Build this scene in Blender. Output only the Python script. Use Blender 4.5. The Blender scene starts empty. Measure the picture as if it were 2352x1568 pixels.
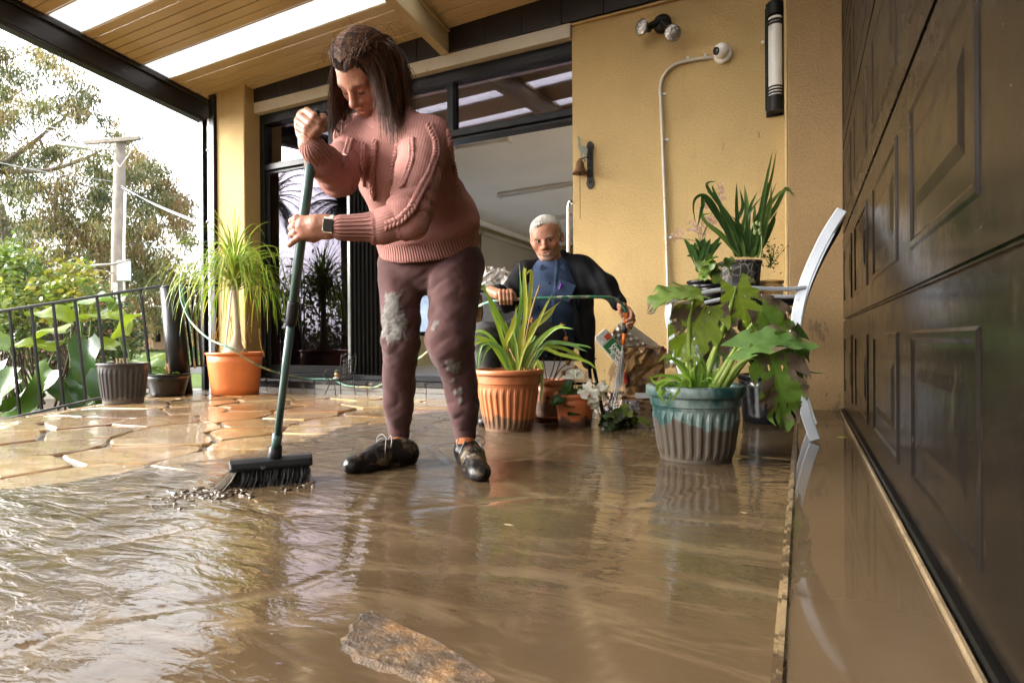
import bpy, bmesh, math, random
import numpy as np
from mathutils import Vector, Matrix
random.seed(7); rng = np.random.default_rng(7)
scene = bpy.context.scene
COL = scene.collection
# ---------------------------------------------------------------- camera
FPX, CX, CY = 1370.0, 1176.0, 784.0          # focal length and centre, in units of a 2352 px wide frame
CAM_H, YAW, PITCH, ROLL = 0.48, math.radians(25.96), math.radians(-0.14), math.radians(0.39)
CAM = Vector((0, 0, CAM_H))
_f0 = Vector((-math.sin(YAW), math.cos(YAW), 0)); _r0 = Vector((math.cos(YAW), math.sin(YAW), 0)); _u0 = Vector((0, 0, 1))
FW = (_f0*math.cos(PITCH) + _u0*math.sin(PITCH)).normalized()
_up = (_u0*math.cos(PITCH) - _f0*math.sin(PITCH)).normalized()
RT = _r0*math.cos(ROLL) - _up*math.sin(ROLL)
UP = _r0*math.sin(ROLL) + _up*math.cos(ROLL)
cam_data = bpy.data.cameras.new('camera'); cam = bpy.data.objects.new('camera', cam_data); COL.objects.link(cam)
cam.matrix_world = Matrix(((RT.x, UP.x, -FW.x, CAM.x), (RT.y, UP.y, -FW.y, CAM.y), (RT.z, UP.z, -FW.z, CAM.z), (0, 0, 0, 1)))
cam_data.sensor_width = 36.0; cam_data.lens = 36.0*FPX/2352.0
cam_data.clip_start = 0.02; cam_data.clip_end = 2000
cam_data.dof.use_dof = True; cam_data.dof.focus_distance = 2.3; cam_data.dof.aperture_fstop = 10.0
scene.camera = cam
# ---------------------------------------------------------------- light
SUN_EL, SUN_AZ = math.radians(27), math.radians(240)     # high overcast sun, from the open garden side
world = bpy.data.worlds.new('World'); scene.world = world; world.use_nodes = True
wn = world.node_tree; wn.nodes.clear()
sky = wn.nodes.new('ShaderNodeTexSky'); sky.sky_type = 'NISHITA'; sky.sun_disc = False
sky.sun_elevation = SUN_EL; sky.sun_rotation = SUN_AZ; sky.dust_density = 4.0; sky.air_density = 1.0
hs = wn.nodes.new('ShaderNodeHueSaturation'); hs.inputs['Saturation'].default_value = 0.16
bg = wn.nodes.new('ShaderNodeBackground'); bg.inputs['Strength'].default_value = 0.15
wo = wn.nodes.new('ShaderNodeOutputWorld')
wn.links.new(sky.outputs[0], hs.inputs['Color']); wn.links.new(hs.outputs[0], bg.inputs['Color']); wn.links.new(bg.outputs[0], wo.inputs['Surface'])
sun_data = bpy.data.lights.new('sun', 'SUN'); sun_data.energy = 1.0; sun_data.angle = math.radians(40); sun_data.color = (1.0, 0.95, 0.88)
sun = bpy.data.objects.new('sun', sun_data); COL.objects.link(sun)
_sd = Vector((math.sin(SUN_AZ)*math.cos(SUN_EL), math.cos(SUN_AZ)*math.cos(SUN_EL), math.sin(SUN_EL)))
sun.rotation_euler = _sd.to_track_quat('Z', 'Y').to_euler(); sun.location = _sd*30
scene.view_settings.view_transform = 'Standard'; scene.view_settings.look = 'None'
scene.view_settings.exposure = 2.75; scene.view_settings.gamma = 1.0; scene.view_settings.use_curve_mapping = False
scene.render.engine = 'CYCLES'
try:
    cy = scene.cycles; cy.use_denoising = True; cy.denoiser = 'OPENIMAGEDENOISE'; cy.max_bounces = 12; cy.diffuse_bounces = 6
    cy.glossy_bounces = 5; cy.transmission_bounces = 8; cy.transparent_max_bounces = 24; cy.sample_clamp_indirect = 8.0
    cy.caustics_reflective = False; cy.caustics_refractive = False; cy.use_adaptive_sampling = True; cy.adaptive_threshold = 0.02
except Exception: pass

# ---------------------------------------------------------------- pixel helpers (display px of the 2352 wide frame)
def ray(x, y): return FW + RT*((x-CX)/FPX) + UP*((CY-y)/FPX)
def P(x, y, d): return CAM + ray(x, y)*d
def PX(x, y, X): r = ray(x, y); return CAM + r*((X-CAM.x)/r.x)
def PY(x, y, Y): r = ray(x, y); return CAM + r*((Y-CAM.y)/r.y)
def PZ(x, y, Z): r = ray(x, y); return CAM + r*((Z-CAM.z)/r.z)
def V(*a): return Vector(a)
# ---------------------------------------------------------------- object helpers
def tag(o, label=None, cat=None, group=None, kind=None):
    if label: o['label'] = label
    if cat: o['category'] = cat
    if group: o['group'] = group
    if kind: o['kind'] = kind
    return o
def empty(name, loc=(0, 0, 0), label=None, cat=None, group=None):
    o = bpy.data.objects.new(name, None); o.location = loc; o.empty_display_size = 0.05; COL.objects.link(o)
    return tag(o, label, cat, group)
def wmat(o):
    return o.matrix_basis.copy() if o.parent is None else wmat(o.parent) @ o.matrix_parent_inverse @ o.matrix_basis
def link(name, me, mat=None, parent=None, smooth=False):
    if mat is not None and not me.materials:
        for m in (mat if isinstance(mat, (list, tuple)) else [mat]): me.materials.append(m)
    if smooth: me.polygons.foreach_set('use_smooth', np.ones(len(me.polygons), dtype=bool))
    o = bpy.data.objects.new(name, me); COL.objects.link(o)
    if parent is not None:
        o.parent = parent
        o.matrix_parent_inverse = wmat(parent).inverted()
    return o
def mesh(name, verts, faces, mat=None, parent=None, smooth=False, cols=None, mats=None):
    me = bpy.data.meshes.new(name)
    if isinstance(verts, np.ndarray): verts = verts.tolist()
    if isinstance(faces, np.ndarray): faces = faces.tolist()
    me.from_pydata([tuple(v) for v in verts], [], faces); me.update()
    if cols is not None: set_col(me, cols)
    if mats is not None: me.polygons.foreach_set('material_index', np.asarray(mats, dtype=np.int32))
    return link(name, me, mat, parent, smooth)
def set_col(me, cols, name='Col'):
    c = np.ones((len(me.vertices), 4), dtype=np.float32); c[:, :3] = np.asarray(cols, dtype=np.float32)[:, :3]
    a = me.attributes.new(name, 'FLOAT_COLOR', 'POINT'); a.data.foreach_set('color', c.ravel())
def set_f(me, name, vals):
    a = me.attributes.new(name, 'FLOAT', 'POINT'); a.data.foreach_set('value', np.asarray(vals, dtype=np.float32))
class MB:
    """collects shapes for ONE mesh"""
    def __init__(s): s.v = []; s.f = []; s.c = []; s.m = []; s.col = (1, 1, 1); s.mi = 0
    def add(s, vs, fs):
        n = len(s.v); s.v += [tuple(v) for v in vs]; s.f += [tuple(i+n for i in f) for f in fs]
        s.c += [s.col]*len(vs); s.m += [s.mi]*len(fs); return s
    def box(s, a, b):
        x0, y0, z0 = a; x1, y1, z1 = b
        return s.add([(x0,y0,z0),(x1,y0,z0),(x1,y1,z0),(x0,y1,z0),(x0,y0,z1),(x1,y0,z1),(x1,y1,z1),(x0,y1,z1)],
              [(0,3,2,1),(4,5,6,7),(0,1,5,4),(1,2,6,5),(2,3,7,6),(3,0,4,7)])
    def obox(s, c, ax, ay, az):
        c = Vector(c); vs = []
        for k in (-1, 1):
            for i, j in ((-1,-1),(1,-1),(1,1),(-1,1)): vs.append(c + Vector(ax)*i + Vector(ay)*j + Vector(az)*k)
        return s.add(vs, [(0,3,2,1),(4,5,6,7),(0,1,5,4),(1,2,6,5),(2,3,7,6),(3,0,4,7)])
    def tube(s, pts, r, n=8, cap=True, flat=None):
        pts = [Vector(p) for p in pts]; m = len(pts)
        rs = r if isinstance(r, (list, tuple, np.ndarray)) else [r]*m
        vs = []; prev = None
        for i, p in enumerate(pts):
            t = (pts[min(i+1, m-1)] - pts[max(i-1, 0)])
            if t.length < 1e-9: t = Vector((0, 0, 1))
            t.normalize()
            if prev is None:
                up = Vector((0, 0, 1)) if abs(t.z) < .9 else Vector((1, 0, 0)); nx = t.cross(up).normalized()
            else:
                nx = prev - t*prev.dot(t)
                nx = nx.normalized() if nx.length > 1e-6 else t.orthogonal().normalized()
            prev = nx; ny = t.cross(nx)
            for k in range(n):
                a = 2*math.pi*k/n; vs.append(p + (nx*math.cos(a) + ny*math.sin(a)*(flat or 1.0))*rs[i])
        fs = []
        for i in range(m-1):
            for k in range(n): fs.append((i*n+k, i*n+(k+1) % n, (i+1)*n+(k+1) % n, (i+1)*n+k))
        if cap: fs.append(tuple(range(n))[::-1]); fs.append(tuple(range((m-1)*n, m*n)))
        return s.add(vs, fs)
    def lathe(s, c, prof, n=32, ax=None, wob=0, rib=None):
        """prof: list of (r,z[,ribdepth])"""
        c = Vector(c); az = Vector(ax).normalized() if ax is not None else Vector((0, 0, 1))
        axx = az.orthogonal().normalized() if ax is not None else Vector((1, 0, 0)); ay = az.cross(axx)
        vs = []
        for q in prof:
            r, z = q[0], q[1]; rd = q[2] if len(q) > 2 else 0
            for k in range(n):
                a = 2*math.pi*k/n; rr = r
                if rd: rr = r + (rd if (k % 4) < 2 else 0)
                vs.append(c + axx*(rr*math.cos(a)) + ay*(rr*math.sin(a)) + az*z)
        m = len(prof); fs = []
        for i in range(m-1):
            for k in range(n): fs.append((i*n+k, i*n+(k+1) % n, (i+1)*n+(k+1) % n, (i+1)*n+k))
        if prof[0][0] > 1e-5: fs.append(tuple(range(n))[::-1])
        if prof[-1][0] > 1e-5: fs.append(tuple(range((m-1)*n, m*n)))
        return s.add(vs, fs)
    def sphere(s, c, r, n=10, m=7, ax=None):
        c = Vector(c); r = Vector(r) if not isinstance(r, (int, float)) else Vector((r, r, r)); vs = []; fs = []
        for i in range(m+1):
            th = math.pi*i/m
            for k in range(n):
                a = 2*math.pi*k/n; vs.append(c + Vector((r.x*math.sin(th)*math.cos(a), r.y*math.sin(th)*math.sin(a), r.z*math.cos(th))))
        for i in range(m):
            for k in range(n): fs.append((i*n+k, (i+1)*n+k, (i+1)*n+(k+1) % n, i*n+(k+1) % n))
        return s.add(vs, fs)
    def quad(s, a, b, c, d): return s.add([a, b, c, d], [(0, 1, 2, 3)])
    def ribbon(s, pts, w, nrm=None, fold=0.0, twist=0.0):
        """leaf blade: centre line pts, width list/func, V fold"""
        pts = [Vector(p) for p in pts]; m = len(pts); vs = []
        for i, p in enumerate(pts):
            t = (pts[min(i+1, m-1)] - pts[max(i-1, 0)]).normalized()
            n = Vector(nrm) if nrm is not None else Vector((0, 0, 1))
            sd = t.cross(n)
            if sd.length < 1e-4: sd = t.orthogonal()
            sd.normalize()
            if twist: sd = Matrix.Rotation(twist*i/(m-1), 3, t) @ sd
            nn = sd.cross(t); u = i/(m-1); ww = w(u) if callable(w) else w[i]
            vs += [p - sd*ww + nn*(ww*fold), p, p + sd*ww + nn*(ww*fold)]
        fs = []
        for i in range(m-1):
            a = i*3; fs += [(a, a+1, a+4, a+3), (a+1, a+2, a+5, a+4)]
        return s.add(vs, fs)
    def build(s, name, mat, parent=None, smooth=False, bevel=0, seg=1):
        me = bpy.data.meshes.new(name); me.from_pydata(s.v, [], s.f)
        me.update()
        if any(s.m): me.polygons.foreach_set('material_index', np.asarray(s.m, dtype=np.int32))
        if any(c != (1, 1, 1) for c in s.c): set_col(me, s.c)
        if bevel:
            bm = bmesh.new(); bm.from_mesh(me)
            bmesh.ops.recalc_face_normals(bm, faces=bm.faces)
            bmesh.ops.bevel(bm, geom=list(bm.edges), offset=bevel, segments=seg, affect='EDGES', clamp_overlap=True)
            bm.to_mesh(me); bm.free()
        return link(name, me, mat, parent, smooth)
def box(name, a, b, mat, parent=None, bevel=0.0): return MB().box([min(p, q) for p, q in zip(a, b)], [max(p, q) for p, q in zip(a, b)]).build(name, mat, parent, bevel=bevel)
def smooth_path(pts, n=8):
    """Catmull-Rom"""
    pts = [Vector(p) for p in pts]; out = []
    q = [pts[0]*2-pts[1]] + pts + [pts[-1]*2-pts[-2]]
    for i in range(1, len(q)-2):
        a, b, c, d = q[i-1], q[i], q[i+1], q[i+2]
        for k in range(n):
            t = k/n; out.append(0.5*((2*b) + (c-a)*t + (2*a-5*b+4*c-d)*t*t + (3*b-a-3*c+d)*t**3))
    out.append(pts[-1]); return out
def copy_tree(o, parent=None, dz=None):
    c = o.copy(); COL.objects.link(c)
    if parent is not None: c.parent = parent; c.matrix_parent_inverse = o.matrix_parent_inverse.copy()
    for ch in list(o.children): copy_tree(ch, c)
    return c

# ---------------------------------------------------------------- materials
class NT:
    def __init__(s, name):
        s.m = bpy.data.materials.new(name); s.m.use_nodes = True; s.t = s.m.node_tree; s.t.nodes.clear()
        s.out = s.n('ShaderNodeOutputMaterial'); s._co = None
    def n(s, typ, **kw):
        nd = s.t.nodes.new(typ)
        for k, v in kw.items(): setattr(nd, k, v)
        return nd
    def l(s, a, b): s.t.links.new(a, b)
    def set(s, inp, v):
        if hasattr(v, 'is_output') or isinstance(v, bpy.types.NodeSocket): s.l(v, inp)
        elif isinstance(v, (tuple, list)) and len(v) == 3 and inp.type == 'RGBA': inp.default_value = (*v, 1)
        elif inp.type == 'RGBA' and isinstance(v, (int, float)): inp.default_value = (v, v, v, 1)
        else: inp.default_value = v
    def co(s):
        if s._co is None: s._co = s.n('ShaderNodeTexCoord').outputs['Object']
        return s._co
    def gpos(s): return s.n('ShaderNodeNewGeometry').outputs['Position']
    def map(s, vec, scale=(1,1,1), rot=(0,0,0), loc=(0,0,0)):
        m = s.n('ShaderNodeMapping'); s.l(vec, m.inputs['Vector']); m.inputs['Scale'].default_value = scale; m.inputs['Rotation'].default_value = rot; m.inputs['Location'].default_value = loc
        return m.outputs[0]
    def noise(s, scale=5, detail=4, rough=.55, vec=None, dist=0):
        t = s.n('ShaderNodeTexNoise'); s.l(vec if vec is not None else s.co(), t.inputs['Vector'])
        t.inputs['Scale'].default_value = scale; t.inputs['Detail'].default_value = detail; t.inputs['Roughness'].default_value = rough; t.inputs['Distortion'].default_value = dist
        return t.outputs['Fac']
    def vor(s, scale=5, feature='F1', vec=None, rnd=1.0):
        t = s.n('ShaderNodeTexVoronoi', feature=feature); s.l(vec if vec is not None else s.co(), t.inputs['Vector']); t.inputs['Scale'].default_value = scale; t.inputs['Randomness'].default_value = rnd
        return t.outputs['Distance']
    def ramp(s, fac, stops, interp='LINEAR'):
        r = s.n('ShaderNodeValToRGB'); s.l(fac, r.inputs[0]); e = r.color_ramp.elements; r.color_ramp.interpolation = interp
        while len(e) < len(stops): e.new(0.5)
        for i, (p, c) in enumerate(stops):
            e[i].position = p; e[i].color = (*c, 1) if isinstance(c, (tuple, list)) else (c, c, c, 1)
        return r.outputs[0]
    def mix(s, fac, a, b, mode='MIX'):
        m = s.n('ShaderNodeMix', data_type='RGBA', blend_type=mode); s.set(m.inputs[0], fac); s.set(m.inputs[6], a); s.set(m.inputs[7], b); return m.outputs[2]
    def math(s, op, a, b=0.0, c=None, clamp=False):
        m = s.n('ShaderNodeMath', operation=op, use_clamp=clamp); s.set(m.inputs[0], a); s.set(m.inputs[1], b)
        if c is not None: s.set(m.inputs[2], c)
        return m.outputs[0]
    def attr(s, name, out='Color'): return s.n('ShaderNodeAttribute', attribute_name=name).outputs[out]
    def bump(s, h, strength=.3, dist=.01, normal=None):
        b = s.n('ShaderNodeBump'); s.set(b.inputs['Strength'], strength); b.inputs['Distance'].default_value = dist; s.l(h, b.inputs['Height'])
        if normal is not None: s.l(normal, b.inputs['Normal'])
        return b.outputs[0]
    def bsdf(s, color, rough=.5, normal=None, spec=.5, metal=0.0, coat=0.0, trans=0.0, ior=1.45, sheen=0.0, sss=0.0):
        b = s.n('ShaderNodeBsdfPrincipled'); s.set(b.inputs['Base Color'], color); s.set(b.inputs['Roughness'], rough); s.set(b.inputs['Metallic'], metal)
        s.set(b.inputs['Specular IOR Level'], spec); s.set(b.inputs['Coat Weight'], coat); b.inputs['Coat Roughness'].default_value = .08
        s.set(b.inputs['Transmission Weight'], trans); b.inputs['IOR'].default_value = ior
        if sheen: b.inputs['Sheen Weight'].default_value = sheen; b.inputs['Sheen Roughness'].default_value = .4
        if sss: b.inputs['Subsurface Weight'].default_value = sss; b.inputs['Subsurface Radius'].default_value = (.012, .005, .003)
        if normal is not None: s.l(normal, b.inputs['Normal'])
        return b.outputs[0]
    def done(s, sh): s.l(sh, s.out.inputs['Surface']); return s.m
def shade(c, f): return tuple(max(0, min(1, x*f)) for x in c)
def simple(name, col, rough=.5, var=.18, vs=6, bump=.15, bs=60, spec=.5, metal=0.0, coat=0.0, dirt=None, ds=4, dthr=.58, bd=.004):
    """colour with noise variation, fine relief and optional dirt blotches"""
    if max(col) < .06 and metal == 0: col = shade(col, .45); spec = min(spec, .3)
    if dirt is not None: dirt = shade(dirt, .7)
    t = NT(name); n1 = t.noise(vs, 5, .6)
    c = t.ramp(n1, [(.28, shade(col, 1-var)), (.72, shade(col, 1+var))])
    r = rough
    if dirt is not None:
        d = t.ramp(t.noise(ds, 8, .68), [(dthr-.04, 0.0), (dthr+.05, 1.0)]); c = t.mix(d, c, dirt)
    nm = t.bump(t.noise(bs, 4, .6), bump, bd) if bump else None
    return t.done(t.bsdf(c, r, nm, spec, metal, coat))
def vcol(name, rough=.5, var=.12, vs=25, bump=.1, bs=80, spec=.4, transl=0.0, mud=None, muds=6, mthr=.6, coat=0.0, bd=.003):
    """colour from the vertex attribute Col with noise variation; optional light through thin leaves"""
    t = NT(name); c = t.attr('Col'); n1 = t.noise(vs, 4, .6)
    c = t.mix(1.0, c, t.ramp(n1, [(.25, 1-var), (.75, 1.0)]), 'MULTIPLY')
    if mud is not None: c = t.mix(t.ramp(t.noise(muds, 7, .65), [(mthr-.03, 0.0), (mthr+.03, 1.0)]), c, mud)
    nm = t.bump(t.noise(bs, 3, .6), bump, bd) if bump else None
    sh = t.bsdf(c, rough, nm, spec, 0, coat)
    if transl:
        tr = t.n('ShaderNodeBsdfTranslucent'); t.l(t.mix(1.0, c, (1.05, 1.08, .6), 'MULTIPLY'), tr.inputs['Color'])
        mx = t.n('ShaderNodeMixShader'); mx.inputs[0].default_value = transl; t.l(sh, mx.inputs[1]); t.l(tr.outputs[0], mx.inputs[2]); sh = mx.outputs[0]
    return t.done(sh)
# ================================================================ STRUCTURE
YW, YD, YP, YSTEP = 4.20, 4.28, 4.06, 4.05      # wall face, door plane, pier face, step face
XG, XA, ZA = 0.205, -0.035, 0.045               # garage door plane, edge and height of its apron
XL = -4.83                                      # left end of the door opening
XR = PY(1315, 300, YW).x                        # right end of the door opening
def ceil_z(x, y): return 2.94 + .107*(4.1-y) + .03*(x+5.45)
# --- materials
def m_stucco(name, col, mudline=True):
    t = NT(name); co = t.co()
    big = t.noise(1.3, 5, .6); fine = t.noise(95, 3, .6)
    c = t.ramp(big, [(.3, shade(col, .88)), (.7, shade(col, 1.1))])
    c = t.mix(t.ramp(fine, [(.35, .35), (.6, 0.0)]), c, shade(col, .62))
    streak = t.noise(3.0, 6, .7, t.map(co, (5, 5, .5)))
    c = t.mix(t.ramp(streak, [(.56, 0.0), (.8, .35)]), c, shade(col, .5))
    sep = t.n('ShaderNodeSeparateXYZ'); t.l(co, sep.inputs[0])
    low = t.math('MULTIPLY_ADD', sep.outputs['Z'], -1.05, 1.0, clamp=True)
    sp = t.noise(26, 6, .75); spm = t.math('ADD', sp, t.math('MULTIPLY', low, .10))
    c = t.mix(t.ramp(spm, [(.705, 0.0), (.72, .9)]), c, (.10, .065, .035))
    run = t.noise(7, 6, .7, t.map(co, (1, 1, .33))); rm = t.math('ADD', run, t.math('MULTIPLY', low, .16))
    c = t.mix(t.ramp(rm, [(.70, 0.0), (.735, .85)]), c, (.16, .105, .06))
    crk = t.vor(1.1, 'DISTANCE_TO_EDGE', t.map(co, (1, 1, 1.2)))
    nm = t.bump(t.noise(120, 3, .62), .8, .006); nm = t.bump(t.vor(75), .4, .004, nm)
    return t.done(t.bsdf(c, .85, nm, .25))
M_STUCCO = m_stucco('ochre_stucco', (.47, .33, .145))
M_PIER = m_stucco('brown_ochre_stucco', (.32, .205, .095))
M_EDGE = simple('ochre_corner_bead', (.46, .33, .155), .7, .1, 5, .3, 90, .3)
M_BLACK = simple('black_aluminium', (.018, .018, .02), .32, .3, 8, .06, 60, .5, dirt=(.12, .10, .08), ds=14, dthr=.70)
M_DARKSTEEL = simple('dark_brown_steel', (.028, .022, .02), .38, .25, 5, .05, 50, .5, dirt=(.16, .13, .10), ds=10, dthr=.68)
M_CREAMSTEEL = simple('cream_painted_steel', (.44, .35, .20), .42, .08, 4, .06, 70, .45, dirt=(.12, .09, .05), ds=16, dthr=.69)
M_WHITETRIM = simple('off_white_trim', (.48, .44, .36), .55, .1, 5, .08, 40, .4, dirt=(.28, .22, .15), ds=12, dthr=.66)
def m_plank():
    t = NT('tan_roof_plank'); n = t.noise(1.2, 3, .5)
    c = t.ramp(n, [(.3, (.46, .345, .19)), (.7, (.53, .40, .23))])
    c = t.mix(t.ramp(t.noise(1.1, 2, .4, t.map(t.co(), (1, .5, 1), loc=(3, 1, 0))), [(.585, 0.0), (.595, .5)]), c, (.54, .42, .28))
    c = t.mix(t.ramp(t.noise(60, 6, .8), [(.73, 0.0), (.75, .8)]), c, (.10, .07, .04))
    return t.done(t.bsdf(c, .34, t.bump(t.noise(14, 2), .04, .004), .5))
M_PLANK = m_plank()
def m_skylight():
    t = NT('translucent_roof_sheet'); d = t.noise(5, 6, .7, t.map(t.co(), (1, 6, 1)))
    c = t.ramp(d, [(.35, (.93, .93, .93)), (.62, (.93, .93, .92)), (.74, (.55, .45, .33))])
    tr = t.n('ShaderNodeBsdfTranslucent'); t.l(c, tr.inputs[0]); df = t.n('ShaderNodeBsdfDiffuse'); t.l(c, df.inputs[0])
    mx = t.n('ShaderNodeMixShader'); mx.inputs[0].default_value = .78; t.l(df.outputs[0], mx.inputs[1]); t.l(tr.outputs[0], mx.inputs[2])
    return t.done(mx.outputs[0])
M_SKYL = m_skylight()
M_CAP = simple('galvanised_roof_flashing', (.25, .2, .13), .6, .1)
def m_glass(name, tint, refl=(.86, .82, 1.0), boost=.06, dirt=.12):
    t = NT(name); lw = t.n('ShaderNodeLayerWeight'); lw.inputs[0].default_value = .5
    f = t.math('MULTIPLY_ADD', t.math('POWER', lw.outputs['Facing'], 4.0), 1.0-boost, boost+.03, clamp=True)
    tp = t.n('ShaderNodeBsdfTransparent'); tp.inputs[0].default_value = (*tint, 1)
    gl = t.n('ShaderNodeBsdfGlossy'); gl.inputs['Color'].default_value = (*refl, 1); gl.inputs['Roughness'].default_value = .0
    t.l(t.bump(t.noise(2.2, 2, .4), .012, .02), gl.inputs['Normal'])
    mx = t.n('ShaderNodeMixShader'); t.l(f, mx.inputs[0]); t.l(tp.outputs[0], mx.inputs[1]); t.l(gl.outputs[0], mx.inputs[2])
    df = t.n('ShaderNodeBsdfDiffuse'); df.inputs[0].default_value = (.45, .42, .42, 1)
    sep = t.n('ShaderNodeSeparateXYZ'); t.l(t.co(), sep.inputs[0])
    low = t.math('MULTIPLY_ADD', sep.outputs['Z'], -.9, 1.0, clamp=True)
    dm = t.math('MULTIPLY', t.ramp(t.noise(70, 5, .8), [(.60, 0.0), (.72, 1.0)]), t.math('MULTIPLY_ADD', low, dirt*2.2, dirt*.25))
    m2 = t.n('ShaderNodeMixShader'); t.l(dm, m2.inputs[0]); t.l(mx.outputs[0], m2.inputs[1]); t.l(df.outputs[0], m2.inputs[2])
    return t.done(m2.outputs[0])
M_GLASS = m_glass('tinted_door_glass', (.11, .09, .12), refl=(.74, .69, .86), boost=.015)
M_GLASS_TOP = m_glass('transom_glass', (.20, .17, .18), boost=.18, dirt=.02)
t = NT('frosted_window_film'); tl_ = t.n('ShaderNodeBsdfTranslucent'); tl_.inputs[0].default_value = (.36, .40, .46, 1); tp_ = t.n('ShaderNodeBsdfTransparent'); tp_.inputs[0].default_value = (.30, .34, .40, 1)
mx_ = t.n('ShaderNodeMixShader'); t.l(t.ramp(t.noise(4, 5, .6), [(.3, .25), (.7, .75)]), mx_.inputs[0]); t.l(tl_.outputs[0], mx_.inputs[1]); t.l(tp_.outputs[0], mx_.inputs[2]); M_CLEAR = t.done(mx_.outputs[0])
# ---------------------------------------------------------------- house walls
w = box('house_wall', (XR, YW, -.3), (XG+1.2, YW+.16, 3.35), M_STUCCO); tag(w, 'bright ochre rendered house wall beside the open sliding door', 'wall')
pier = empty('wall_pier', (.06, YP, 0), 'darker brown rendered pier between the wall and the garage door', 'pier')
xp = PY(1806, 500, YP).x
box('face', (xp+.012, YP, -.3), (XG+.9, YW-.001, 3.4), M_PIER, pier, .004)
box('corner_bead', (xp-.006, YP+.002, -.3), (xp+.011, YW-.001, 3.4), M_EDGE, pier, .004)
c0 = box('porch_column', (-5.22, YSTEP, -.3), (XL, YD+.3, 3.0), M_STUCCO, bevel=.008); tag(c0, 'ochre rendered column at the garden end of the sliding door', 'column')
# ---------------------------------------------------------------- fascia above the door: dark tiles and a pale strip
ZF0 = 2.825
fas = empty('door_fascia', (-3, YW, ZF0), 'band of dark brown tiles above the door and wall', 'fascia')
M_FTILE = simple('dark_fascia_tile', (.040, .030, .026), .40, .22, 5, .05, 40, .4, dirt=(.17, .145, .12), ds=9, dthr=.70)
box('backing', (XL-.03, YW-.012, ZF0), (XG+1.2, YW-.0015, 3.35), M_BLACK, fas)
x = XL-.02; k = 0
while x < XG+.8:
    w_ = .325; b = MB().box((x+.002, YW-.034, ZF0+.004), (x+w_-.002, YW-.0125, 3.30)).build('tile', M_FTILE, fas, bevel=.002); x += w_
st = box('trim_strip', (XL-.02, YW-.03, ZF0-.105), (XR-.004, YW+.07, ZF0-.001), M_WHITETRIM, None, .004); tag(st, 'off-white lintel strip above the sliding door head', 'lintel')
lip = box('wall_top_lip', (XR-.002, YW-.022, ZF0-.02), (XG+.9, YW-.0015, ZF0-.002), M_STUCCO, None, .004); tag(lip, 'thin ochre render lip under the dark tiles on the wall', 'ledge')
# ---------------------------------------------------------------- sliding door
sd = empty('sliding_door', (-3.2, YD, .13), 'tall black framed sliding door with transom panes, slid open', 'door')
ZS, ZT0, ZT1, ZH = .13, 2.13, 2.215, 2.72
def fr(name, x0, x1, z0, z1, y0=YD-.045, y1=YD+.045, mt=M_BLACK, bv=.004): return box(name, (x0, y0, z0), (x1, y1, z1), mt, sd, bv)
fr('door_head', XL+.001, XR-.001, 2.62, ZH-.002, YD-.05, YD+.06)
fr('transom_rail', XL+.062, XR-.001, ZT0+.03, ZT1, YD-.06, YD+.05)
fr('head_track', XL+.062, XR-.001, ZT0, ZT0+.028, YD-.03, YD+.07)
fr('jamb', XL+.001, XL+.06, ZS, 2.618, YD-.05, YD+.06)
fr('bottom_track', XL+.062, XR-.001, ZS+.002, ZS+.045, YD-.055, YD+.07)
xm1, xm2 = PY(1040, 240, YD).x, PY(806, 300, YD).x
for xm in (xm1, PY(766, 260, YD).x): fr('transom_mullion', xm-.03, xm+.03, ZT1+.001, 2.619)
gx = [XL+.062, PY(766, 260, YD).x, xm1, XR-.002]
for a, b_ in zip(gx[:-1], gx[1:]):
    box('transom_pane', (a+.028 if a != gx[0] else a, YD+.004, ZT1+.001), (b_-.028 if b_ != gx[-1] else b_, YD+.010, 2.619), M_GLASS_TOP, sd)
pl0, pl1 = XL+.062, xm2
fr('panel_stile', pl0, pl0+.05, ZS+.046, ZT0-.002, YD-.03, YD+.005)
fr('panel_stile', pl1-.03, pl1+.005, ZS+.046, ZT0-.002, YD-.03, YD+.005, simple('grey_aluminium_stile', (.16, .17, .16), .35, .1, metal=.4))
zb = PY(660, 378, YD).z
fr('panel_bottom_rail', pl0+.052, pl1-.032, ZS+.046, ZS+.12, YD-.03, YD+.005)
fr('panel_mid_rail', pl0+.052, pl1-.032, zb-.03, zb+.03, YD-.032, YD+.004, simple('weathered_aluminium_rail', (.11, .11, .105), .35, .2, metal=.5))
box('glass_pane', (pl0+.051, YD-.016, ZS+.121), (pl1-.031, YD-.010, zb-.031), M_GLASS, sd)
box('glass_pane', (pl0+.051, YD-.016, zb+.031), (pl1-.031, YD-.010, ZT0-.003), M_GLASS, sd)
# a second glass leaf slid behind the first, its stile shows through
xs2 = PY(735, 600, YD+.03).x
fr('inner_leaf_stile', xs2-.03, xs2+.03, ZS+.046, ZT0-.002, YD+.012, YD+.045)
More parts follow.
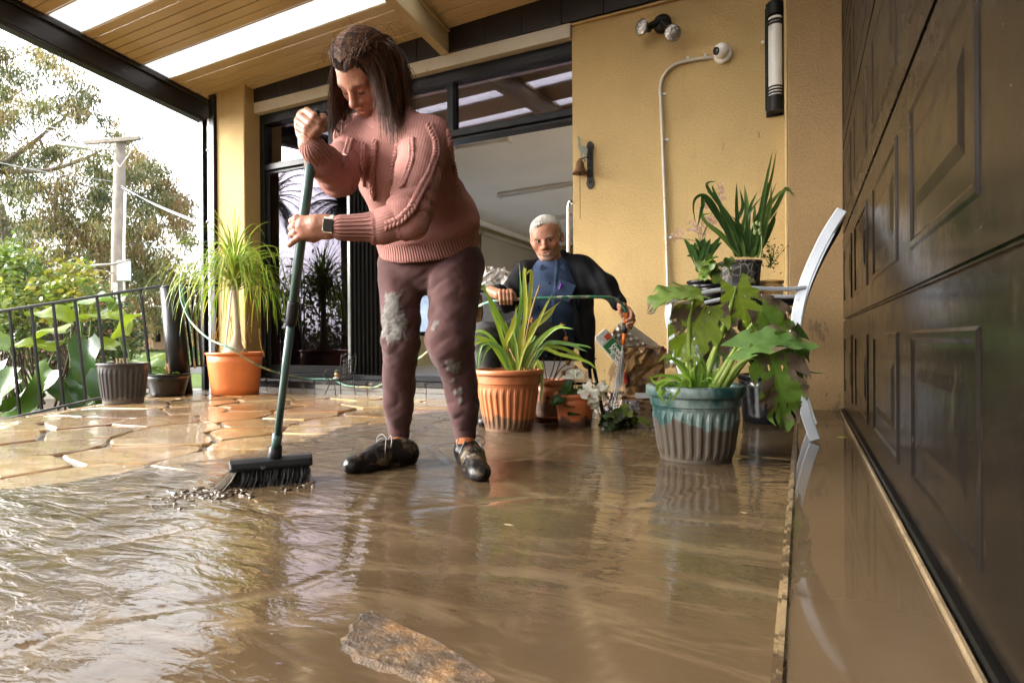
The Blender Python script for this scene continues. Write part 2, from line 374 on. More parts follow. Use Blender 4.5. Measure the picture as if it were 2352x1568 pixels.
# pleated insect screen
t = NT('pleated_screen_mesh'); wv = t.n('ShaderNodeTexWave', wave_type='BANDS', bands_direction='X'); t.l(t.co(), wv.inputs[0]); wv.inputs['Scale'].default_value = 22
spk = t.ramp(t.noise(150, 3, .8), [(.70, 0.0), (.74, 1.0)])
M_MESH = t.done(t.bsdf(t.mix(t.math('MULTIPLY', spk, .5), t.ramp(wv.outputs['Fac'], [(.2, .003), (.9, .018)]), (.3, .28, .26)), .5, t.bump(wv.outputs['Fac'], .6, .01), .4))
xsc = PY(900, 600, YD).x
pts = []; n_ = 44
sm = MB()
for i in range(n_):
    xa = xm2+.008 + (xsc-xm2)*i/n_; xb = xm2+.008 + (xsc-xm2)*(i+1)/n_; ya, yb = (YD-.035, YD-.012) if i % 2 else (YD-.012, YD-.035)
    sm.quad((xa, ya, ZS+.046), (xb, yb, ZS+.046), (xb, yb, ZT0-.002), (xa, ya, ZT0-.002))
sm.build('pleated_screen', M_MESH, sd)
fr('screen_bar', xsc+.012, xsc+.05, ZS+.046, ZT0-.002, YD-.04, YD-.005)
# grab rail of stainless tube on the inside of the open doorway
M_STEEL = simple('brushed_stainless', (.55, .53, .50), .18, .08, 8, .02, 200, .5, metal=1.0)
pr = [P(1316, 470, 4.46), P(1312, 462, 4.50), P(1306, 470, 4.52), P(1305, 500, 4.52), P(1305, 570, 4.52), P(1305, 760, 4.52)]
gr = MB().tube(smooth_path(pr, 6), .012, 10).build('grab_rail', M_STEEL, None, True); tag(gr, 'polished steel grab pole at the wall end of the doorway', 'rail')
# ---------------------------------------------------------------- door step with tiles
stp = empty('door_step', (-3.2, YSTEP, 0), 'low tiled step in front of the sliding door', 'step')
box('step_core', (XL-.02, YSTEP+.012, -.05), (XR-.002, YD+.4, ZS-.035), simple('step_mortar', (.16, .14, .12), .8), stp)
M_NOSE = simple('dark_bullnose_tile', (.055, .05, .048), .2, .25, 6, .05, 40, .5, dirt=(.2, .16, .11), ds=11, dthr=.62)
M_TG = [simple('grey_step_tile', (.16, .15, .135), .25, .15, 5, .05, 40, .5, dirt=(.16, .12, .08), ds=8, dthr=.6), simple('charcoal_step_tile', (.03, .03, .032), .18, .3, 5, .05, 40, .5, dirt=(.18, .15, .11), ds=8, dthr=.62)]
x = XL-.02; k = 0
while x < XR-.05:
    w_ = min(.30, XR-.004-x)
    MB().box((x+.002, YSTEP-.012, ZS-.034), (x+w_-.002, YSTEP+.22, ZS)).build('bullnose', M_NOSE, stp, bevel=.009, seg=3)
    MB().box((x+.002, YSTEP, .052), (x+w_-.002, YSTEP+.011, ZS-.036)).build('tile', M_TG[1 if x < -4.0 else 0], stp, bevel=.002)
    MB().box((x+.002, YSTEP-.001, -.03), (x+w_-.002, YSTEP+.011, .049)).build('tile', M_TG[0], stp, bevel=.002)
    x += w_; k += 1
# ---------------------------------------------------------------- room behind the door
RX0, RX1, RY1, RZ = -4.95, 1.4, 11.6, 2.52
M_RCEIL = simple('white_plaster_ceiling', (.82, .79, .73), .9, .05, 1.5, .03, 30, .2, dirt=(.62, .54, .42), ds=1.2, dthr=.69)
M_RWALL = simple('olive_room_wall', (.33, .26, .13), .85, .08)
M_RFLOOR = simple('pale_room_floor', (.60, .55, .48), .3, .15)
def struct(o): o['kind'] = 'structure'; return o
struct(box('room_ceiling', (RX0, YD+.10, RZ), (RX1, RY1, RZ+.1), M_RCEIL))
struct(box('room_floor', (RX0, YD+.41, .02), (RX1, RY1, .12), M_RFLOOR))
struct(box('room_far_wall', (RX0, RY1, 0), (RX1, RY1+.1, RZ), M_RWALL))
rsw = empty('room_side_wall', (RX1, 8, 0)); struct(rsw)      # unseen unglazed opening, added to let daylight into the room
for (a, b_, c_, d_) in ((YD+.1, 5.0, 0, RZ), (RY1-.4, RY1, 0, RZ), (5.0, RY1-.4, 0, .04), (5.0, RY1-.4, 2.45, RZ)): box('wall_piece', (RX1, a, c_), (RX1+.1, b_, d_), M_RWALL, rsw)
struct(box('room_cornice', (RX0+.001, YD+.2, RZ-.10), (RX0+.11, RY1-.001, RZ-.001), M_RCEIL, None, .03))
struct(box('room_cornice', (RX0+.12, RY1-.11, RZ-.10), (RX1-.01, RY1-.001, RZ-.001), M_RCEIL, None, .03))
# garden side wall of the room, with window openings
wl = empty('room_window_wall', (RX0, 8, 0)); struct(wl)
wins = [(6.3, 8.7), (9.0, 10.0), (10.25, 11.2)]
ys = [YD+.31] + [v for w2 in wins for v in w2] + [RY1]
for i in range(0, len(ys), 2): box('wall_piece', (RX0-.12, ys[i], 0), (RX0, ys[i+1], RZ), M_RWALL, wl)
for (a, b_) in wins:
    box('wall_piece', (RX0-.12, a, 2.2), (RX0, b_, RZ), M_RWALL, wl); box('wall_piece', (RX0-.12, a, 0), (RX0, b_, .55), M_RWALL, wl)
    wf = empty('room_window', (RX0, a, .55), f'black framed room window seen through the doorway, {["nearest the door", "the middle one", "farthest in"][wins.index((a, b_))]}', 'window', 'room windows')
    f = MB(); f.box((RX0-.09, a, .55), (RX0-.03, a+.06, 2.2)); f.box((RX0-.09, b_-.06, .55), (RX0-.03, b_, 2.2)); f.box((RX0-.09, a+.06, .55), (RX0-.03, b_-.06, .61)); f.box((RX0-.09, a+.06, 2.14), (RX0-.03, b_-.06, 2.2)); f.box((RX0-.085, (a+b_)/2-.04, .61), (RX0-.035, (a+b_)/2+.04, 2.14))
    f.build('frame', M_BLACK, wf)
    box('pane', (RX0-.063, a+.06, .61), (RX0-.057, (a+b_)/2-.041, 2.14), M_CLEAR, wf); box('pane', (RX0-.063, (a+b_)/2+.041, .61), (RX0-.057, b_-.06, 2.14), M_CLEAR, wf)
M_BLIND = simple('beige_roller_blind', (.45, .41, .34), .8, .05, 3, .1, 300, .2)
for i, (a, b_) in enumerate([(6.0, 8.8), (8.9, 11.3)]):
    bl = empty('roller_blind', (RX0+.06, a, 2.2), f'beige roller blind rolled part way down over the room windows, {["nearer the door", "farther in"][i]}', 'blind', 'roller blinds')
    MB().tube([(RX0+.07, a, 2.30), (RX0+.07, b_, 2.30)], .04, 12).build('roll', M_BLIND, bl, True)
    box('cloth', (RX0+.03, a+.03, [1.78, 1.62][i]), (RX0+.034, b_-.03, 2.30), M_BLIND, bl); box('hem_bar', (RX0+.026, a+.03, [1.76, 1.60][i]), (RX0+.038, b_-.03, [1.778, 1.618][i]), M_WHITETRIM, bl)
# fluorescent battens on the room ceiling (switched off)
M_BATTEN = simple('white_batten', (.66, .62, .55), .45, .05); M_TUBE = simple('fluorescent_tube', (.8, .8, .78), .25, .02, bump=0)
def batten(px0, px1, lab):
    a = PZ(*px0, RZ-.03); b = PZ(*px1, RZ-.03); d = (b-a).normalized(); n = V(0, 0, 1).cross(d)
    e = empty('ceiling_batten', a, lab, 'ceiling light', 'room ceiling battens'); c = (a+b)/2; L = (b-a).length/2
    MB().obox(c+V(0, 0, .012), d*L, n*.05, V(0, 0, .015)).build('tray', M_BATTEN, e, bevel=.004)
    for s in (-1, 1): MB().obox(c+d*(s*(L-.01))+V(0, 0, -.02), d*.012, n*.05, V(0, 0, .02)).build('end_cap', M_BATTEN, e)
    MB().tube([c-d*(L-.03)+V(0, 0, -.026), c+d*(L-.03)+V(0, 0, -.026)], .013, 10).build('fluorescent_tube', M_TUBE, e, True)
batten((1040, 335), (1172, 318), 'white fluorescent batten on the room ceiling nearest the doorway')
batten((1146, 449), (1325, 422), 'white fluorescent batten in the middle of the room ceiling')
batten((1258, 504), (1345, 492), 'white fluorescent batten farthest back on the room ceiling')
# ---------------------------------------------------------------- patio roof
rf = empty('patio_roof', (-2.6, 2, 3.1), 'patio roof of narrow tan planks with translucent white sheets between them', 'patio roof')
RXL, RXR = -5.42, XG+1.0
def plank(y0, y1, x0, x1, name, mt, dz0=0.0, th=.012):
    g = .004; vs = []
    for (xx, yy) in ((x0, y0+g), (x1, y0+g), (x1, y1-g), (x0, y1-g)): vs.append((xx, yy, ceil_z(xx, yy)+dz0))
    vs2 = [(a, b2, c+th) for a, b2, c in vs]
    m = MB(); m.add(vs+vs2, [(0, 1, 2, 3), (7, 6, 5, 4), (0, 4, 5, 1), (1, 5, 6, 2), (2, 6, 7, 3), (3, 7, 4, 0)])
    return m.build(name, mt, rf, bevel=.003)
strips = [(3.43-.77*i, 3.70-.77*i) for i in range(7)]
yy = 4.165; XB0, XB1 = -2.655, -2.59
def span_planks(ya, yb):
    n = max(1, round((yb-ya)/.086))
    for i in range(n):
        plank(ya+(yb-ya)*i/n, ya+(yb-ya)*(i+1)/n, RXL, XB0-.002, 'plank', M_PLANK)
        plank(ya+(yb-ya)*i/n, ya+(yb-ya)*(i+1)/n, XB1+.002, RXR, 'plank', M_PLANK)
for (a, b_) in strips:
    span_planks(b_, yy); yy = a
    for (x0, x1) in ((RXL, XB0-.002), (XB1+.002, RXR)):
        plank(a, b_, x0, x1, 'skylight_sheet', M_SKYL, .012, .004)
        for e in (a, b_-.012): plank(e-.004, e+.016, x0, x1, 'sheet_flashing', M_PLANK if False else M_WHITETRIM, -.003, .011)
YF = strips[-1][0]
for i in range(1): pass
# roof cover above the planks so that no daylight leaks through the joints
prev = 4.3
for (a, b_) in strips:
    m = MB(); vs = [(xx, y2, ceil_z(xx, y2)+.05) for (xx, y2) in ((RXL-.05, b_+.02), (RXR, b_+.02), (RXR, prev), (RXL-.05, prev))]
    m.add(vs+[(p[0], p[1], p[2]+.03) for p in vs], [(0, 1, 2, 3), (7, 6, 5, 4), (0, 4, 5, 1), (1, 5, 6, 2), (2, 6, 7, 3), (3, 7, 4, 0)]).build('roof_cover', M_CAP, rf); prev = a-.02
# beams
def beam(name, x0, x1, y0, y1, zb0, zb1, mt, par=None):
    vs = []
    for dz in (zb0, zb1):
        for (xx, y2) in ((x0, y0), (x1, y0), (x1, y1), (x0, y1)): vs.append((xx, y2, ceil_z(x0, y2)+dz))
    return MB().add(vs, [(0, 3, 2, 1), (4, 5, 6, 7), (0, 1, 5, 4), (1, 2, 6, 5), (2, 3, 7, 6), (3, 0, 4, 7)]).build(name, mt, par, bevel=.004)
eb = empty('roof_edge_beam', (-5.5, 2, 2.9), 'dark brown steel beam along the garden edge of the patio roof', 'beam')
beam('web', -5.50, -5.43, -1.6, 4.18, -.20, .06, M_DARKSTEEL, eb); beam('lower_flange', -5.53, -5.432, -1.6, 4.18, -.226, -.201, M_DARKSTEEL, eb)
beam('top_angle', -5.428, -5.40, -1.6, 4.16, -.045, -.004, M_DARKSTEEL, eb)
cb = empty('roof_cross_beam', (-2.62, 2, 2.9), 'cream steel beam crossing under the roof planks to the fascia', 'beam')
beam('web', XB0, XB1, -1.6, YW-.037, -.19, .03, M_CREAMSTEEL, cb); beam('lower_flange', XB0-.004, XB1+.012, -1.6, YW-.037, -.203, -.191, M_CREAMSTEEL, cb)
beam('top_angle', XB1+.001, XB1+.022, -1.6, YW-.037, -.03, -.004, M_CREAMSTEEL, cb)
MB().obox((XB1+.004, YW-.05, 2.9), (.003, 0, 0), (0, .012, 0), (0, 0, .08)).build('end_cleat', M_CREAMSTEEL, cb)
fb = beam('roof_front_beam', RXL, RXR, -1.75, -1.68, -.2, .05, M_DARKSTEEL); tag(fb, 'dark steel beam along the open front of the patio roof', 'beam')
# steel post with a pale channel beside the column
po = empty('roof_post', (-5.4, 4.0, 0), 'dark steel roof post with a pale bolted channel beside the ochre column', 'post')
M_CHAN = simple('galvanised_channel', (.42, .42, .43), .35, .1, 5, .05, 60, .5, metal=.5, dirt=(.2, .17, .14), ds=10, dthr=.68)
y_ = 4.02
xa, xb, xc_, xd_ = PY(456, 600, y_).x, PY(472, 600, y_).x, PY(481, 600, y_).x, PY(499, 600, y_).x
box('post_body', (xc_+.002, y_, -.35), (-5.222, y_+.10, 2.93), M_DARKSTEEL, po, .004)
box('post_fin', (xb, y_+.03, -.35), (xc_-.001, y_+.075, 2.72), M_CHAN, po, .002)
box('outer_flange', (xa, y_+.02, -.35), (xa+.05, y_+.085, 2.72), M_BLACK, po, .003)
box('inner_web', (xa+.052, y_+.05, -.35), (xb-.001, y_+.07, 2.72), M_BLACK, po)
for yb in (346, 510, 660): p = PY(477, yb, y_+.028); MB().lathe(p, [(.014, 0), (.014, .006), (.009, .012), (.0, .014)], 10, ax=(0, -1, 0)).build('bolt', M_CHAN, po, True)
# ---------------------------------------------------------------- garage door
def m_garage():
    t = NT('gloss_dark_brown_door'); co = t.co(); n = t.noise(2.5, 5, .6)
    c = t.ramp(n, [(.3, (.0045, .0036, .003)), (.7, (.009, .0068, .005))])
    sep = t.n('ShaderNodeSeparateXYZ'); t.l(co, sep.inputs[0])
    upper_tone = t.math('MULTIPLY_ADD', t.noise(3.2, 6, .65), .8, t.math('MULTIPLY', t.math('SUBTRACT', sep.outputs['Z'], .85), .9))  # browner and rougher towards the top of the door, broken by noise
    fm = t.ramp(upper_tone, [(.25, 0.0), (.75, .75)])
    c = t.mix(fm, c, (.014, .0095, .006))
    c = t.mix(t.ramp(t.noise(45, 6, .8), [(.655, 0.0), (.69, .85)]), c, (.14, .10, .065))
    c = t.mix(t.ramp(t.noise(9, 6, .7, t.map(co, (1, 1, .25))), [(.58, 0.0), (.68, .7)]), c, (.045, .032, .02))
    r = t.mix(fm, .12, .34); r = t.mix(t.ramp(t.noise(12, 5, .7), [(.45, 0.0), (.75, .4)]), r, .5)
    nm = t.bump(t.noise(3.0, 3), .05, .02); nm = t.bump(t.noise(40, 5, .7), .06, .006, nm)
    return t.done(t.bsdf(c, r, nm, .08))
M_GAR = m_garage()
gd = empty('garage_door', (XG, 2, ZA), 'glossy dark brown sectional garage door with pressed panels, wet with mud', 'garage door')
seams = [ZA+.02, .584, 1.085, 1.585, 2.085, 2.585, 3.085]
GY0, GY1 = -.9, 4.055
for i in range(len(seams)-1):
    z0, z1 = seams[i]+.003, seams[i+1]-.003
    s = MB().box((XG+.014, GY0, z0), (XG+.05, GY1, z1)).build('section', M_GAR, gd, bevel=.006, seg=2)
    yc = 3.93
    while yc-.58 > GY0:
        ya, yb = yc-.575, yc; za, zc = z0+.085, z1-.085
        pts = []
        m = MB()
        prof = [(0, .0145), (.007, .0100), (.018, .0100), (.026, .0138), (.080, .0138), (.105, .0095)]
        for ins, dx in prof: pts.append([(XG+dx, ya+ins, za+ins), (XG+dx, yb-ins, za+ins), (XG+dx, yb-ins, zc-ins), (XG+dx, ya+ins, zc-ins)])
        vs = [p for r_ in pts for p in r_]; fs = []
        for q in range(len(prof)-1):
            for e in range(4): fs.append((q*4+e, q*4+(e+1) % 4, q*4+4+(e+1) % 4, q*4+4+e))
        e = (len(prof)-1)*4; fs.append((e, e+1, e+2, e+3))
        m.add(vs, fs).build('pressed_panel', M_GAR, gd); yc -= .78
box('bottom_seal', (XG+.002, GY0, ZA+.003), (XG+.045, GY1, ZA+.019), simple('black_rubber_seal', (.012, .011, .010), .35, .3), gd, .004)
box('lower_angle', (XG-.012, GY0, ZA+.002), (XG-.001, GY1, ZA+.014), simple('muddy_metal_angle', (.20, .145, .085), .25, .4, 9, .1, 50, .5, metal=.3), gd, .003)
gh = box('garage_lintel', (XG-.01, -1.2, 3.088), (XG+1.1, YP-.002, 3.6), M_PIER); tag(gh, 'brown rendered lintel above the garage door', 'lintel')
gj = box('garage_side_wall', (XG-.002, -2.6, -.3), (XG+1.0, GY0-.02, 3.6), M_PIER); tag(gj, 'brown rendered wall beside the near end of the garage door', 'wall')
# ================================================================ GROUND: paving, mud, apron, garden
P1 = V(-5.27, 3.58, 0); RD = V(-1.26, -.75, 0).normalized()
def floor_z(x, y):
    s = (x-P1.x)*RD.x + (y-P1.y)*RD.y
    return -.16*(max(0.0, s+.15)**2/(abs(s+.15)+.25) if s > -.15 else 0.0)
# seeds of the crazy paving
R_ = random.Random(21); seeds = []
STONE = PZ(1000, 1478, 0.02)
seeds.append((STONE.x, STONE.y))
tries = 0
while tries < 6000:
    tries += 1
    x, y = R_.uniform(-7.6, -.05), R_.uniform(-.6, 4.25); far = x < -2.2
    mind = R_.uniform(.27, .48) if far else R_.uniform(.30, .5)
    if all(math.hypot((x-a)*.9, y-b) > mind for a, b in seeds): seeds.append((x, y))
SE = np.array(seeds)
def edge_gap(x, y):
    """distance measure to the nearest joint, vectorised"""
    x = np.asarray(x); y = np.asarray(y); sh = x.shape; q = np.stack([x.ravel(), y.ravel()], 1)
    out = np.empty(len(q))
    for i in range(0, len(q), 20000):
        d = np.sqrt(((q[i:i+20000, None, :]-SE[None])**2).sum(2)); d.partition(1, axis=1); out[i:i+20000] = (d[:, 1]-d[:, 0])/2
    return out.reshape(sh)
def clip(poly, px, py, nx, ny):
    out = []; m = len(poly)
    for i in range(m):
        a, b = poly[i], poly[(i+1) % m]; da = (a[0]-px)*nx+(a[1]-py)*ny; db = (b[0]-px)*nx+(b[1]-py)*ny
        if da <= 0: out.append(a)
        if (da < 0 < db) or (db < 0 < da): t = da/(da-db); out.append((a[0]+(b[0]-a[0])*t, a[1]+(b[1]-a[1])*t))
    return out
def m_stone():
    t = NT('wet_sandstone_flag'); co = t.gpos(); oi = t.n('ShaderNodeObjectInfo')
    base = t.ramp(oi.outputs['Random'], [(0, (.33, .20, .085)), (.2, (.36, .235, .11)), (.4, (.22, .145, .072)), (.55, (.36, .17, .055)), (.72, (.16, .115, .07)), (.86, (.41, .285, .14)), (1, (.30, .16, .065))])
    ly = t.noise(5, 6, .65, t.map(co, (1, 2.6, 1), (0, 0, .5)), 1.2)
    c = t.mix(t.ramp(ly, [(.35, 0.0), (.65, .75)]), base, t.mix(1.0, base, (.62, .55, .48), 'MULTIPLY'))
    c = t.mix(t.ramp(t.noise(2.2, 5, .6), [(.55, 0.0), (.75, .55)]), c, (.13, .082, .042))
    fl = t.noise(7, 7, .68, t.map(co, (1, 1.8, 1), (0, 0, .7)), .6); nm = t.bump(fl, .55, .012); nm = t.bump(t.noise(60, 4, .6), .15, .004, nm)
    r = t.ramp(t.noise(4, 4, .6), [(.35, .07), (.7, .30)])
    return t.done(t.bsdf(c, r, nm, .6, coat=.5))
M_STONE = m_stone()
M_MORTAR = simple('wet_grey_mortar', (.07, .056, .04), .25, .25, 7, .5, 40, .5, bd=.008)
pf = empty('patio_floor', (-3, 2, 0)); struct(pf); pf['label'] = 'crazy paved patio floor of wet ochre flagstones'
# mortar bed as a sheet that follows the ramp
gx_, gy_ = np.linspace(-7.7, XA, 90), np.linspace(-2.4, 4.3, 70); X2, Y2 = np.meshgrid(gx_, gy_, indexing='ij')
Z2 = np.vectorize(floor_z)(X2, Y2); vs = np.stack([X2.ravel(), Y2.ravel(), Z2.ravel()], 1); n2 = len(gy_)
def fence_side(x, y):            # >0 beyond the fence line
    return (x-P1.x)*(-RD.y) + (y-P1.y)*RD.x
fs = []
for i in range(len(gx_)-1):
    for j in range(n2-1):
        x, y = gx_[i], gy_[j]
        if fence_side(x, y)*(-1) > .16 and y < 3.75: continue
        if x < -5.62: 
            if fence_side(x, y)*(-1) > .16: continue
        fs.append((i*n2+j, (i+1)*n2+j, (i+1)*n2+j+1, i*n2+j+1))
mesh('mortar_bed', vs, fs, M_MORTAR, pf, True)
def stone(i):
    sx, sy = seeds[i]
    if sx > XA-.02 or sy < -.3: return
    if fence_side(sx, sy)*(-1) > .02 or sx < -7.3: return
    poly = [(sx-.9, sy-.9), (sx+.9, sy-.9), (sx+.9, sy+.9), (sx-.9, sy+.9)]
    for j, (a, b) in enumerate(seeds):
        if j == i: continue
        dx, dy = a-sx, b-sy; d = math.hypot(dx, dy)
        if d > 1.6: continue
        g = R_.uniform(.004, .011); poly = clip(poly, sx+dx/2-dx/d*g, sy+dy/2-dy/d*g, dx/d, dy/d)
        if len(poly) < 3: return
    poly = clip(poly, XA-.012, 0, 1, 0); poly = clip(poly, 0, YSTEP-.012, 0, 1)
    if len(poly) < 3: return
    if i == 0: poly = [(STONE.x+.165*math.cos(a)*(1+.08*math.sin(3*a)+.02*math.sin(7*a)), STONE.y+.12*math.sin(a)*(1+.12*math.cos(2*a)+.02*math.sin(9*a))) for a in [k*math.pi/10 for k in range(20)]]
    cx = sum(p[0] for p in poly)/len(poly); cy = sum(p[1] for p in poly)/len(poly)
    pts = []
    for k in range(len(poly)):
        a, b = poly[k], poly[(k+1) % len(poly)]; L = math.hypot(b[0]-a[0], b[1]-a[1])
        if L < .02: pts.append(a); continue
        pts.append((a[0]+(cx-a[0])*.05, a[1]+(cy-a[1])*.05)); nn = 2 if L > .25 else 1
        for q in range(1, nn+1):
            u = q/(nn+1); j_ = R_.uniform(-.012, .010); pts.append((a[0]+(b[0]-a[0])*u+(cx-a[0])*j_*2, a[1]+(b[1]-a[1])*u+(cy-a[1])*j_*2))
    n = len(pts); top = .013+R_.uniform(-.004, .005); tx, ty = R_.uniform(-.010, .010), R_.uniform(-.010, .010)
    if i == 0: top, tx, ty = .0238, -.03, -.06
    vs = []
    for ins, dz in ((0, -.03), (0.0, top-.006), (.010, top)):
        for (x, y) in pts:
            d = math.hypot(cx-x, cy-y)+1e-6; u = min(1, ins/d); xx, y3 = x+(cx-x)*u, y+(cy-y)*u
            e = 0 if dz < 0 else (xx-cx)*tx+(y3-cy)*ty + (R_.uniform(-.0014, .0014) if i else 0)
            vs.append((xx, y3, floor_z(xx, y3)+dz+e))
    vs.append((cx, cy, floor_z(cx, cy)+top+.001)); fs = []
    for k in range(n):
        k2 = (k+1) % n; fs += [(k, k2, n+k2, n+k), (n+k, n+k2, 2*n+k2, 2*n+k), (2*n+k, 2*n+k2, 3*n)]
    o = mesh('flagstone', vs, fs, M_STONE if i else M_ROUGH, pf)
t = NT('rough_emerging_stone'); n_ = t.noise(14, 8, .7, t.gpos())
M_ROUGH = t.done(t.bsdf(t.ramp(n_, [(.36, (.028, .018, .010)), (.5, (.10, .058, .026)), (.66, (.24, .125, .042))]), .18, t.bump(t.noise(30, 7, .7, t.gpos()), 1.0, .02), .5))
for i in range(len(seeds)): stone(i)
# ---------------------------------------------------------------- muddy water over the paving
def m_mud():
    t = NT('muddy_water'); co = t.gpos(); sep = t.n('ShaderNodeSeparateXYZ'); t.l(co, sep.inputs[0])
    c = t.ramp(t.noise(1.7, 6, .62), [(.3, (.050, .033, .017)), (.7, (.078, .052, .028))])
    c = t.mix(t.ramp(t.noise(40, 6, .8), [(.74, 0.0), (.76, .6)]), c, (.05, .033, .02))
    sk = t.noise(3.0, 7, .66, t.map(co, (1, 3.2, 1), (0, 0, -.3)), 1.0); c = t.mix(t.ramp(sk, [(.5, 0.0), (.68, .75)]), c, (.13, .090, .050))
    c = t.mix(t.math('MULTIPLY', t.attr('joint', 'Fac'), t.ramp(t.noise(4, 4, .6), [(.42, 0.0), (.6, .8)])), c, (.16, .115, .068))
    # agitated on the garden side where the broom works, calm towards the garage
    ag = t.math('MULTIPLY_ADD', sep.outputs['X'], -.75, -.62, clamp=True)
    wv = t.map(co, (1, 2.6, 1), (0, 0, -.45))
    n1 = t.noise(7, 3, .5, wv, 1.0); n2 = t.noise(24, 3, .55, wv, .8); n3 = t.noise(2.2, 2, .5, wv, .6)
    h = t.math('ADD', t.math('MULTIPLY', n1, .8), t.math('MULTIPLY_ADD', n2, .16, t.math('MULTIPLY', n3, 1.2)))
    nm = t.bump(h, t.math('MULTIPLY_ADD', ag, .55, .085), .03)
    near_ = t.math('MULTIPLY', t.math('MULTIPLY_ADD', sep.outputs['Y'], 1.2, -1.4, clamp=True), t.math('MULTIPLY_ADD', sep.outputs['X'], -1.1, -.75, clamp=True))
    nm = t.bump(t.noise(48, 4, .6, wv, .5), t.math('MULTIPLY', near_, .5), .012, nm)
    r = t.ramp(t.noise(2.3, 4, .6), [(.4, .012), (.8, .06)])
    return t.done(t.bsdf(c, r, nm, .5, ior=1.36))
M_MUD = m_mud()
gx_ = np.arange(-3.4, XA, .016); gy_ = np.arange(-.15, YSTEP-.003, .016); X2, Y2 = np.meshgrid(gx_, gy_, indexing='ij')
def nz(x, y, s, k=0): return (np.sin(x*s*1.0+y*s*.7+k)+np.sin(x*s*-.6+y*s*1.3+1.7*k+2)+np.sin(x*s*1.7-y*s*.4+k*.3+4))/3
lev = .0215 + .0035*nz(X2, Y2, 2.1, 1) + .002*nz(X2, Y2, 6.3, 2)
bnd = -2.25 + .12*nz(X2, Y2, 3.0, 5) + .10*nz(X2, Y2, 9, 3) - .25*np.clip(1.5-Y2, 0, 2)      # shoreline in X
drop = np.clip((bnd+.35-X2)/.75, 0, 1); lev = lev - .030*drop**1.3
EG = edge_gap(X2, Y2); lev += -.0045*np.exp(-EG/.009)*(1-.45*np.clip((X2+1.3)/1.0, 0, 1))
lev += .0012*nz(X2+.2*Y2, Y2*2, 23, 7)*np.clip((-X2-.9)/1.2, 0, 1)
n2 = len(gy_); keep = lev > -.006
vs = np.stack([X2.ravel(), Y2.ravel(), lev.ravel()], 1)
I, J = np.meshgrid(np.arange(len(gx_)-1), np.arange(n2-1), indexing='ij'); kk = keep[:-1, :-1] & keep[1:, 1:]; I, J = I[kk], J[kk]
fs = np.stack([I*n2+J, (I+1)*n2+J, (I+1)*n2+J+1, I*n2+J+1], 1)
mw = mesh('muddy_water', vs, fs, M_MUD, None, True); struct(mw); set_f(mw.data, 'joint', np.exp(-EG/.010).ravel())
# apron in front of the garage door with its pale edge strip, wet layer on top
ap = box('garage_apron', (XA, -2.4, -.05), (XG+.2, YP+.1, ZA-.004), M_MORTAR); struct(ap)
t = NT('wet_apron_film'); co = t.gpos()
fm = t.done(t.bsdf(t.ramp(t.noise(1.5, 5, .6), [(.3, (.056, .037, .020)), (.7, (.085, .058, .033))]), t.ramp(t.noise(3, 4), [(.4, .02), (.8, .10)]), t.bump(t.noise(5, 3, .5), .03, .02), .5, ior=1.36))
af = box('apron_water', (XA+.0150, -2.4, ZA-.003), (XG+.1, YP-.002, ZA+.001), fm); struct(af)
ed = MB().box((XA-.004, -2.4, -.02), (XA+.016, YP-.02, ZA+.004)).build('apron_edge', simple('pale_wet_edge_strip', (.19, .133, .072), .25, .2, 9, .3, 60, .5, dirt=(.08, .052, .028), ds=14, dthr=.50, bd=.006), None, bevel=.006, seg=2); struct(ed)
# garden ground, lawn, path and road beyond
GZ = -.42
def m_ground():
    t = NT('garden_soil'); n = t.noise(.9, 8, .65)
    return t.done(t.bsdf(t.ramp(n, [(.3, (.035, .026, .016)), (.6, (.075, .055, .032))]), .8, t.bump(t.noise(9, 6, .7), .6, .05), .3))
g = mesh('ground', [(-400, -400, GZ), (400, -400, GZ), (400, 400, GZ), (-400, 400, GZ)], [(0, 1, 2, 3)], m_ground()); struct(g)
t = NT('lawn_grass'); M_LAWN = t.done(t.bsdf(t.ramp(t.noise(3, 8, .7), [(.3, (.05, .085, .016)), (.7, (.13, .18, .04))]), .8, t.bump(t.noise(60, 4, .7), .8, .05), .2))
def strip(name, d0, d1, z, mt):
    a, b, c, d = [CAM+_f0*q+_r0*w2 for q, w2 in ((d0, -80), (d0, 8), (d1, 8), (d1, -80))]
    o = mesh(name, [(p.x, p.y, z) for p in (a, b, c, d)], [(0, 1, 2, 3)], mt); return struct(o)
strip('footpath', 9.6, 11.6, GZ+.004, simple('wet_concrete_path', (.26, .235, .20), .35, .15, 2))
strip('lawn', 11.6, 17, GZ+.008, M_LAWN)
strip('road', 17, 24, GZ+.012, simple('wet_asphalt', (.06, .058, .056), .35, .2, 3))
strip('lawn', 24, 60, GZ+.016, M_LAWN)
yd = mesh('bounce_ground', [(1.6, 4.6, GZ+.006), (9, 4.6, GZ+.006), (9, 14, GZ+.006), (1.6, 14, GZ+.006)], [(0, 1, 2, 3)], simple('pale_bounce_ground', (.60, .57, .51), .7, .1)); struct(yd)  # unseen pale ground, added to bounce daylight up to the room ceiling
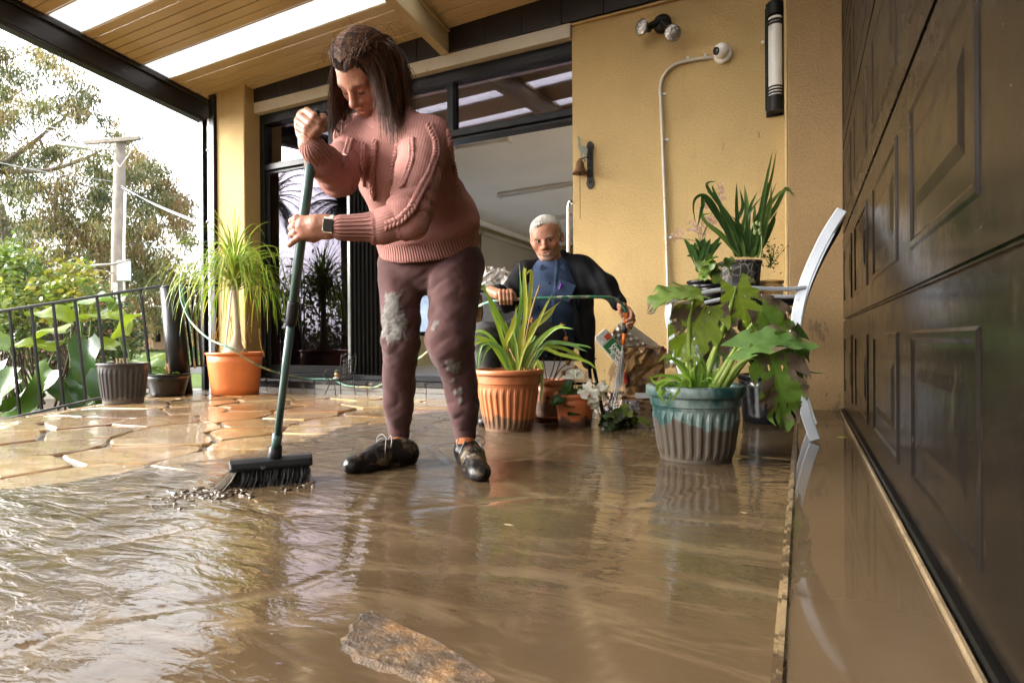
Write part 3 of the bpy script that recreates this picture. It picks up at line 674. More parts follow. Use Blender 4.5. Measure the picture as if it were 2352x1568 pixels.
# ================================================================ GARDEN SIDE
M_LEAF = vcol('soft_leaf', .42, .18, 30, .12, 60, .5, .35)
M_GLOSSLEAF = vcol('glossy_leaf', .24, .16, 22, .12, 40, .55, .28)
M_TREELEAF = vcol('tree_leaf', .5, .25, 3, 0, 60, .4, .30)
M_BARK = vcol('pale_bark', .8, .35, 7, .5, 20, .2)
def blade(mb, base, d, nrm, L, W, shape, droop=.3, wave=0.0, cup=.15, n=9, cols=5, seed=0, jag=None):
    """broad leaf: base point, direction, face normal; droops along its length"""
    base, d, nrm = Vector(base), Vector(d).normalized(), Vector(nrm)
    sd = d.cross(nrm).normalized(); nn = sd.cross(d); vs = []; p = base.copy(); ang = 0
    for i in range(n+1):
        u = i/n; w = shape(u)*W
        for c in range(cols):
            v = -1+2*c/(cols-1)
            z = abs(v)*cup*W + wave*math.sin(u*9+seed+v*2.0)*abs(v)*W
            vs.append(p + sd*(v*w) + nn*z - d*(abs(v)**1.5*(.28*W if u < .25 else 0)*(1-u*4)))
        ang = droop/n; R = Matrix.Rotation(-ang, 3, sd); d = R @ d; nn = R @ nn; p = p + d*(L/n)
    fs = []
    for i in range(n):
        for c in range(cols-1): a = i*cols+c; fs.append((a, a+1, a+cols+1, a+cols))
    mb.add(vs, fs); return p
# ---------------------------------------------------------------- fence
M_IRON = simple('chipped_black_iron', (.016, .015, .016), .35, .3, 10, .25, 60, .5, dirt=(.30, .26, .21), ds=22, dthr=.70)
def fp(x, y): return P(x, y, 5.45)
fe = empty('garden_fence', fp(200, 920), 'leaning black iron fence of square bars along the sloping patio edge', 'fence')
T0, T1, B0, B1 = fp(-60, 724.5), fp(372, 657), fp(-36, 973), fp(398, 876)
ax = (T1-T0).normalized(); back = FW
def rail(a, b, w, h, name, par):
    d = (b-a); u = d.cross(back).normalized(); return MB().obox((a+b)/2, d/2, back*w, u*h).build(name, M_IRON, par, bevel=.003)
rail(T0, T1, .020, .011, 'top_rail', fe); rail(B0, B1, .016, .010, 'bottom_rail', fe)
for i in range(9):
    u = (i+.62)/8.6; a = T0.lerp(T1, u); b = B0.lerp(B1, u)
    MB().obox((a+b)/2, (b-a)/2*.985, back*.010, ax*.010).build('bar', M_IRON, fe, bevel=.002)
fpst = empty('fence_post', P(415, 905, 5.45), 'thick round black fence post leaning at the end of the fence', 'post')
a, b = P(391, 660, 5.45), P(417, 912, 5.45)
MB().tube([b, a], [.096, .084], 20).build('shaft', M_IRON, fpst, True); MB().tube([a, a+(a-b).normalized()*.012], [.086, .07], 20).build('cap', M_IRON, fpst, True)
f2 = empty('short_fence', P(450, 850, 5.6), 'short black iron fence between the round post and the roof post', 'fence')
rail(P(418, 655, 5.5), P(474, 655, 5.75), .018, .010, 'top_rail', f2); rail(P(436, 841, 5.5), P(480, 838, 5.75), .016, .010, 'bottom_rail', f2)
for x0, x1 in ((425, 446), (444, 455), (456, 466)): a, b = P(x0-4, 657, 5.55), P(x1-2, 842, 5.55); MB().obox((a+b)/2, (b-a)/2, back*.010, RT*.010).build('bar', M_IRON, f2)
MB().tube(smooth_path([P(424, 660, 5.5), P(440, 760, 5.5), P(443, 840, 5.5)], 6), .011, 8).build('bent_bar', M_IRON, f2, True)
# ---------------------------------------------------------------- arum lilies (broad leaves) behind the fence
def arum(name, cx, cy, d0, leaves, lab):
    base = P(cx, cy, d0); base.z = GZ; e = empty(name, base, lab, 'plant', 'broad leaved plants behind the fence')
    for k, (x, y, dd, L, W, dirx, diry, face, col) in enumerate(leaves):
        q = P(x, y, d0+dd); b = base+V(R_.uniform(-.18, .18), R_.uniform(-.12, .12), 0)
        mb = MB(); mb.col = (.13, .22, .04); mid = b.lerp(q, .6)+V(0, 0, .08)
        mb.tube(smooth_path([b, mid, q], 5), [.018-.010*i/10 for i in range(11)], 6).build('stalk', M_LEAF, e, True)
        mb = MB(); mb.col = col; dr = RT*dirx + UP*diry - FW*.25
        nrm = (-FW*face + UP*(1-abs(face)*.6) + RT*R_.uniform(-.3, .3)).normalized()
        blade(mb, q, dr, nrm, L, W, lambda u: (math.sin(min(1, u*3.2+.28)*math.pi/2)*(1-u)**.62), R_.uniform(.5, 1.3), .16, .22, 12, 7, k*2.1)
        mb.build('leaf', M_GLOSSLEAF, e, True)
YG, MG, DG, LG = (.21, .28, .035), (.08, .15, .03), (.036, .08, .024), (.15, .24, .065)
arum('arum_plant', 60, 960, 6.2, [(0, 830, -.3, .50, .20, -.3, -.5, .6, DG), (40, 870, -.45, .45, .22, -.7, -.4, .7, MG), (85, 930, -.4, .4, .22, -.9, .1, .75, MG), (130, 800, 0, .42, .17, -.8, .25, .3, YG), (20, 800, .2, .5, .18, -.6, .4, .4, LG), (150, 870, -.2, .4, .2, .5, -.6, .7, DG)], 'large leaved green plant behind the fence at the picture edge')
arum('arum_plant', 190, 950, 6.2, [(200, 780, -.2, .55, .20, .05, -1, .75, DG), (165, 740, 0, .45, .19, -.6, .5, .35, YG), (210, 730, .1, .45, .2, .7, .35, .3, YG), (120, 850, -.35, .45, .2, -.5, -.7, .75, MG), (235, 850, -.3, .5, .2, .3, -.8, .7, DG), (180, 700, .2, .42, .18, .9, .35, .4, LG), (150, 760, .1, .42, .17, -.9, .1, .3, YG)], 'large leaved yellow-green plant behind the middle of the fence')
arum('arum_plant', 310, 930, 6.2, [(285, 770, 0, .4, .17, .2, .6, .3, YG), (255, 720, .2, .3, .12, .5, .75, .4, LG), (300, 850, -.2, .45, .19, .8, .25, .5, LG), (330, 830, -.1, .42, .17, .9, .1, .3, YG), (262, 800, .1, .4, .17, -.7, .2, .4, YG), (345, 900, -.1, .4, .16, .9, .2, .4, MG), (280, 880, -.2, .4, .18, -.5, -.2, .6, MG)], 'large leaved plant behind the black pots at the fence')
# ---------------------------------------------------------------- shrubs
def shrub(name, poly, d0, d1, nclump, nleaf, rad, size, cols, lab, flower=None, stem=True):
    xs = [p[0] for p in poly]; ys = [p[1] for p in poly]
    def inside(x, y):
        c = False; j = len(poly)-1
        for i in range(len(poly)):
            (xi, yi), (xj, yj) = poly[i], poly[j]
            if (yi > y) != (yj > y) and x < (xj-xi)*(y-yi)/(yj-yi)+xi: c = not c
            j = i
        return c
    cx, cy = sum(xs)/len(xs), max(ys); base = P(cx, cy, (d0+d1)/2); base.z = GZ
    e = empty(name, base, lab, 'shrub'); lv = []; fc = []; cc = []; tw = MB(); tw.col = (.10, .075, .055); fl = MB()
    r = random.Random(len(lab)*7+nclump)
    k = 0
    while k < nclump:
        x, y = r.uniform(min(xs), max(xs)), r.uniform(min(ys), max(ys))
        if not inside(x, y): continue
        k += 1; q = P(x, y, r.uniform(d0, d1)); tone = r.uniform(.65, 1.25); cb = r.choice(cols)
        if stem and k % 3 == 0: tw.tube(smooth_path([base+V(r.uniform(-.3, .3), r.uniform(-.3, .3), .1), base.lerp(q, .55)+V(r.uniform(-.2, .2), 0, .1), q], 4), [.014-.0014*i for i in range(9)], 5)
        axd = V(r.uniform(-1, 1), r.uniform(-1, 1), r.uniform(-.2, .9)).normalized()
        for _ in range(nleaf):
            p = q + axd*r.uniform(-rad, rad) + V(r.gauss(0, .3), r.gauss(0, .3), r.gauss(0, .3))*rad
            d = (V(r.uniform(-1, 1), r.uniform(-1, 1), r.uniform(-.6, .6))).normalized(); s = d.cross(V(r.uniform(-1, 1), r.uniform(-1, 1), r.uniform(-1, 1))).normalized(); L = size*r.uniform(.7, 1.3)
            n0 = len(lv); lv += [p, p+d*L*.35+s*L*.36, p+d*L*.8+s*L*.30, p+d*L, p+d*L*.8-s*L*.30, p+d*L*.35-s*L*.36]
            fc += [(n0, n0+1, n0+2, n0+3), (n0, n0+3, n0+4, n0+5)]; tn = tone*r.uniform(.8, 1.2); cc += [shade(cb, tn)]*6
        if flower and r.random() < flower[1]:
            fl.col = flower[0]
            for _ in range(7):
                p = q + V(r.gauss(0, .5), r.gauss(0, .5), r.gauss(0, .5))*rad; d = V(r.uniform(-1, 1), r.uniform(-1, 1), r.uniform(-1, 1)).normalized()*size*.7; s = d.orthogonal()*.8
                fl.add([p-d*.5, p+s*.5, p+d*.5, p-s*.5], [(0, 1, 2, 3)])
    mesh('crown', lv, fc, M_LEAF, e, cols=cc)
    if tw.v: tag(tw.build('stems', M_BARK, e, True), kind='stuff')
    if fl.v: fl.build('blossom', M_LEAF, e)
shrub('flowering_shrub', [(-30, 640), (60, 620), (190, 640), (300, 700), (330, 770), (300, 830), (160, 840), (-30, 840)], 9.5, 11, 330, 42, .20, .055, [(.09, .14, .035), (.13, .17, .05), (.055, .09, .03)], 'pink flowering shrub behind the fence', ((.62, .22, .26), .5))
shrub('carob_shrub', [(-30, 570), (40, 560), (70, 600), (60, 660), (100, 700), (40, 790), (-30, 800)], 7.2, 8.2, 110, 26, .16, .06, [(.17, .24, .06), (.10, .16, .045), (.24, .28, .08)], 'round leaved shrub at the picture edge behind the fence')
shrub('young_carob_shrub', [(85, 640), (150, 600), (200, 600), (215, 650), (175, 690), (200, 720), (110, 740), (90, 700)], 7.0, 7.8, 60, 26, .14, .06, [(.24, .30, .055), (.16, .24, .05), (.32, .30, .07)], 'yellow-green round leaved shrub in front of the pink blossoms')
# ---------------------------------------------------------------- gum trees
def gum(name, poly, d0, d1, nclump, nleaf, cols, lab, trunks, gaps=(), seed=1, size=.25, rad=.58):
    xs = [p[0] for p in poly]; ys = [p[1] for p in poly]; r = random.Random(seed)
    def inside(x, y):
        c = False; j = len(poly)-1
        for i in range(len(poly)):
            (xi, yi), (xj, yj) = poly[i], poly[j]
            if (yi > y) != (yj > y) and x < (xj-xi)*(y-yi)/(yj-yi)+xi: c = not c
            j = i
        return c
    tb = P(*trunks[0][0]); tb.z = GZ
    e = empty(name, tb, lab, 'tree'); V_ = []; C_ = []; tw = MB()
    for pts, r0, r1, col in [(t_[0:1]+t_[1:-3], t_[-3], t_[-2], t_[-1]) for t_ in trunks]:
        q = smooth_path([P(*p) for p in pts], 6); lb_ = MB(); lb_.col = col; lb_.tube(q, [r0+(r1-r0)*i/(len(q)-1) for i in range(len(q))], 8).build('trunk' if pts == trunks[0][:-3] else 'limb', M_BARK, e, True)
    k = 0; tries = 0
    while k < nclump and tries < nclump*30:
        tries += 1; x, y = r.uniform(min(xs), max(xs)), r.uniform(min(ys), max(ys))
        if not inside(x, y) or any((x-gx)**2/(ga*ga)+(y-gy)**2/(gb*gb) < r.uniform(.6, 1.1) for gx, gy, ga, gb in gaps): continue
        k += 1; q = P(x, y, r.uniform(d0, d1)); cb = np.array(r.choice(cols))*r.uniform(.7, 1.2)
        if k % 2 == 0:
            tw.col = (.20, .15, .11); a = q+V(r.uniform(-.8, .8), r.uniform(-.8, .8), r.uniform(-.9, .1)); tw.tube([a, a.lerp(q, .5)+V(0, 0, .12), q], [.035, .022, .008], 4)
        m = int(nleaf*r.uniform(.6, 1.3)); sg = rad*r.uniform(.6, 1.2)
        c = np.array(q) + np.random.default_rng(seed*1000+k).normal(0, 1, (m, 3))*np.array([sg*.55, sg*.55, sg*.42])
        g_ = np.random.default_rng(seed*999+k)
        d = g_.normal(0, .38, (m, 3)); d[:, 2] -= .9; d /= np.linalg.norm(d, axis=1)[:, None]
        s = np.cross(d, g_.normal(0, 1, (m, 3))); s /= np.linalg.norm(s, axis=1)[:, None]
        L = size*g_.uniform(.6, 1.3, (m, 1)); w2 = L*.115
        V_.append(np.stack([c, c+d*L*.4+s*w2, c+d*L, c+d*L*.4-s*w2], 1).reshape(-1, 3)); C_.append(np.repeat(cb[None]*g_.uniform(.75, 1.25, (m, 1)), 4, 0))
    vv = np.concatenate(V_); cc = np.clip(np.concatenate(C_), 0, 1); fs = np.arange(len(vv)).reshape(-1, 4)
    mesh('crown', vv, fs, M_TREELEAF, e, cols=cc); tag(tw.build('twigs', M_BARK, e, True), kind='stuff'); return e
GC1 = [(.14, .16, .065), (.19, .19, .08), (.27, .20, .09), (.10, .125, .06), (.22, .17, .08)]
GC2 = [(.29, .20, .085), (.20, .19, .07), (.33, .21, .10), (.15, .16, .06)]
gum('gum_tree', [(-120, 60), (20, 110), (100, 95), (160, 160), (205, 185), (245, 250), (275, 300), (320, 345), (345, 420), (370, 470), (360, 640), (-120, 640)], 24, 31, 270, 140, GC1, 'tall gum tree with drooping olive foliage behind the utility pole',
    [[(60, 700, 28), (20, 560, 28), (-20, 420, 28), (-30, 380, 28), .34, .16, (.30, .25, .21)], [(-30, 400, 27), (60, 340, 27), (110, 300, 27), (150, 270, 27), .13, .04, (.26, .21, .20)], [(90, 320, 27), (110, 345, 27), (160, 310, 27), .07, .03, (.26, .21, .20)], [(-40, 395, 26), (100, 392, 26), (180, 370, 26), (225, 350, 26), .12, .05, (.36, .31, .27)], [(150, 270, 27), (118, 250, 27), (100, 265, 27), .05, .02, (.26, .21, .20)]],
    [(75, 292, 52, 22), (190, 290, 60, 22), (130, 260, 30, 15), (30, 180, 16, 12), (120, 200, 14, 12), (240, 330, 30, 14), (20, 600, 40, 14)], 3)
gum('gum_tree', [(230, 420), (300, 330), (345, 350), (400, 430), (435, 480), (425, 530), (445, 580), (480, 640), (480, 760), (200, 770), (180, 560)], 26, 34, 200, 140, GC2, 'rusty olive gum tree to the house side of the utility pole',
    [[(285, 790, 29), (282, 700, 29), (295, 620, 29), (330, 520, 29), .26, .08, (.30, .22, .17)], [(238, 790, 30), (232, 640, 30), (225, 540, 30), (235, 470, 30), .20, .06, (.36, .25, .19)], [(300, 640, 28), (350, 610, 28), (400, 590, 28), .09, .03, (.34, .27, .22)], [(282, 720, 29), (330, 690, 29), (370, 640, 29), .10, .03, (.28, .2, .15)]],
    [(300, 560, 22, 9), (400, 560, 18, 14), (290, 600, 12, 8), (428, 640, 14, 20)], 5)
gum('gum_tree', [(-60, 480), (120, 490), (250, 520), (330, 580), (330, 720), (-60, 720)], 33, 38, 130, 120, GC1+GC2, 'dense gum tree crown low behind the flowering shrub',
    [[(140, 800, 35), (150, 640, 35), (160, 540, 35), .3, .1, (.30, .22, .17)]], [(40, 500, 30, 16), (170, 470, 22, 10)], 8)
tl = MB(); fl_ = MB()
# one grey limb hanging low across the garden
lb = empty('bare_limb', P(200, 612, 14), 'long bare grey limb lying across the shrubs behind the fence', 'branch')
MB().tube(smooth_path([P(110, 622, 14), P(160, 615, 14), P(215, 610, 14), P(262, 606, 14), P(300, 596, 14)], 6), [.055-.0016*i for i in range(25)], 8).build('limb', simple('grey_limb', (.30, .26, .23), .8, .2), lb, True)
MB().tube(smooth_path([P(150, 616, 14), P(200, 620, 14), P(235, 622, 14), P(262, 628, 14)], 6), [.03-.001*i for i in range(19)], 6).build('side_branch', simple('grey_twig', (.24, .2, .17), .8, .2), lb, True)
# far treeline, one mass: closes the horizon all round
def far_wood():
    vv = []; cc = []; g_ = np.random.default_rng(11)
    for k in range(2600):
        a = g_.uniform(math.radians(60), math.radians(345)); rr = g_.uniform(60, 85)
        c = np.array([math.cos(a)*rr, math.sin(a)*rr, GZ+g_.uniform(0, 1)**1.5*(8 if math.degrees(a) > 200 else 7)])
        m = 34; q = c + g_.normal(0, 1, (m, 3))*np.array([1.5, 1.5, 1.0]); d = g_.normal(0, 1, (m, 3)); s = g_.normal(0, 1, (m, 3)); sz = g_.uniform(.25, .5, (m, 1))
        d = d/np.linalg.norm(d, axis=1)[:, None]*sz; s = s/np.linalg.norm(s, axis=1)[:, None]*sz*.6
        vv.append(np.stack([q-d, q+s, q+d, q-s], 1).reshape(-1, 3)); cc.append(np.repeat(np.array([[.08, .095, .035]])*g_.uniform(.6, 1.4), 4*m, 0))
    vv = np.concatenate(vv); o = mesh('far_wood', vv, np.arange(len(vv)).reshape(-1, 4), M_TREELEAF, None, cols=np.concatenate(cc)); tag(o, 'distant green trees on the skyline beyond the road', 'trees', kind='stuff')
far_wood()
# ---------------------------------------------------------------- utility pole, street lamp, wires
up_ = empty('utility_pole', P(272, 760, 17), 'grey timber utility pole with a crossarm and insulators behind the fence', 'utility pole')
M_TIMBER = simple('weathered_grey_timber', (.27, .235, .20), .85, .25, 3, .5, 14, .2, bd=.02)
DP = 17; b0 = P(271, 775, DP); b0.z = GZ
MB().tube([b0, P(271, 560, DP), P(276, 330, DP)], [.185, .165, .135], 14).build('shaft', M_TIMBER, up_, True)
a, b = P(204, 334, DP), P(332, 323, DP); MB().obox((a+b)/2-FW*.2, (b-a)/2, FW*.05, UP*.055).build('crossarm', M_TIMBER, up_, bevel=.01)
for (x0, y0, x1, y1) in ((250, 348, 276, 384), (304, 344, 276, 384)): MB().tube([P(x0, y0, DP-.2), P(x1, y1, DP-.2)], .018, 6).build('brace', simple('pale_brace', (.5, .45, .4), .6), up_)
for (x, y) in ((220, 328), (250, 326), (298, 320), (327, 318)):
    MB().lathe(P(x, y, DP-.2), [(.02, -.03), (.05, .0), (.05, .03), (.03, .05), (.05, .06), (.04, .09), (0, .1)], 10).build('insulator', simple('pale_porcelain', (.55, .6, .72), .25, .05, bump=0), up_, True)
MB().lathe(P(283, 326, DP), [(.12, -.02), (.14, .02), (.1, .06), (0, .08)], 12).build('pole_cap', M_TIMBER, up_, True)
M_PVC = simple('white_conduit', (.75, .75, .75), .4, .05)
MB().tube([P(286, 790, DP-.2), P(285, 560, DP-.2), P(288, 440, DP-.2)], .03, 8).build('conduit', M_PVC, up_, True)
MB().tube([P(266, 700, DP-.2), P(265, 650, DP-.2)], .05, 8).build('cable_guard', M_PVC, up_, True)
a = P(285, 622, DP-.25); MB().obox(a, RT*.15, FW*.08, UP*.28).build('meter_box', simple('pale_meter_box', (.62, .66, .68), .4, .05), up_, bevel=.01)
sl = empty('street_lamp', P(200, 332, DP), 'pale street lamp head on an arm from the utility pole', 'street lamp')
MB().tube(smooth_path([P(272, 345, DP), P(235, 342, DP-.3), P(206, 338, DP-.5)], 4), .03, 6).build('arm', M_PVC, sl, True)
MB().obox(P(170, 335, DP-.6), (RT*.42-UP*.06), FW*.12, UP*.055).build('lamp_head', simple('lamp_housing', (.62, .60, .55), .4), sl, bevel=.02)
for k, pts in enumerate([[(-40, 255, 30), (90, 285, 22), (220, 322, DP-.2)], [(-40, 272, 30), (110, 300, 22), (250, 320, DP-.2)], [(-30, 368, 9), (120, 398, 13), (268, 418, DP)], [(276, 430, DP), (360, 470, 12), (470, 515, 7.2)], [(276, 425, DP), (350, 468, 12), (470, 520, 7.0)], [(298, 316, DP), (370, 360, 24), (470, 405, 40)], [(327, 314, DP), (400, 352, 24), (470, 388, 40)]]):
    w_ = MB().tube(smooth_path([P(*p) for p in pts], 8), .012, 5).build('power_wire', simple('pale_cable' if k == 2 else 'dark_cable', (.3, .3, .3) if k == 2 else (.09, .09, .1), .5), None, True)
    tag(w_, ['upper wire running from the crossarm to the picture edge', 'second wire below it from the crossarm to the picture edge', 'pale sagging cable from the pole to the picture edge', 'thick service cable from the pole to the roof post', 'thin line beside the service cable to the roof post', 'outer wire from the crossarm away behind the house', 'end wire from the crossarm away behind the house'][k], 'wire', 'wires on the utility pole')
# ---------------------------------------------------------------- house beyond the road
hs_ = empty('far_house', P(345, 800, 40), 'brown brick house with dark carport far beyond the lawn', 'house')
DH = 40
def fbox(name, x0, x1, y0, y1, d, th, mt): a, b = P(x0, y0, d), P(x1, y1, d); MB().obox((a+b)/2+_f0*th/2, _r0*((b-a).dot(_r0)/2), _f0*th/2, V(0, 0, (a-b).z/2)).build(name, mt, hs_)
tb_ = NT('far_brick'); br = tb_.n('ShaderNodeTexBrick'); tb_.l(tb_.co(), br.inputs[0]); br.inputs['Scale'].default_value = 3; br.inputs['Color1'].default_value = (.30, .16, .08, 1); br.inputs['Color2'].default_value = (.36, .2, .1, 1); br.inputs['Mortar'].default_value = (.35, .3, .25, 1)
M_FBRICK = tb_.done(tb_.bsdf(br.outputs[0], .8))
fbox('wall', 318, 352, 715, 802, DH, 4, M_FBRICK); fbox('roof', 310, 362, 704, 717, DH-1, 6, M_DARKSTEEL); fbox('carport_roof', 352, 394, 738, 748, DH-1, 5, M_DARKSTEEL); fbox('carport_back', 354, 392, 750, 800, DH+3, .3, M_BLACK)
fbox('window', 327, 336, 738, 770, DH-.08, .06, M_GLASS); fbox('window', 355, 368, 752, 785, DH-.08, .06, M_GLASS); fbox('wall', 394, 470, 700, 800, DH+4, 4, simple('pale_far_wall', (.5, .47, .42), .8))
# ---------------------------------------------------------------- palms behind the camera, seen mirrored in the door glass
def palm(base, h, L, nf, lab, seed):
    r = random.Random(seed); e = empty('date_palm', base, lab, 'palm tree', 'palms mirrored in the glass'); top = Vector(base)+V(0, 0, h)
    MB().tube([base, Vector(base)+V(0, 0, h*.5), top], [.22, .17, .2], 12).build('trunk', simple('palm_bark', (.10, .075, .05), .9, .3, 4, .8, 12, bd=.05), e, True)
    fm_ = MB()
    for k in range(nf):
        a = r.uniform(0, 2*math.pi); el = r.uniform(-.5, 1.35); p = top.copy(); d = V(math.cos(a)*math.cos(el), math.sin(a)*math.cos(el), math.sin(el)); path = [p.copy()]
        for i in range(12): p = p + d*(L/12); d = (d+V(0, 0, -.13*(1+.3*(1.35-el)))).normalized(); path.append(p.copy())
        fm_.col = shade((.06, .085, .03), r.uniform(.7, 1.3)); fm_.tube(path, [.03-.002*i for i in range(13)], 4)
        for i in range(1, 13):
            t_ = (path[i]-path[i-1]).normalized(); sd_ = t_.cross(V(0, 0, 1)); sd_ = sd_.normalized() if sd_.length > .01 else V(1, 0, 0)
            for q in range(3):
                o = path[i-1].lerp(path[i], q/3); ll = .5*math.sin(min(1, i/12+.12)*math.pi)**.6+.08
                for s in (-1, 1):
                    tip = o + (sd_*s*.8+t_*.55+V(0, 0, -.35))*ll; fm_.add([o, o+t_*.05, tip], [(0, 1, 2)])
    fm_.build('crown', M_TREELEAF, e)
def mirror(px, py, D):                        # a point at mirrored distance D beyond the glass
    p = P(px, py, D); return V(p.x, 2*(YD-.013)-p.y, p.z)
for px, D, topy, L, s in ((628, 36, 455, 3.4, 1), (792, 33, 470, 3.2, 2)):
    b = mirror(px, 780, D); h = mirror(px, topy, D).z-GZ; palm(V(b.x, b.y, GZ), h, L, 60, ['tall palm mirrored in the door glass, the one nearer the column', 'tall palm mirrored in the door glass, the one nearer the screen'][s-1], s)
# ================================================================ POTS AND PLANTS
def pot_mat(name, col, mudz=None, mud=(.085, .056, .034), base=0.0, spots=.5, rough=.38, white=None):
    """plastic pot, mud tide mark up to mudz above its base (world z) and splashes"""
    t = NT(name); co = t.gpos(); sep = t.n('ShaderNodeSeparateXYZ'); t.l(co, sep.inputs[0])
    c = t.ramp(t.noise(6, 5, .6, co), [(.3, shade(col, .82)), (.7, shade(col, 1.12))])
    if white: c = t.mix(t.ramp(t.noise(8, 7, .7, t.map(co, (1, 1, .45))), [(.46, 0.0), (.60, .6)]), c, white)
    c = t.mix(t.ramp(t.noise(24, 6, .75, co), [(.655+.04*(1-spots), 0.0), (.675+.04*(1-spots), .85)]), c, mud)
    r = rough
    if mudz:
        edge = t.math('MULTIPLY_ADD', t.noise(9, 5, .6, co), .16, t.math('MULTIPLY', sep.outputs['Z'], -1.0))
        m = t.ramp(t.math('ADD', edge, mudz+.5-.08), [(.495, 0.0), (.505, .93)]); c = t.mix(m, c, mud); r = t.mix(m, rough, .55)
    nm = t.bump(t.noise(30, 5, .6, co), .12, .006)
    return t.done(t.bsdf(c, r, nm, .5))
M_SOIL = simple('dark_potting_soil', (.04, .027, .017), .8, .4, 20, 1.0, 60, .3, bd=.02)
def pot(par, c, H, r0, r1, mt, rimh=.03, rimw=.012, ribs=False, band=None, soil=.03, n=48):
    """tapered pot on its base centre c; wall, rim and soil as parts"""
    m = MB(); pr = [(r0*.9, 0), (r0, .004)]
    zb = H-rimh-(band or 0)
    if ribs:
        pr += [(r0+(r1-r0)*.05, .012)]
        for k in range(7): u = .08+.86*k/6; pr.append((r0+(r1-r0)*u*zb/H, zb*u, .0065*(1 if 0 < k < 6 else 0)))
    else:
        for k in range(1, 5): u = k/5; pr.append((r0+(r1-r0)*u*zb/H, zb*u))
    ru = r0+(r1-r0)*zb/H
    if band: pr += [(ru+.002, zb), (ru+.007, zb+.004), (ru+.010, H-rimh)]
    else: pr += [(ru, zb)]
    m.lathe(c, pr+[(r1-.012, H-rimh+.001), (r1-.012, H-.06), (r1-.02, H-soil-.02)], 112 if ribs else n); m.build('pot_wall', mt, par, not ribs)
    rm = MB().lathe(c, [(r1-.010, H-rimh), (r1+rimw*.7, H-rimh+.001), (r1+rimw, H-rimh+.007), (r1+rimw, H-.006), (r1+rimw*.6, H), (r1-.006, H), (r1-.011, H-.008), (r1-.0125, H-rimh+.002)], n); rm.f = rm.f[:-2] if False else [f for f in rm.f if len(f) == 4]; rm.m = rm.m[:len(rm.f)]
    rm.build('rim', mt, par, True)
    sl_ = MB().lathe(c, [(.0001, H-soil+.012), (r1*.5, H-soil+.006), (r1-.014, H-soil)], 24); sl_.f = [f for f in sl_.f if len(f) == 4]; sl_.m = sl_.m[:len(sl_.f)]; sl_.build('soil', M_SOIL, par, True)
TERRA = (.44, .145, .055)
# --- ponytail palm in a terracotta coloured pot by the column
pc = PZ(541, 905, 0.012); pc.z = .014
pp = empty('ponytail_palm', pc, 'ponytail palm with a fountain of thin leaves in an orange pot by the column', 'potted plant')
dP = (pc-CAM).dot(FW); s_ = dP/FPX
pot(pp, pc, 96*s_, 50*s_, 60*s_, pot_mat('orange_plastic_pot', (.60, .17, .045), None, spots=.5), .022, .010)
tp_ = MB(); tp_.col = (.42, .34, .25); b = pc+V(0, 0, 88*s_)
tk = [(0, -.02, .115), (0, .03, .11), (.005, .07, .075), (.012, .11, .045), (.02, .19, .030), (.018, .32, .026), (.012, .48, .026), (.0, .60, .030), (-.002, .66, .02)]
tp_.tube([b+RT*q[0]+V(0, 0, q[1]) for q in tk], [q[2] for q in tk], 16).build('trunk', vcol('ponytail_trunk', .8, .3, 18, .6, 40, .2), pp, True)
MB().tube([b+RT*-.10+V(0, 0, -.01), b+RT*-.06+V(0, 0, .3), b+RT*-.02+V(0, 0, .66)], .009, 8).build('white_stake', simple('white_stake', (.75, .74, .7), .4), pp, True)
MB().obox(b+V(0, 0, -.012), RT*.10, FW*.09, V(0, 0, .012)).build('mulch', M_SOIL, pp, bevel=.01)
crown = b+V(0, 0, .62); lm = []
r = random.Random(5)
for k in range(250):
    a = r.uniform(0, 2*math.pi); el = r.choice([r.uniform(.9, 1.5), r.uniform(.2, 1.1), r.uniform(.2, 1.1)]); L = r.uniform(.5, .9)*(1.0 if el < 1.2 else .75)
    o = crown+V(r.gauss(0, .015), r.gauss(0, .015), r.uniform(-.05, .16)); d = V(math.cos(a)*math.cos(el), math.sin(a)*math.cos(el), math.sin(el)); pts = [o]; n = 14; g_ = r.uniform(.27, .44)*(1 if el < 1.25 else .55)
    p = o
    for i in range(n):
        p = p+d*(L/n); d = (d+V(0, 0, -g_*(.25+1.1*i/n))).normalized()
        if p.y > YSTEP-.02: p.y = YSTEP-.02
        if p.z < .33: break
        pts.append(p)
    if len(pts) < 4: continue
    mb = MB(); mb.col = shade(r.choice([(.30, .38, .06), (.20, .32, .05), (.40, .46, .12), (.15, .26, .04), (.46, .38, .10) if el < .4 else (.25, .36, .06)]), r.uniform(.8, 1.2))
    mb.ribbon(pts, lambda u: .0088*(1-u)**.5*(.5+min(.5, u*3)), None, .3); lm.append(mb)
for i, mb in enumerate(lm): mb.build('leaf', M_LEAF, pp, True)
for k in range(14):
    a = r.uniform(0, 2*math.pi); o = crown+V(math.cos(a)*r.uniform(.05, .3), math.sin(a)*r.uniform(.02, .2), r.uniform(-.45, -.2)); mb = MB(); mb.col = (.40, .22, .07)
    mb.ribbon(smooth_path([o, o+V(r.uniform(-.06, .06), -.02, -.12), o+V(r.uniform(-.1, .1), -.02, -.25)], 4), lambda u: .003, None).build('dry_leaf', M_LEAF, pp)
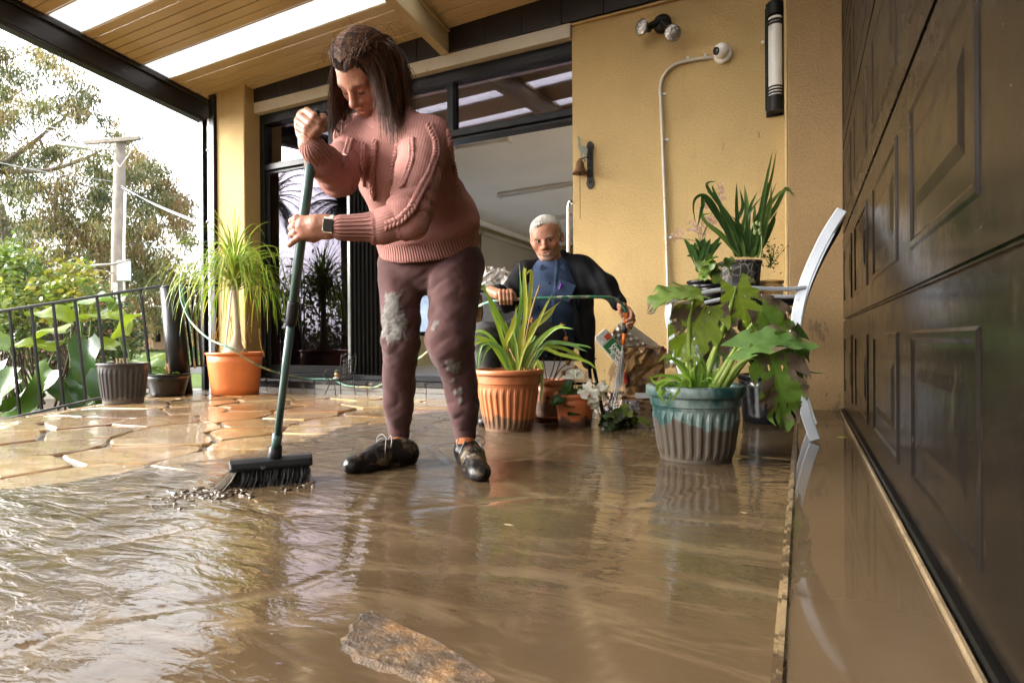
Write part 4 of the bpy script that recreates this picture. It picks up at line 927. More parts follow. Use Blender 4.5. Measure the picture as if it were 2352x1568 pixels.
# --- ribbed dark nursery pot and a small black pot by the fence
def place(px, py, z=0.014): q = PZ(px, py, z); return q, (q-CAM).dot(FW)/FPX
M_NURS = pot_mat('grey_black_nursery_pot', (.030, .027, .025), .05, (.09, .075, .06), spots=.7, rough=.45)
q, s_ = place(284, 925); e = empty('nursery_pot', q, 'large ribbed grey-black nursery pot at the fence', 'pot'); pot(e, q, 92*s_, 40*s_, 50*s_, M_NURS, .016, .008, True)
for k in range(5): tw = MB(); tw.col = (.45, .33, .2); o = q+V(r.uniform(-.04, .04), r.uniform(-.04, .04), 80*s_); tw.tube([o, o+V(r.uniform(-.03, .03), 0, .075)], .006, 6).build('cut_stem', M_BARK, e)
M_BLKPOT = pot_mat('black_plastic_pot', (.010, .0095, .0095), None, (.12, .10, .08), spots=.4, rough=.3)
q, s_ = place(385, 908); e = empty('small_black_pot', q, 'small black pot of cut stems between nursery pot and fence post', 'pot'); pot(e, q, 50*s_, 34*s_, 46*s_, M_BLKPOT, .012, .006)
for k in range(8): tw = MB(); tw.col = (.40, .28, .16); o = q+V(r.uniform(-.03, .03), r.uniform(-.03, .03), 42*s_); tw.tube([o, o+V(r.uniform(-.03, .03), 0, r.uniform(.06, .13))], .006, 6).build('cut_stem', M_BARK, e)
for k in range(5):
    mb = MB(); mb.col = shade((.16, .26, .05), r.uniform(.7, 1.3)); o = q+V(0, 0, 44*s_); blade(mb, o, RT*r.uniform(-1, 1)+UP*.5-FW*.2, UP, .14, .03, lambda u: math.sin(u*math.pi)**.7, .8, .1, .2, 6, 3, k); mb.build('leaf', M_GLOSSLEAF, e, True)
# --- big terracotta pot of strap leaves
def strap(par, c, spec, mat, cols, name='leaf', wd=.010):
    rj = random.Random(len(spec)*3+1)
    if len(spec) > 6: spec = spec+[([(x+(rj.uniform(-26, 26) if i else rj.uniform(-10, 10))*(i+.5)/len(p), y+(rj.uniform(-18, 30) if i else 0)*(i+.5)/len(p)) for i, (x, y) in enumerate(p)], a+rj.uniform(-.06, .06), b+rj.uniform(-.08, .08)) for p, a, b in spec]
    for k, (pts, d0, d1) in enumerate(spec):
        n = len(pts); q = [P(x, y, d0+(d1-d0)*i/(n-1)) for i, (x, y) in enumerate(pts)]; q = smooth_path(q, 5); mb = MB(); mb.col = shade(cols[k % len(cols)], .85+.3*((k*37) % 10)/10)
        ww = wd*(.8+.4*((k*53) % 10)/10)
        mb.ribbon(q, lambda u: ww*(.55+.45*math.sin(min(1, u*2.2)*math.pi/2))*(max(.02, 1-u**4)), -FW+UP*.3, .35, .5*((k*29) % 10-5)/5).build(name, mat, par, True)
q, s_ = place(1168, 1000); dT = s_*FPX+.165
q = P(1168, 990, dT); q.z = .012; s_ = dT/FPX
bt = empty('terracotta_pot_plant', q, 'big ribbed terracotta pot of upright strap leaves beside the woman', 'potted plant')
pot(bt, q, 142*s_, 52*s_, 76*s_, pot_mat('big_terracotta', TERRA, .09, (.12, .07, .04), spots=.8), .028, .014, True, .045)
sl1 = [[(1180, 860), (1168, 780), (1130, 705), (1108, 640)], [(1176, 858), (1150, 770), (1120, 690)], [(1182, 860), (1185, 780), (1200, 690), (1203, 600)], [(1190, 860), (1195, 780), (1215, 700), (1220, 625), (1207, 632)], [(1170, 862), (1140, 790), (1105, 760), (1076, 772)], [(1172, 862), (1130, 790), (1095, 775), (1072, 780)], [(1178, 862), (1150, 800), (1120, 800), (1098, 850)], [(1195, 862), (1220, 770), (1245, 720), (1258, 690)], [(1198, 862), (1230, 790), (1270, 755), (1300, 745)], [(1200, 864), (1235, 800), (1290, 800), (1330, 820), (1350, 835)], [(1205, 862), (1250, 790), (1300, 790), (1345, 795), (1358, 800)], [(1186, 860), (1200, 800), (1225, 745), (1290, 690)], [(1188, 862), (1178, 800), (1165, 760), (1160, 735)], [(1210, 864), (1235, 830), (1245, 880), (1240, 935)], [(1192, 862), (1215, 800), (1240, 780), (1250, 800)], [(1180, 862), (1160, 800), (1180, 750), (1186, 700)]]
strap(bt, None, [(p, dT-.02, dT-.10+.16*((i*7) % 5)/5) for i, p in enumerate(sl1)], M_GLOSSLEAF, [(.22, .34, .05), (.30, .40, .05), (.13, .25, .05), (.40, .42, .06)])
for k, pts in enumerate([[(1188, 862), (1205, 790), (1222, 710), (1240, 655)], [(1200, 862), (1185, 830), (1170, 800)]]): tw = MB(); tw.col = (.45, .28, .12); tw.tube(smooth_path([P(x, y, dT-.05) for x, y in pts], 4), .005, 6).build('dry_stalk', M_BARK, bt, True)
for k in range(11): tw = MB(); tw.col = shade((.38, .23, .10), r.uniform(.7, 1.2)); o = P(1192+k*3.5, 862, dT-.02+r.uniform(-.03, .03)); tw.tube([o, o+V(r.uniform(-.02, .02), 0, r.uniform(.03, .065))], .007, 6).build('stub', M_BARK, bt)
# --- small terracotta pots with dry stems and with the white cyclamen
dS = 3.42; q = P(1262, 985, dS); q.z = .014; s_ = dS/FPX
sp = empty('dry_stem_pot', q, 'tall terracotta pot of dry stems in a saucer behind the white cyclamen', 'pot'); pot(sp, q, 96*s_, 28*s_, 35*s_, pot_mat('old_terracotta', (.36, .13, .06), .12, (.10, .06, .04), spots=.9), .03, .006)
MB().lathe(q, [(34*s_, .0), (44*s_, .03), (46*s_, .034), (42*s_, .036), (36*s_, .02)], 32).build('saucer', pot_mat('terracotta_saucer', (.30, .10, .05), None), sp, True)
for k, pts in enumerate([[(1258, 890), (1246, 820), (1225, 760), (1222, 735)], [(1264, 890), (1290, 820), (1300, 770), (1290, 748)], [(1255, 890), (1272, 840), (1275, 800), (1268, 770)], [(1262, 890), (1285, 850), (1310, 830), (1330, 820)], [(1268, 892), (1300, 850), (1322, 845)]]):
    tw = MB(); tw.col = (.16, .08, .05) if k < 3 else (.38, .2, .08); pp_ = smooth_path([P(x, y, dS-.05) for x, y in pts], 5); tw.tube(pp_, .0035, 5).build('stem', M_BARK, sp, True)
    for j in range(2):
        mb = MB(); mb.col = shade((.48, .20, .06), r.uniform(.6, 1.1)); mb.sphere(pp_[-1-j*6], (.014, .012, .016), 7, 5).build('dry_flower', M_BARK, sp, True)
dC = 3.25; q = P(1321, 988, dC); q.z = .014; s_ = dC/FPX
cy_ = empty('cyclamen_pot', q, 'terracotta pot of white cyclamen with dark green leaves', 'potted plant'); pot(cy_, q, 74*s_, 37*s_, 47*s_, pot_mat('cyclamen_terracotta', (.52, .14, .045), .06, (.07, .045, .03), spots=.8), .024, .006)
def petal(par, p, d, nrm, L, W, col, mt, name='petal'): mb = MB(); mb.col = col; blade(mb, p, d, nrm, L, W, lambda u: math.sin(min(1, u*1.25+.08)*math.pi)**.6 if u < .75 else (1-u)*2.2+.25, 1.0, .25, .3, 6, 5, r.uniform(0, 6)); mb.build(name, mt, par, True)
M_PETAL = vcol('white_petal', .5, .08, 40, .1, 90, .3, .3)
for k in range(17):
    a = r.uniform(0, 6.28); o = P(1365+r.gauss(0, 12), 905+r.gauss(0, 13), dC-.10+r.uniform(-.05, .04)); petal(cy_, o, V(r.uniform(-1, 1), r.uniform(-1, 1), r.uniform(-.9, .8)), -FW+V(r.uniform(-.6, .6), 0, r.uniform(-.5, .5)), r.uniform(.045, .065), .026, (.80, .77, .70), M_PETAL)
for k in range(4): petal(cy_, P(1318+k*3, 868, dC-.05), UP+RT*(k-1.5)*.35, -FW, .058, .020, (.84, .84, .78), M_PETAL)
MB().tube(smooth_path([P(1310, 925, dC-.03), P(1322, 895, dC-.04), P(1320, 868, dC-.05)], 4), .003, 6).build('stalk', simple('red_stalk', (.25, .07, .05), .5), cy_, True)
for k in range(16):
    o = P(1300+r.gauss(0, 16), 910+r.gauss(0, 12), dC-.04+r.uniform(-.06, .04)); mb = MB(); mb.col = shade((.05, .12, .03), r.uniform(.6, 1.6))
    blade(mb, o, V(r.uniform(-1, 1), r.uniform(-1, 1), r.uniform(-.5, .6)), UP-FW*r.uniform(.2, 1), .06, .032, lambda u: math.sin(min(1, u*1.15+.15)*math.pi)**.55 if u < .8 else .5, .8, .1, .25, 6, 5, k); mb.build('leaf', M_GLOSSLEAF, cy_, True)
# --- big green pot with the monstera and a spider plant
dG = 2.30; q = P(1598, 1085, dG); q.z = .016; s_ = dG/FPX
mo = empty('monstera_pot', q, 'muddy green ribbed pot of monstera with mud coated leaves', 'potted plant')
pot(mo, q, 172*s_, 78*s_, 103*s_, pot_mat('green_glazed_plastic', (.012, .05, .046), .165, (.062, .043, .028), spots=.9, rough=.3, white=(.20, .235, .21)), .043, .013, True, .036, .03, 56)
def m_monstera():
    t = NT('monstera_leaf'); c = t.attr('Col'); co = t.gpos()
    c = t.mix(t.ramp(t.noise(10, 5, .6, co), [(.35, 0.0), (.7, .6)]), c, t.mix(1.0, c, (.65, .75, .5), 'MULTIPLY'))
    m = t.ramp(t.math('ADD', t.noise(6.0, 7, .62, co), t.attr('mudw', 'Fac')), [(.55, 0.0), (.575, 1.0)])
    c = t.mix(m, c, t.ramp(t.noise(40, 4, .6, co), [(.3, (.085, .058, .036)), (.7, (.15, .105, .07))]))
    sh = t.bsdf(c, t.mix(m, .32, .45), t.bump(t.noise(35, 4, .6, co), .35, .006), .5)
    tr = t.n('ShaderNodeBsdfTranslucent'); t.l(t.mix(1.0, c, (1.2, 1.25, .5), 'MULTIPLY'), tr.inputs[0]); mx = t.n('ShaderNodeMixShader'); t.l(t.math('MULTIPLY_ADD', m, -.28, .28), mx.inputs[0]); t.l(sh, mx.inputs[1]); t.l(tr.outputs[0], mx.inputs[2])
    return t.done(mx.outputs[0])
M_MONST = m_monstera()
def monstera(par, o, d, nrm, L, W, droop, cuts, col, mud, seed, cup=.25, roll=0.0):
    """split leaf: grid whose quads are dropped inside the slots and holes"""
    o, d, nrm = Vector(o), Vector(d).normalized(), Vector(nrm); sd = d.cross(nrm).normalized(); nn = sd.cross(d); n, cl = 56, 31; vs = []; cs = []; mw_ = []; p = o.copy(); rr = random.Random(seed); uv = []
    rows = []
    for i in range(n+1):
        u = i/n; w = W*(math.sin(min(1, (u*2.3+.34))*math.pi/2)*(1-u**2.6)**.75); row = []
        for c in range(cl):
            v = -1+2*c/(cl-1); back_ = -.24*L*abs(v)**1.2*max(0, 1-u*2.2)+.10*L*abs(v)*u
            bl = abs(v)*cup*W*(1+.5*math.sin(u*8+seed)) - roll*abs(v)**2*W
            if abs(v) > .25: bl += .018*math.sin(u*26+seed*2)*abs(v)*W/.1*.5
            vs.append(p + sd*(v*w) + nn*bl*(.4+.6*u) + d*back_); uv.append((u, v))
            vein = 1.25 if abs(v) < .06 or (abs(v) > .06 and abs(((u*7+abs(v)*-1.6) % 1)-.5) > .44) else 1.0
            cs.append(shade(col, vein)); mw_.append(mud-.055+.09*abs(v)-(.06 if abs(v) < .08 else 0))
        R = Matrix.Rotation(-droop/n, 3, sd); d = R @ d; nn = R @ nn; p = p+d*(L/n)
    fs = []
    for i in range(n):
        for c in range(cl-1):
            u = (i+.5)/n; v = -1+2*(c+.5)/(cl-1); ph = (u*cuts*.8 - abs(v)*1.15 + (.2 if v > 0 else 0)+seed*.37)
            fr_ = ph - math.floor(ph); slot = abs(fr_-.5) < .05+.10*abs(v)
            if slot and abs(v) > .46+.25*((int(math.floor(ph))*7+seed) % 3)/2 and u > .10: continue
            if abs(fr_-.5) < .13 and .20 < abs(v) < .30 and (int(math.floor(ph))+seed) % 2: continue
            a = i*cl+c; fs.append((a, a+1, a+cl+1, a+cl))
    ob = mesh('leaf', vs, fs, M_MONST, par, True, cols=cs); set_f(ob.data, 'mudw', mw_)
YL, GL, DL = (.22, .29, .048), (.13, .215, .04), (.05, .10, .026)
leaves = [  # tip-of-stalk px, depth, direction (right, up, toward camera), normal (r,u,toward), L, W, droop, cuts, colour, mud, stalk root px
 ((1622, 705), 2.24, (-.42, -.75, .1), (.1, .25, 1), .225, .130, .45, 5, YL, .05, (1575, 905)),
 ((1690, 660), 2.35, (.35, -.95, .15), (.1, .3, 1), .21, .105, .3, 5, YL, .04, (1610, 900)),
 ((1598, 675), 2.22, (-.85, .15, .3), (.15, .95, .45), .21, .10, 1.0, 4, (.22, .34, .07), -.02, (1590, 905)),
 ((1700, 800), 2.16, (.75, .28, .25), (-.15, .85, .55), .28, .10, .6, 4, (.13, .24, .06), -.01, (1640, 905)),
 ((1770, 815), 2.15, (.28, -.95, .15), (.1, .25, 1), .29, .135, .35, 5, GL, .10, (1650, 905)),
 ((1750, 715), 2.25, (.60, -.70, .1), (.3, .3, 1), .22, .115, .4, 4, GL, .03, (1625, 905)),
 ((1815, 775), 2.3, (.2, -.9, .1), (.3, .2, 1), .24, .09, .5, 5, DL, .06, (1655, 905)),
 ((1660, 745), 2.36, (-.25, -.85, .05), (-.1, .3, 1), .20, .09, .5, 4, DL, .08, (1600, 905)),
]
for i, (px, d0, dr, nr, L, W, dp, cu, col, mud, root) in enumerate(leaves):
    o = P(*px, d0); dv = RT*dr[0]+UP*dr[1]-FW*dr[2]; nv = RT*nr[0]+UP*nr[1]-FW*nr[2]
    st_ = MB(); st_.col = (.24, .32, .06); a = P(*root, dG-.02); mid = a.lerp(o, .55)+RT*(.02*(1 if i % 2 else -1))+V(0, 0, .04)
    st_.tube(smooth_path([a, mid, o], 6), [.012-.0005*k for k in range(13)], 8).build('stalk', vcol('muddy_stalk_%d' % i, .4, .2, 20, .1, mud=(.13, .09, .06), muds=12, mthr=.62), mo, True)
    monstera(mo, o, dv, nv, L*.9, W*.86, dp+.2, cu, col, mud-.01, i+1)
spider = [[(1590, 912), (1560, 870), (1515, 862), (1485, 872)], [(1585, 912), (1550, 870), (1520, 885), (1510, 905)], [(1580, 914), (1545, 885), (1525, 900), (1520, 915)], [(1595, 912), (1575, 850), (1545, 825), (1525, 835)], [(1600, 912), (1598, 850), (1590, 820)], [(1605, 912), (1600, 850), (1612, 825)], [(1590, 912), (1572, 880), (1545, 900), (1535, 920)], [(1600, 912), (1580, 870), (1560, 880)], [(1610, 912), (1625, 870), (1645, 880)], [(1570, 912), (1530, 880), (1500, 890)], [(1615, 912), (1640, 855), (1660, 850)], [(1595, 914), (1590, 880), (1575, 850)], [(1605, 914), (1620, 850), (1600, 800)]]
strap(mo, None, [(p, dG-.06, dG-.16) for p in spider], M_GLOSSLEAF, [(.24, .40, .07), (.34, .48, .10), (.18, .32, .05)], 'spider_leaf', .0075)
# --- black pot behind the monstera
q = P(1765, 968, 3.28); q.z = .015; s_ = 3.28/FPX
bp = empty('black_floor_pot', q, 'tall wet black pot on the floor behind the monstera', 'pot'); pot(bp, q, 112*s_, 55*s_, 66*s_, pot_mat('wet_black_pot', (.007, .007, .008), None, (.10, .08, .06), spots=.3, rough=.18), .02, .008)
for k, pts in enumerate([[(1740, 860), (1700, 800), (1690, 840)], [(1770, 860), (1800, 800), (1850, 850), (1900, 858)], [(1750, 860), (1735, 790), (1715, 770)]]): strap(bp, None, [(pts, 3.25, 3.2)], M_GLOSSLEAF, [(.07, .12, .03)])
# ---------------------------------------------------------------- black side table with the orchid pots
TD = 3.30; M_BLKMETAL = simple('black_tube_metal', (.012, .012, .013), .3, .2, 8, .05)
tz = P(1680, 690, TD).z
tc = P(1682, 690, TD); sd_ = empty('side_table', V(tc.x, tc.y, 0), 'low black side table carrying the orchid pots beside the wall', 'table')
MB().obox(tc-V(0, 0, .02), RT*.265, FW*.19, V(0, 0, .018)).build('table_top', M_BLKMETAL, sd_, bevel=.008, seg=2)
for sx, sy in ((-1, -1), (1, -1), (-1, 1), (1, 1)):
    a = tc+RT*(sx*.05)+FW*(sy*.06)-V(0, 0, .04); b = tc+RT*(sx*.21)+FW*(sy*.15); 
    MB().tube(smooth_path([a+RT*sx*-.02, a+RT*sx*.04-V(0, 0, .02), a+RT*(sx*.07)-V(0, 0, .10), a+RT*(sx*.08)-V(0, 0, .3), V(b.x, b.y, .012)], 6), .011, 8).build('leg', M_BLKMETAL, sd_, True)
sa = MB().lathe(tc+RT*.02+FW*-.02+V(0, 0, .0), [(.10, .0), (.13, .022), (.135, .024), (.128, .026), (.10, .008)], 32).build('plant_saucer', simple('teal_saucer', (.12, .42, .32), .35, .1), None, True); tag(sa, 'teal plastic saucer under the scratched orchid pot', 'saucer')
def tpot(name, px, d, H, r0, r1, mt, lab, ribs=False, z=None):
    q = P(*px, d); q.z = tz+.002 if z is None else z; e = empty(name, q, lab, 'potted plant'); s_ = d/FPX; pot(e, q, H*s_, r0*s_, r1*s_, mt, .016, .006, ribs); return e, q, s_
def m_scratch():
    t = NT('scratched_black_pot'); co = t.gpos(); v = t.vor(26, 'DISTANCE_TO_EDGE', t.map(co, (1, 1, .7))); n = t.noise(5, 5, .6, co)
    m = t.math('MULTIPLY', t.ramp(v, [(.02, 1.0), (.09, 0.0)]), t.ramp(n, [(.4, .1), (.6, .9)])); c = t.mix(m, (.035, .033, .03), (.34, .29, .22)); c = t.mix(t.ramp(t.noise(3, 5, .6, co), [(.5, 0.0), (.7, .5)]), c, (.16, .13, .10))
    return t.done(t.bsdf(c, .45, t.bump(n, .1, .005), .4))
e, q, s_ = tpot('orchid_pot', (1700, 660), TD-.02, 76, 40, 46, m_scratch(), 'scratched black pot of tall strap leaved orchid on the side table', z=tz+.028)
ol = [[(1705, 590), (1690, 540), (1670, 500), (1640, 440), (1636, 425)], [(1700, 590), (1668, 520), (1650, 470), (1633, 447)], [(1702, 590), (1694, 520), (1691, 470), (1692, 420)], [(1708, 590), (1712, 540), (1713, 480), (1710, 430)], [(1715, 590), (1718, 540), (1722, 480), (1740, 440)], [(1730, 590), (1740, 520), (1755, 440), (1775, 345)], [(1728, 590), (1742, 520), (1760, 450), (1778, 385)], [(1732, 590), (1745, 520), (1770, 470), (1800, 438), (1830, 448)], [(1730, 590), (1745, 560), (1770, 515), (1785, 485)], [(1712, 590), (1725, 545), (1745, 500), (1775, 470)], [(1695, 590), (1670, 540), (1645, 480), (1620, 450), (1598, 455), (1592, 480), (1600, 520)], [(1698, 590), (1660, 540), (1620, 510), (1610, 478), (1625, 470)], [(1720, 590), (1714, 560), (1700, 530), (1685, 500)], [(1725, 592), (1735, 545), (1738, 510), (1752, 480)], [(1690, 590), (1680, 560), (1665, 520), (1655, 490)], [(1740, 592), (1752, 540), (1768, 480), (1772, 425)]]
strap(e, None, [(p, TD-.03, TD-.10+.2*((i*3) % 5)/5) for i, p in enumerate(ol)], M_GLOSSLEAF, [(.055, .115, .028), (.08, .15, .035), (.04, .09, .024), (.11, .18, .04)], wd=.012)
MB().tube(smooth_path([P(1748, 592, TD-.08), P(1750, 560, TD-.1), P(1748, 520, TD-.1)], 4), .004, 6).build('bud_stalk', simple('green_bud_stalk', (.15, .2, .05), .5), e, True)
for k in range(9): mb = MB(); mb.col = shade((.26, .32, .12), r.uniform(.8, 1.2)); mb.sphere(P(1742+r.uniform(-15, 14), 522+r.uniform(-10, 14), TD-.1+r.uniform(-.02, .02)), (.010, .010, .014), 8, 6).build('bud', M_LEAF, e, True)
e, q, s_ = tpot('pink_flower_pot', (1612, 660), TD+.02, 45, 26, 32, M_BLKPOT, 'small black pot of pale pink flower sprays on the side table')
for k in range(26):
    a = P(1610+r.uniform(-14, 14), 612, TD+r.uniform(-.05, .05)); b = a+RT*r.uniform(-.10, .10)+UP*r.uniform(.05, .17); mb = MB(); mb.col = shade((.05, .11, .028), r.uniform(.6, 1.8)); mb.ribbon(smooth_path([a, a.lerp(b, .6)+V(0, 0, .02), b], 3), lambda u: .013*math.sin(min(1, u*1.6+.1)*math.pi/2)*(1-u**3)+.001, -FW, .3).build('leaf', M_GLOSSLEAF, e, True)
for k in range(6): tw = MB(); tw.col = (.22, .17, .09); tw.tube([P(1600+k*5, 618, TD), P(1588+k*9, 570, TD)], .004, 5).build('cane', M_BARK, e, True)
M_PINK = vcol('pale_pink_petal', .5, .1, 40, 0, transl=.3)
for k, (cx, cy, sp_x, sp_y, n) in enumerate([(1600, 525, 22, 14, 34), (1635, 500, 12, 18, 22), (1552, 545, 9, 10, 12), (1655, 440, 6, 20, 16), (1615, 480, 8, 8, 8)]):
    for j in range(n):
        o = P(cx+r.gauss(0, sp_x*.7), cy+r.gauss(0, sp_y*.7), TD+.04+r.uniform(-.05, .05)); mb = MB(); mb.col = shade((.74, .50, .46), r.uniform(.85, 1.15))
        for a in range(5):
            d = (RT*math.cos(a*1.257+j)+UP*math.sin(a*1.257+j)-FW*.3)*.011; s2 = d.cross(FW).normalized()*.0038; mb.add([o, o+d*.6+s2, o+d, o+d*.6-s2], [(0, 1, 2, 3)])
        mb.build('flower', M_PINK, e)
    tw = MB(); tw.col = (.25, .22, .1); tw.tube(smooth_path([P(1610, 612, TD), P(1608, 560, TD+.03), P(cx, cy, TD+.04)], 4), .0022, 5).build('flower_stalk', M_LEAF, e)
e, q, s_ = tpot('leafy_pot', (1632, 662), TD-.13, 32, 22, 27, M_BLKPOT, 'small black pot of crinkled green leaves at the front of the side table')
for k in range(22):
    o = P(1632+r.gauss(0, 14), 618+r.gauss(0, 16), TD-.14+r.uniform(-.04, .04)); mb = MB(); mb.col = shade((.13, .20, .035), r.uniform(.5, 1.5)); blade(mb, o, RT*r.uniform(-1, 1)+UP*r.uniform(-.9, .5)-FW*.3, UP-FW*r.uniform(0, 1), .065, .030, lambda u: math.sin(min(1, u*1.1+.1)*math.pi)**.6 if u < .82 else (1-u)*3, .9, .2, .2, 7, 5, k); mb.build('leaf', M_LEAF, e, True)
e, q, s_ = tpot('tan_pot', (1770, 658), TD+.02, 44, 22, 26, pot_mat('ribbed_tan_pot', (.50, .29, .09), None, spots=.2), 'small ribbed tan pot of herbs beside the wall pier', True)
for k in range(90):
    o = P(1770+r.gauss(0, 13), 588+r.gauss(0, 16), TD+.02+r.uniform(-.05, .05)); mb = MB(); mb.col = shade((.08, .13, .03), r.uniform(.5, 1.6)); d = V(r.uniform(-1, 1), r.uniform(-1, 1), r.uniform(-.3, 1)).normalized()*.02; s2 = d.orthogonal().normalized()*.006; mb.add([o, o+d*.5+s2, o+d, o+d*.5-s2], [(0, 1, 2, 3)])
    if k < 18: mb.tube([P(1770, 612, TD+.02), o], .0015, 4)
    mb.build('sprig', M_LEAF, e)
# --- uprooted wet leaves on the floor between the pots
dl = empty('uprooted_plant', PZ(1440, 975, .02), 'uprooted wet green plant lying on the floor beside the green pot', 'plant')
for k in range(26):
    o = PZ(1440+r.gauss(0, 24), 975+r.gauss(0, 5), .02)+V(0, 0, r.uniform(.0, .06)); mb = MB(); mb.col = shade((.05, .09, .018) if k < 16 else (.11, .15, .03), r.uniform(.5, 1.4)); blade(mb, o, V(r.uniform(-1, 1), r.uniform(-1, 1), r.uniform(-.1, .5)), V(r.uniform(-.5, .5), -.5, 1), .07, .035, lambda u: math.sin(min(1, u*1.1+.12)*math.pi)**.55 if u < .8 else .45, .9, .15, .2, 6, 5, k); mb.build('leaf', M_GLOSSLEAF, dl, True)
dd = empty('dark_wet_leaves', PZ(1412, 982, .02), 'clump of blackened wet leaves lying next to the cyclamen pot', 'leaves'); 
for k in range(12):
    o = PZ(1412+r.gauss(0, 12), 984+r.gauss(0, 3), .02)+V(0, 0, r.uniform(0, .05)); mb = MB(); mb.col = shade((.018, .025, .010), r.uniform(.5, 1.6)); blade(mb, o, V(r.uniform(-1, 1), r.uniform(-1, 1), r.uniform(0, .5)), V(0, -.6, 1), .08, .04, lambda u: math.sin(min(1, u+.1)*math.pi)**.5 if u < .85 else .4, 1.2, .2, .3, 6, 5, k); mb.build('leaf', M_GLOSSLEAF, dd, True)
# ================================================================ THINGS ON THE WALL AND AROUND THE PATIO
# --- twin floodlight
fl = empty('twin_floodlight', PY(1522, 60, YW), 'black twin floodlight with two round lamps high on the wall', 'floodlight')
M_BLKPL = simple('dusty_black_plastic', (.02, .018, .016), .45, .4, 9, .2, 50, .4, dirt=(.14, .11, .08), ds=20, dthr=.66)
c = PY(1522, 58, YW); MB().lathe(c, [(.062, 0), (.064, .03), (.05, .055), (.03, .07), (0, .072)], 24, ax=(0, -1, 0)).build('base', M_BLKPL, fl, True)
t = NT('lamp_lens'); M_LENS = t.done(t.bsdf(t.ramp(t.vor(60), [(0, (.55, .53, .5)), (.6, (.25, .23, .21))]), .12, t.bump(t.vor(70), .5, .01), .8, metal=.6, coat=.6))
for (x, y, ax) in ((1473, 63, (-.55, -1.0, -.15)), (1545, 76, (.15, -1.0, -.55))):
    q = PY(x, y, YW-.15); a = Vector(ax).normalized(); back_ = q-a*.055
    MB().tube(smooth_path([c+V(0, -.05, 0), c.lerp(back_, .6)+V(0, -.01, .01), back_], 4), .024, 10).build('knuckle', M_BLKPL, fl, True)
    MB().lathe(back_, [(.022, -.03), (.026, .0), (.03, .012), (.050, .04), (.054, .05)], 24, ax=a).build('lamp_body', M_BLKPL, fl, True)
    MB().lathe(q, [(.054, -.006), (.055, .0), (.045, .010), (.022, .016), (0, .018)], 24, ax=a).build('lens', M_LENS, fl, True)
# --- security camera and its conduit
M_WPL = simple('white_plastic', (.78, .76, .70), .35, .05, 8, .03, 60, .5, dirt=(.4, .33, .24), ds=25, dthr=.70)
sc_ = empty('security_camera', PY(1659, 124, YW), 'white dome security camera high on the wall', 'security camera')
c = PY(1661, 128, YW); MB().lathe(c, [(.058, 0), (.06, .012), (.056, .03), (.05, .036)], 28, ax=(0, -1, 0)).build('base', M_WPL, sc_, True)
bc = c+V(-.006, -.048, .012); MB().sphere(bc, .05, 24, 16).build('ball', M_WPL, sc_, True)
a = V(-.62, -.75, -.22).normalized(); MB().lathe(bc+a*.042, [(.026, 0), (.025, .008), (.018, .0095), (.0, .0105)], 20, ax=a).build('lens', simple('dark_lens', (.012, .012, .014), .08, .2, bump=0), sc_, True)
cd = empty('conduit', PY(1534, 690, YW), 'pale grey conduit running down the wall from the camera', 'conduit')
M_COND = simple('pale_grey_conduit', (.50, .46, .39), .5, .1, 9, .1, 50, .4, dirt=(.3, .24, .16), ds=15, dthr=.64)
yq = YW-.018
bend = smooth_path([PY(x, y, yq) for x, y in ((1640, 131), (1605, 136), (1575, 141), (1547, 151), (1526, 172), (1517, 198), (1517, 222))], 8)
MB().tube(bend, [.0105+(.0012 if i % 2 else 0) for i in range(len(bend))], 12).build('flexible_bend', M_COND, cd, True)
MB().tube(smooth_path([PY(x, y, yq) for x, y in ((1517, 215), (1521, 300), (1526, 430), (1531, 560), (1535, 690))], 4), .0105, 12).build('straight_run', M_COND, cd, True)
q = PY(1535, 690, yq); MB().tube([q, V(q.x, q.y, .3)], .0105, 10).build('lower_run', M_COND, cd, True)
for (x, y, sx, sy) in ((1579, 139, 0, 1), (1619, 133, 0, 1), (1518, 216, 1, 0), (1524, 321, 1, 0), (1531, 545, 1, 0)):
    p = PY(x, y, yq); MB().obox(p+V(sx*.018, .012, sy*.018), V(.016 if sx else .009, 0, 0), V(0, .003, 0), V(0, 0, .016 if sy else .009)).build('clip', simple('zinc_clip', (.62, .6, .55), .3, .1, metal=.5), cd, bevel=.003)
    MB().tube([p-V(sy*.007, 0, sx*.007), p+V(sy*.007, 0, sx*.007)], .0128, 12).build('clip_band', simple('zinc_band', (.5, .48, .42), .3, .1, metal=.5), cd, True)
# --- tall cylindrical wall lamp beside the pier
wl_ = empty('wall_lamp', PY(1785, 140, YW), 'tall black and frosted cylinder lamp on the wall beside the pier', 'wall lamp')
xl0 = PY(1758, 140, YW-.06).x; xr = xp-.014; rc = (xr-xl0)/2-.005; lc = V((xl0+xr)/2+.006, YW-.012-rc, 0)
z0, z1 = PY(1775, 258, YW-.06).z, PY(1775, 8, YW-.06).z
box('backplate', (xl0, YW-.014, z0-.01), (xr-.002, YW-.001, z1+.03), M_BLKPL, wl_, .003)
box('side_bar', (xl0, YW-.11, z0), (xl0+.008, YW-.10, z1-.05), M_BLKPL, wl_, .001)
t = NT('frosted_lamp_glass'); M_FROST = t.done(t.bsdf(t.ramp(t.noise(220, 2), [(.4, (.68, .66, .62)), (.6, (.78, .77, .73))]), .3, t.bump(t.noise(260, 2), .4, .002), .4))
def cyl(name, za, zb, r_, mt): MB().tube([V(lc.x, lc.y, za), V(lc.x, lc.y, zb)], r_, 28).build(name, mt, wl_, False)
H = z1-z0; cyl('lower_cap', z0, z0+H*.14, rc, M_BLKPL); cyl('frosted_cylinder', z0+H*.14, z1-H*.14, rc*.86, M_FROST); cyl('upper_cap', z1-H*.12, z1, rc, M_BLKPL)
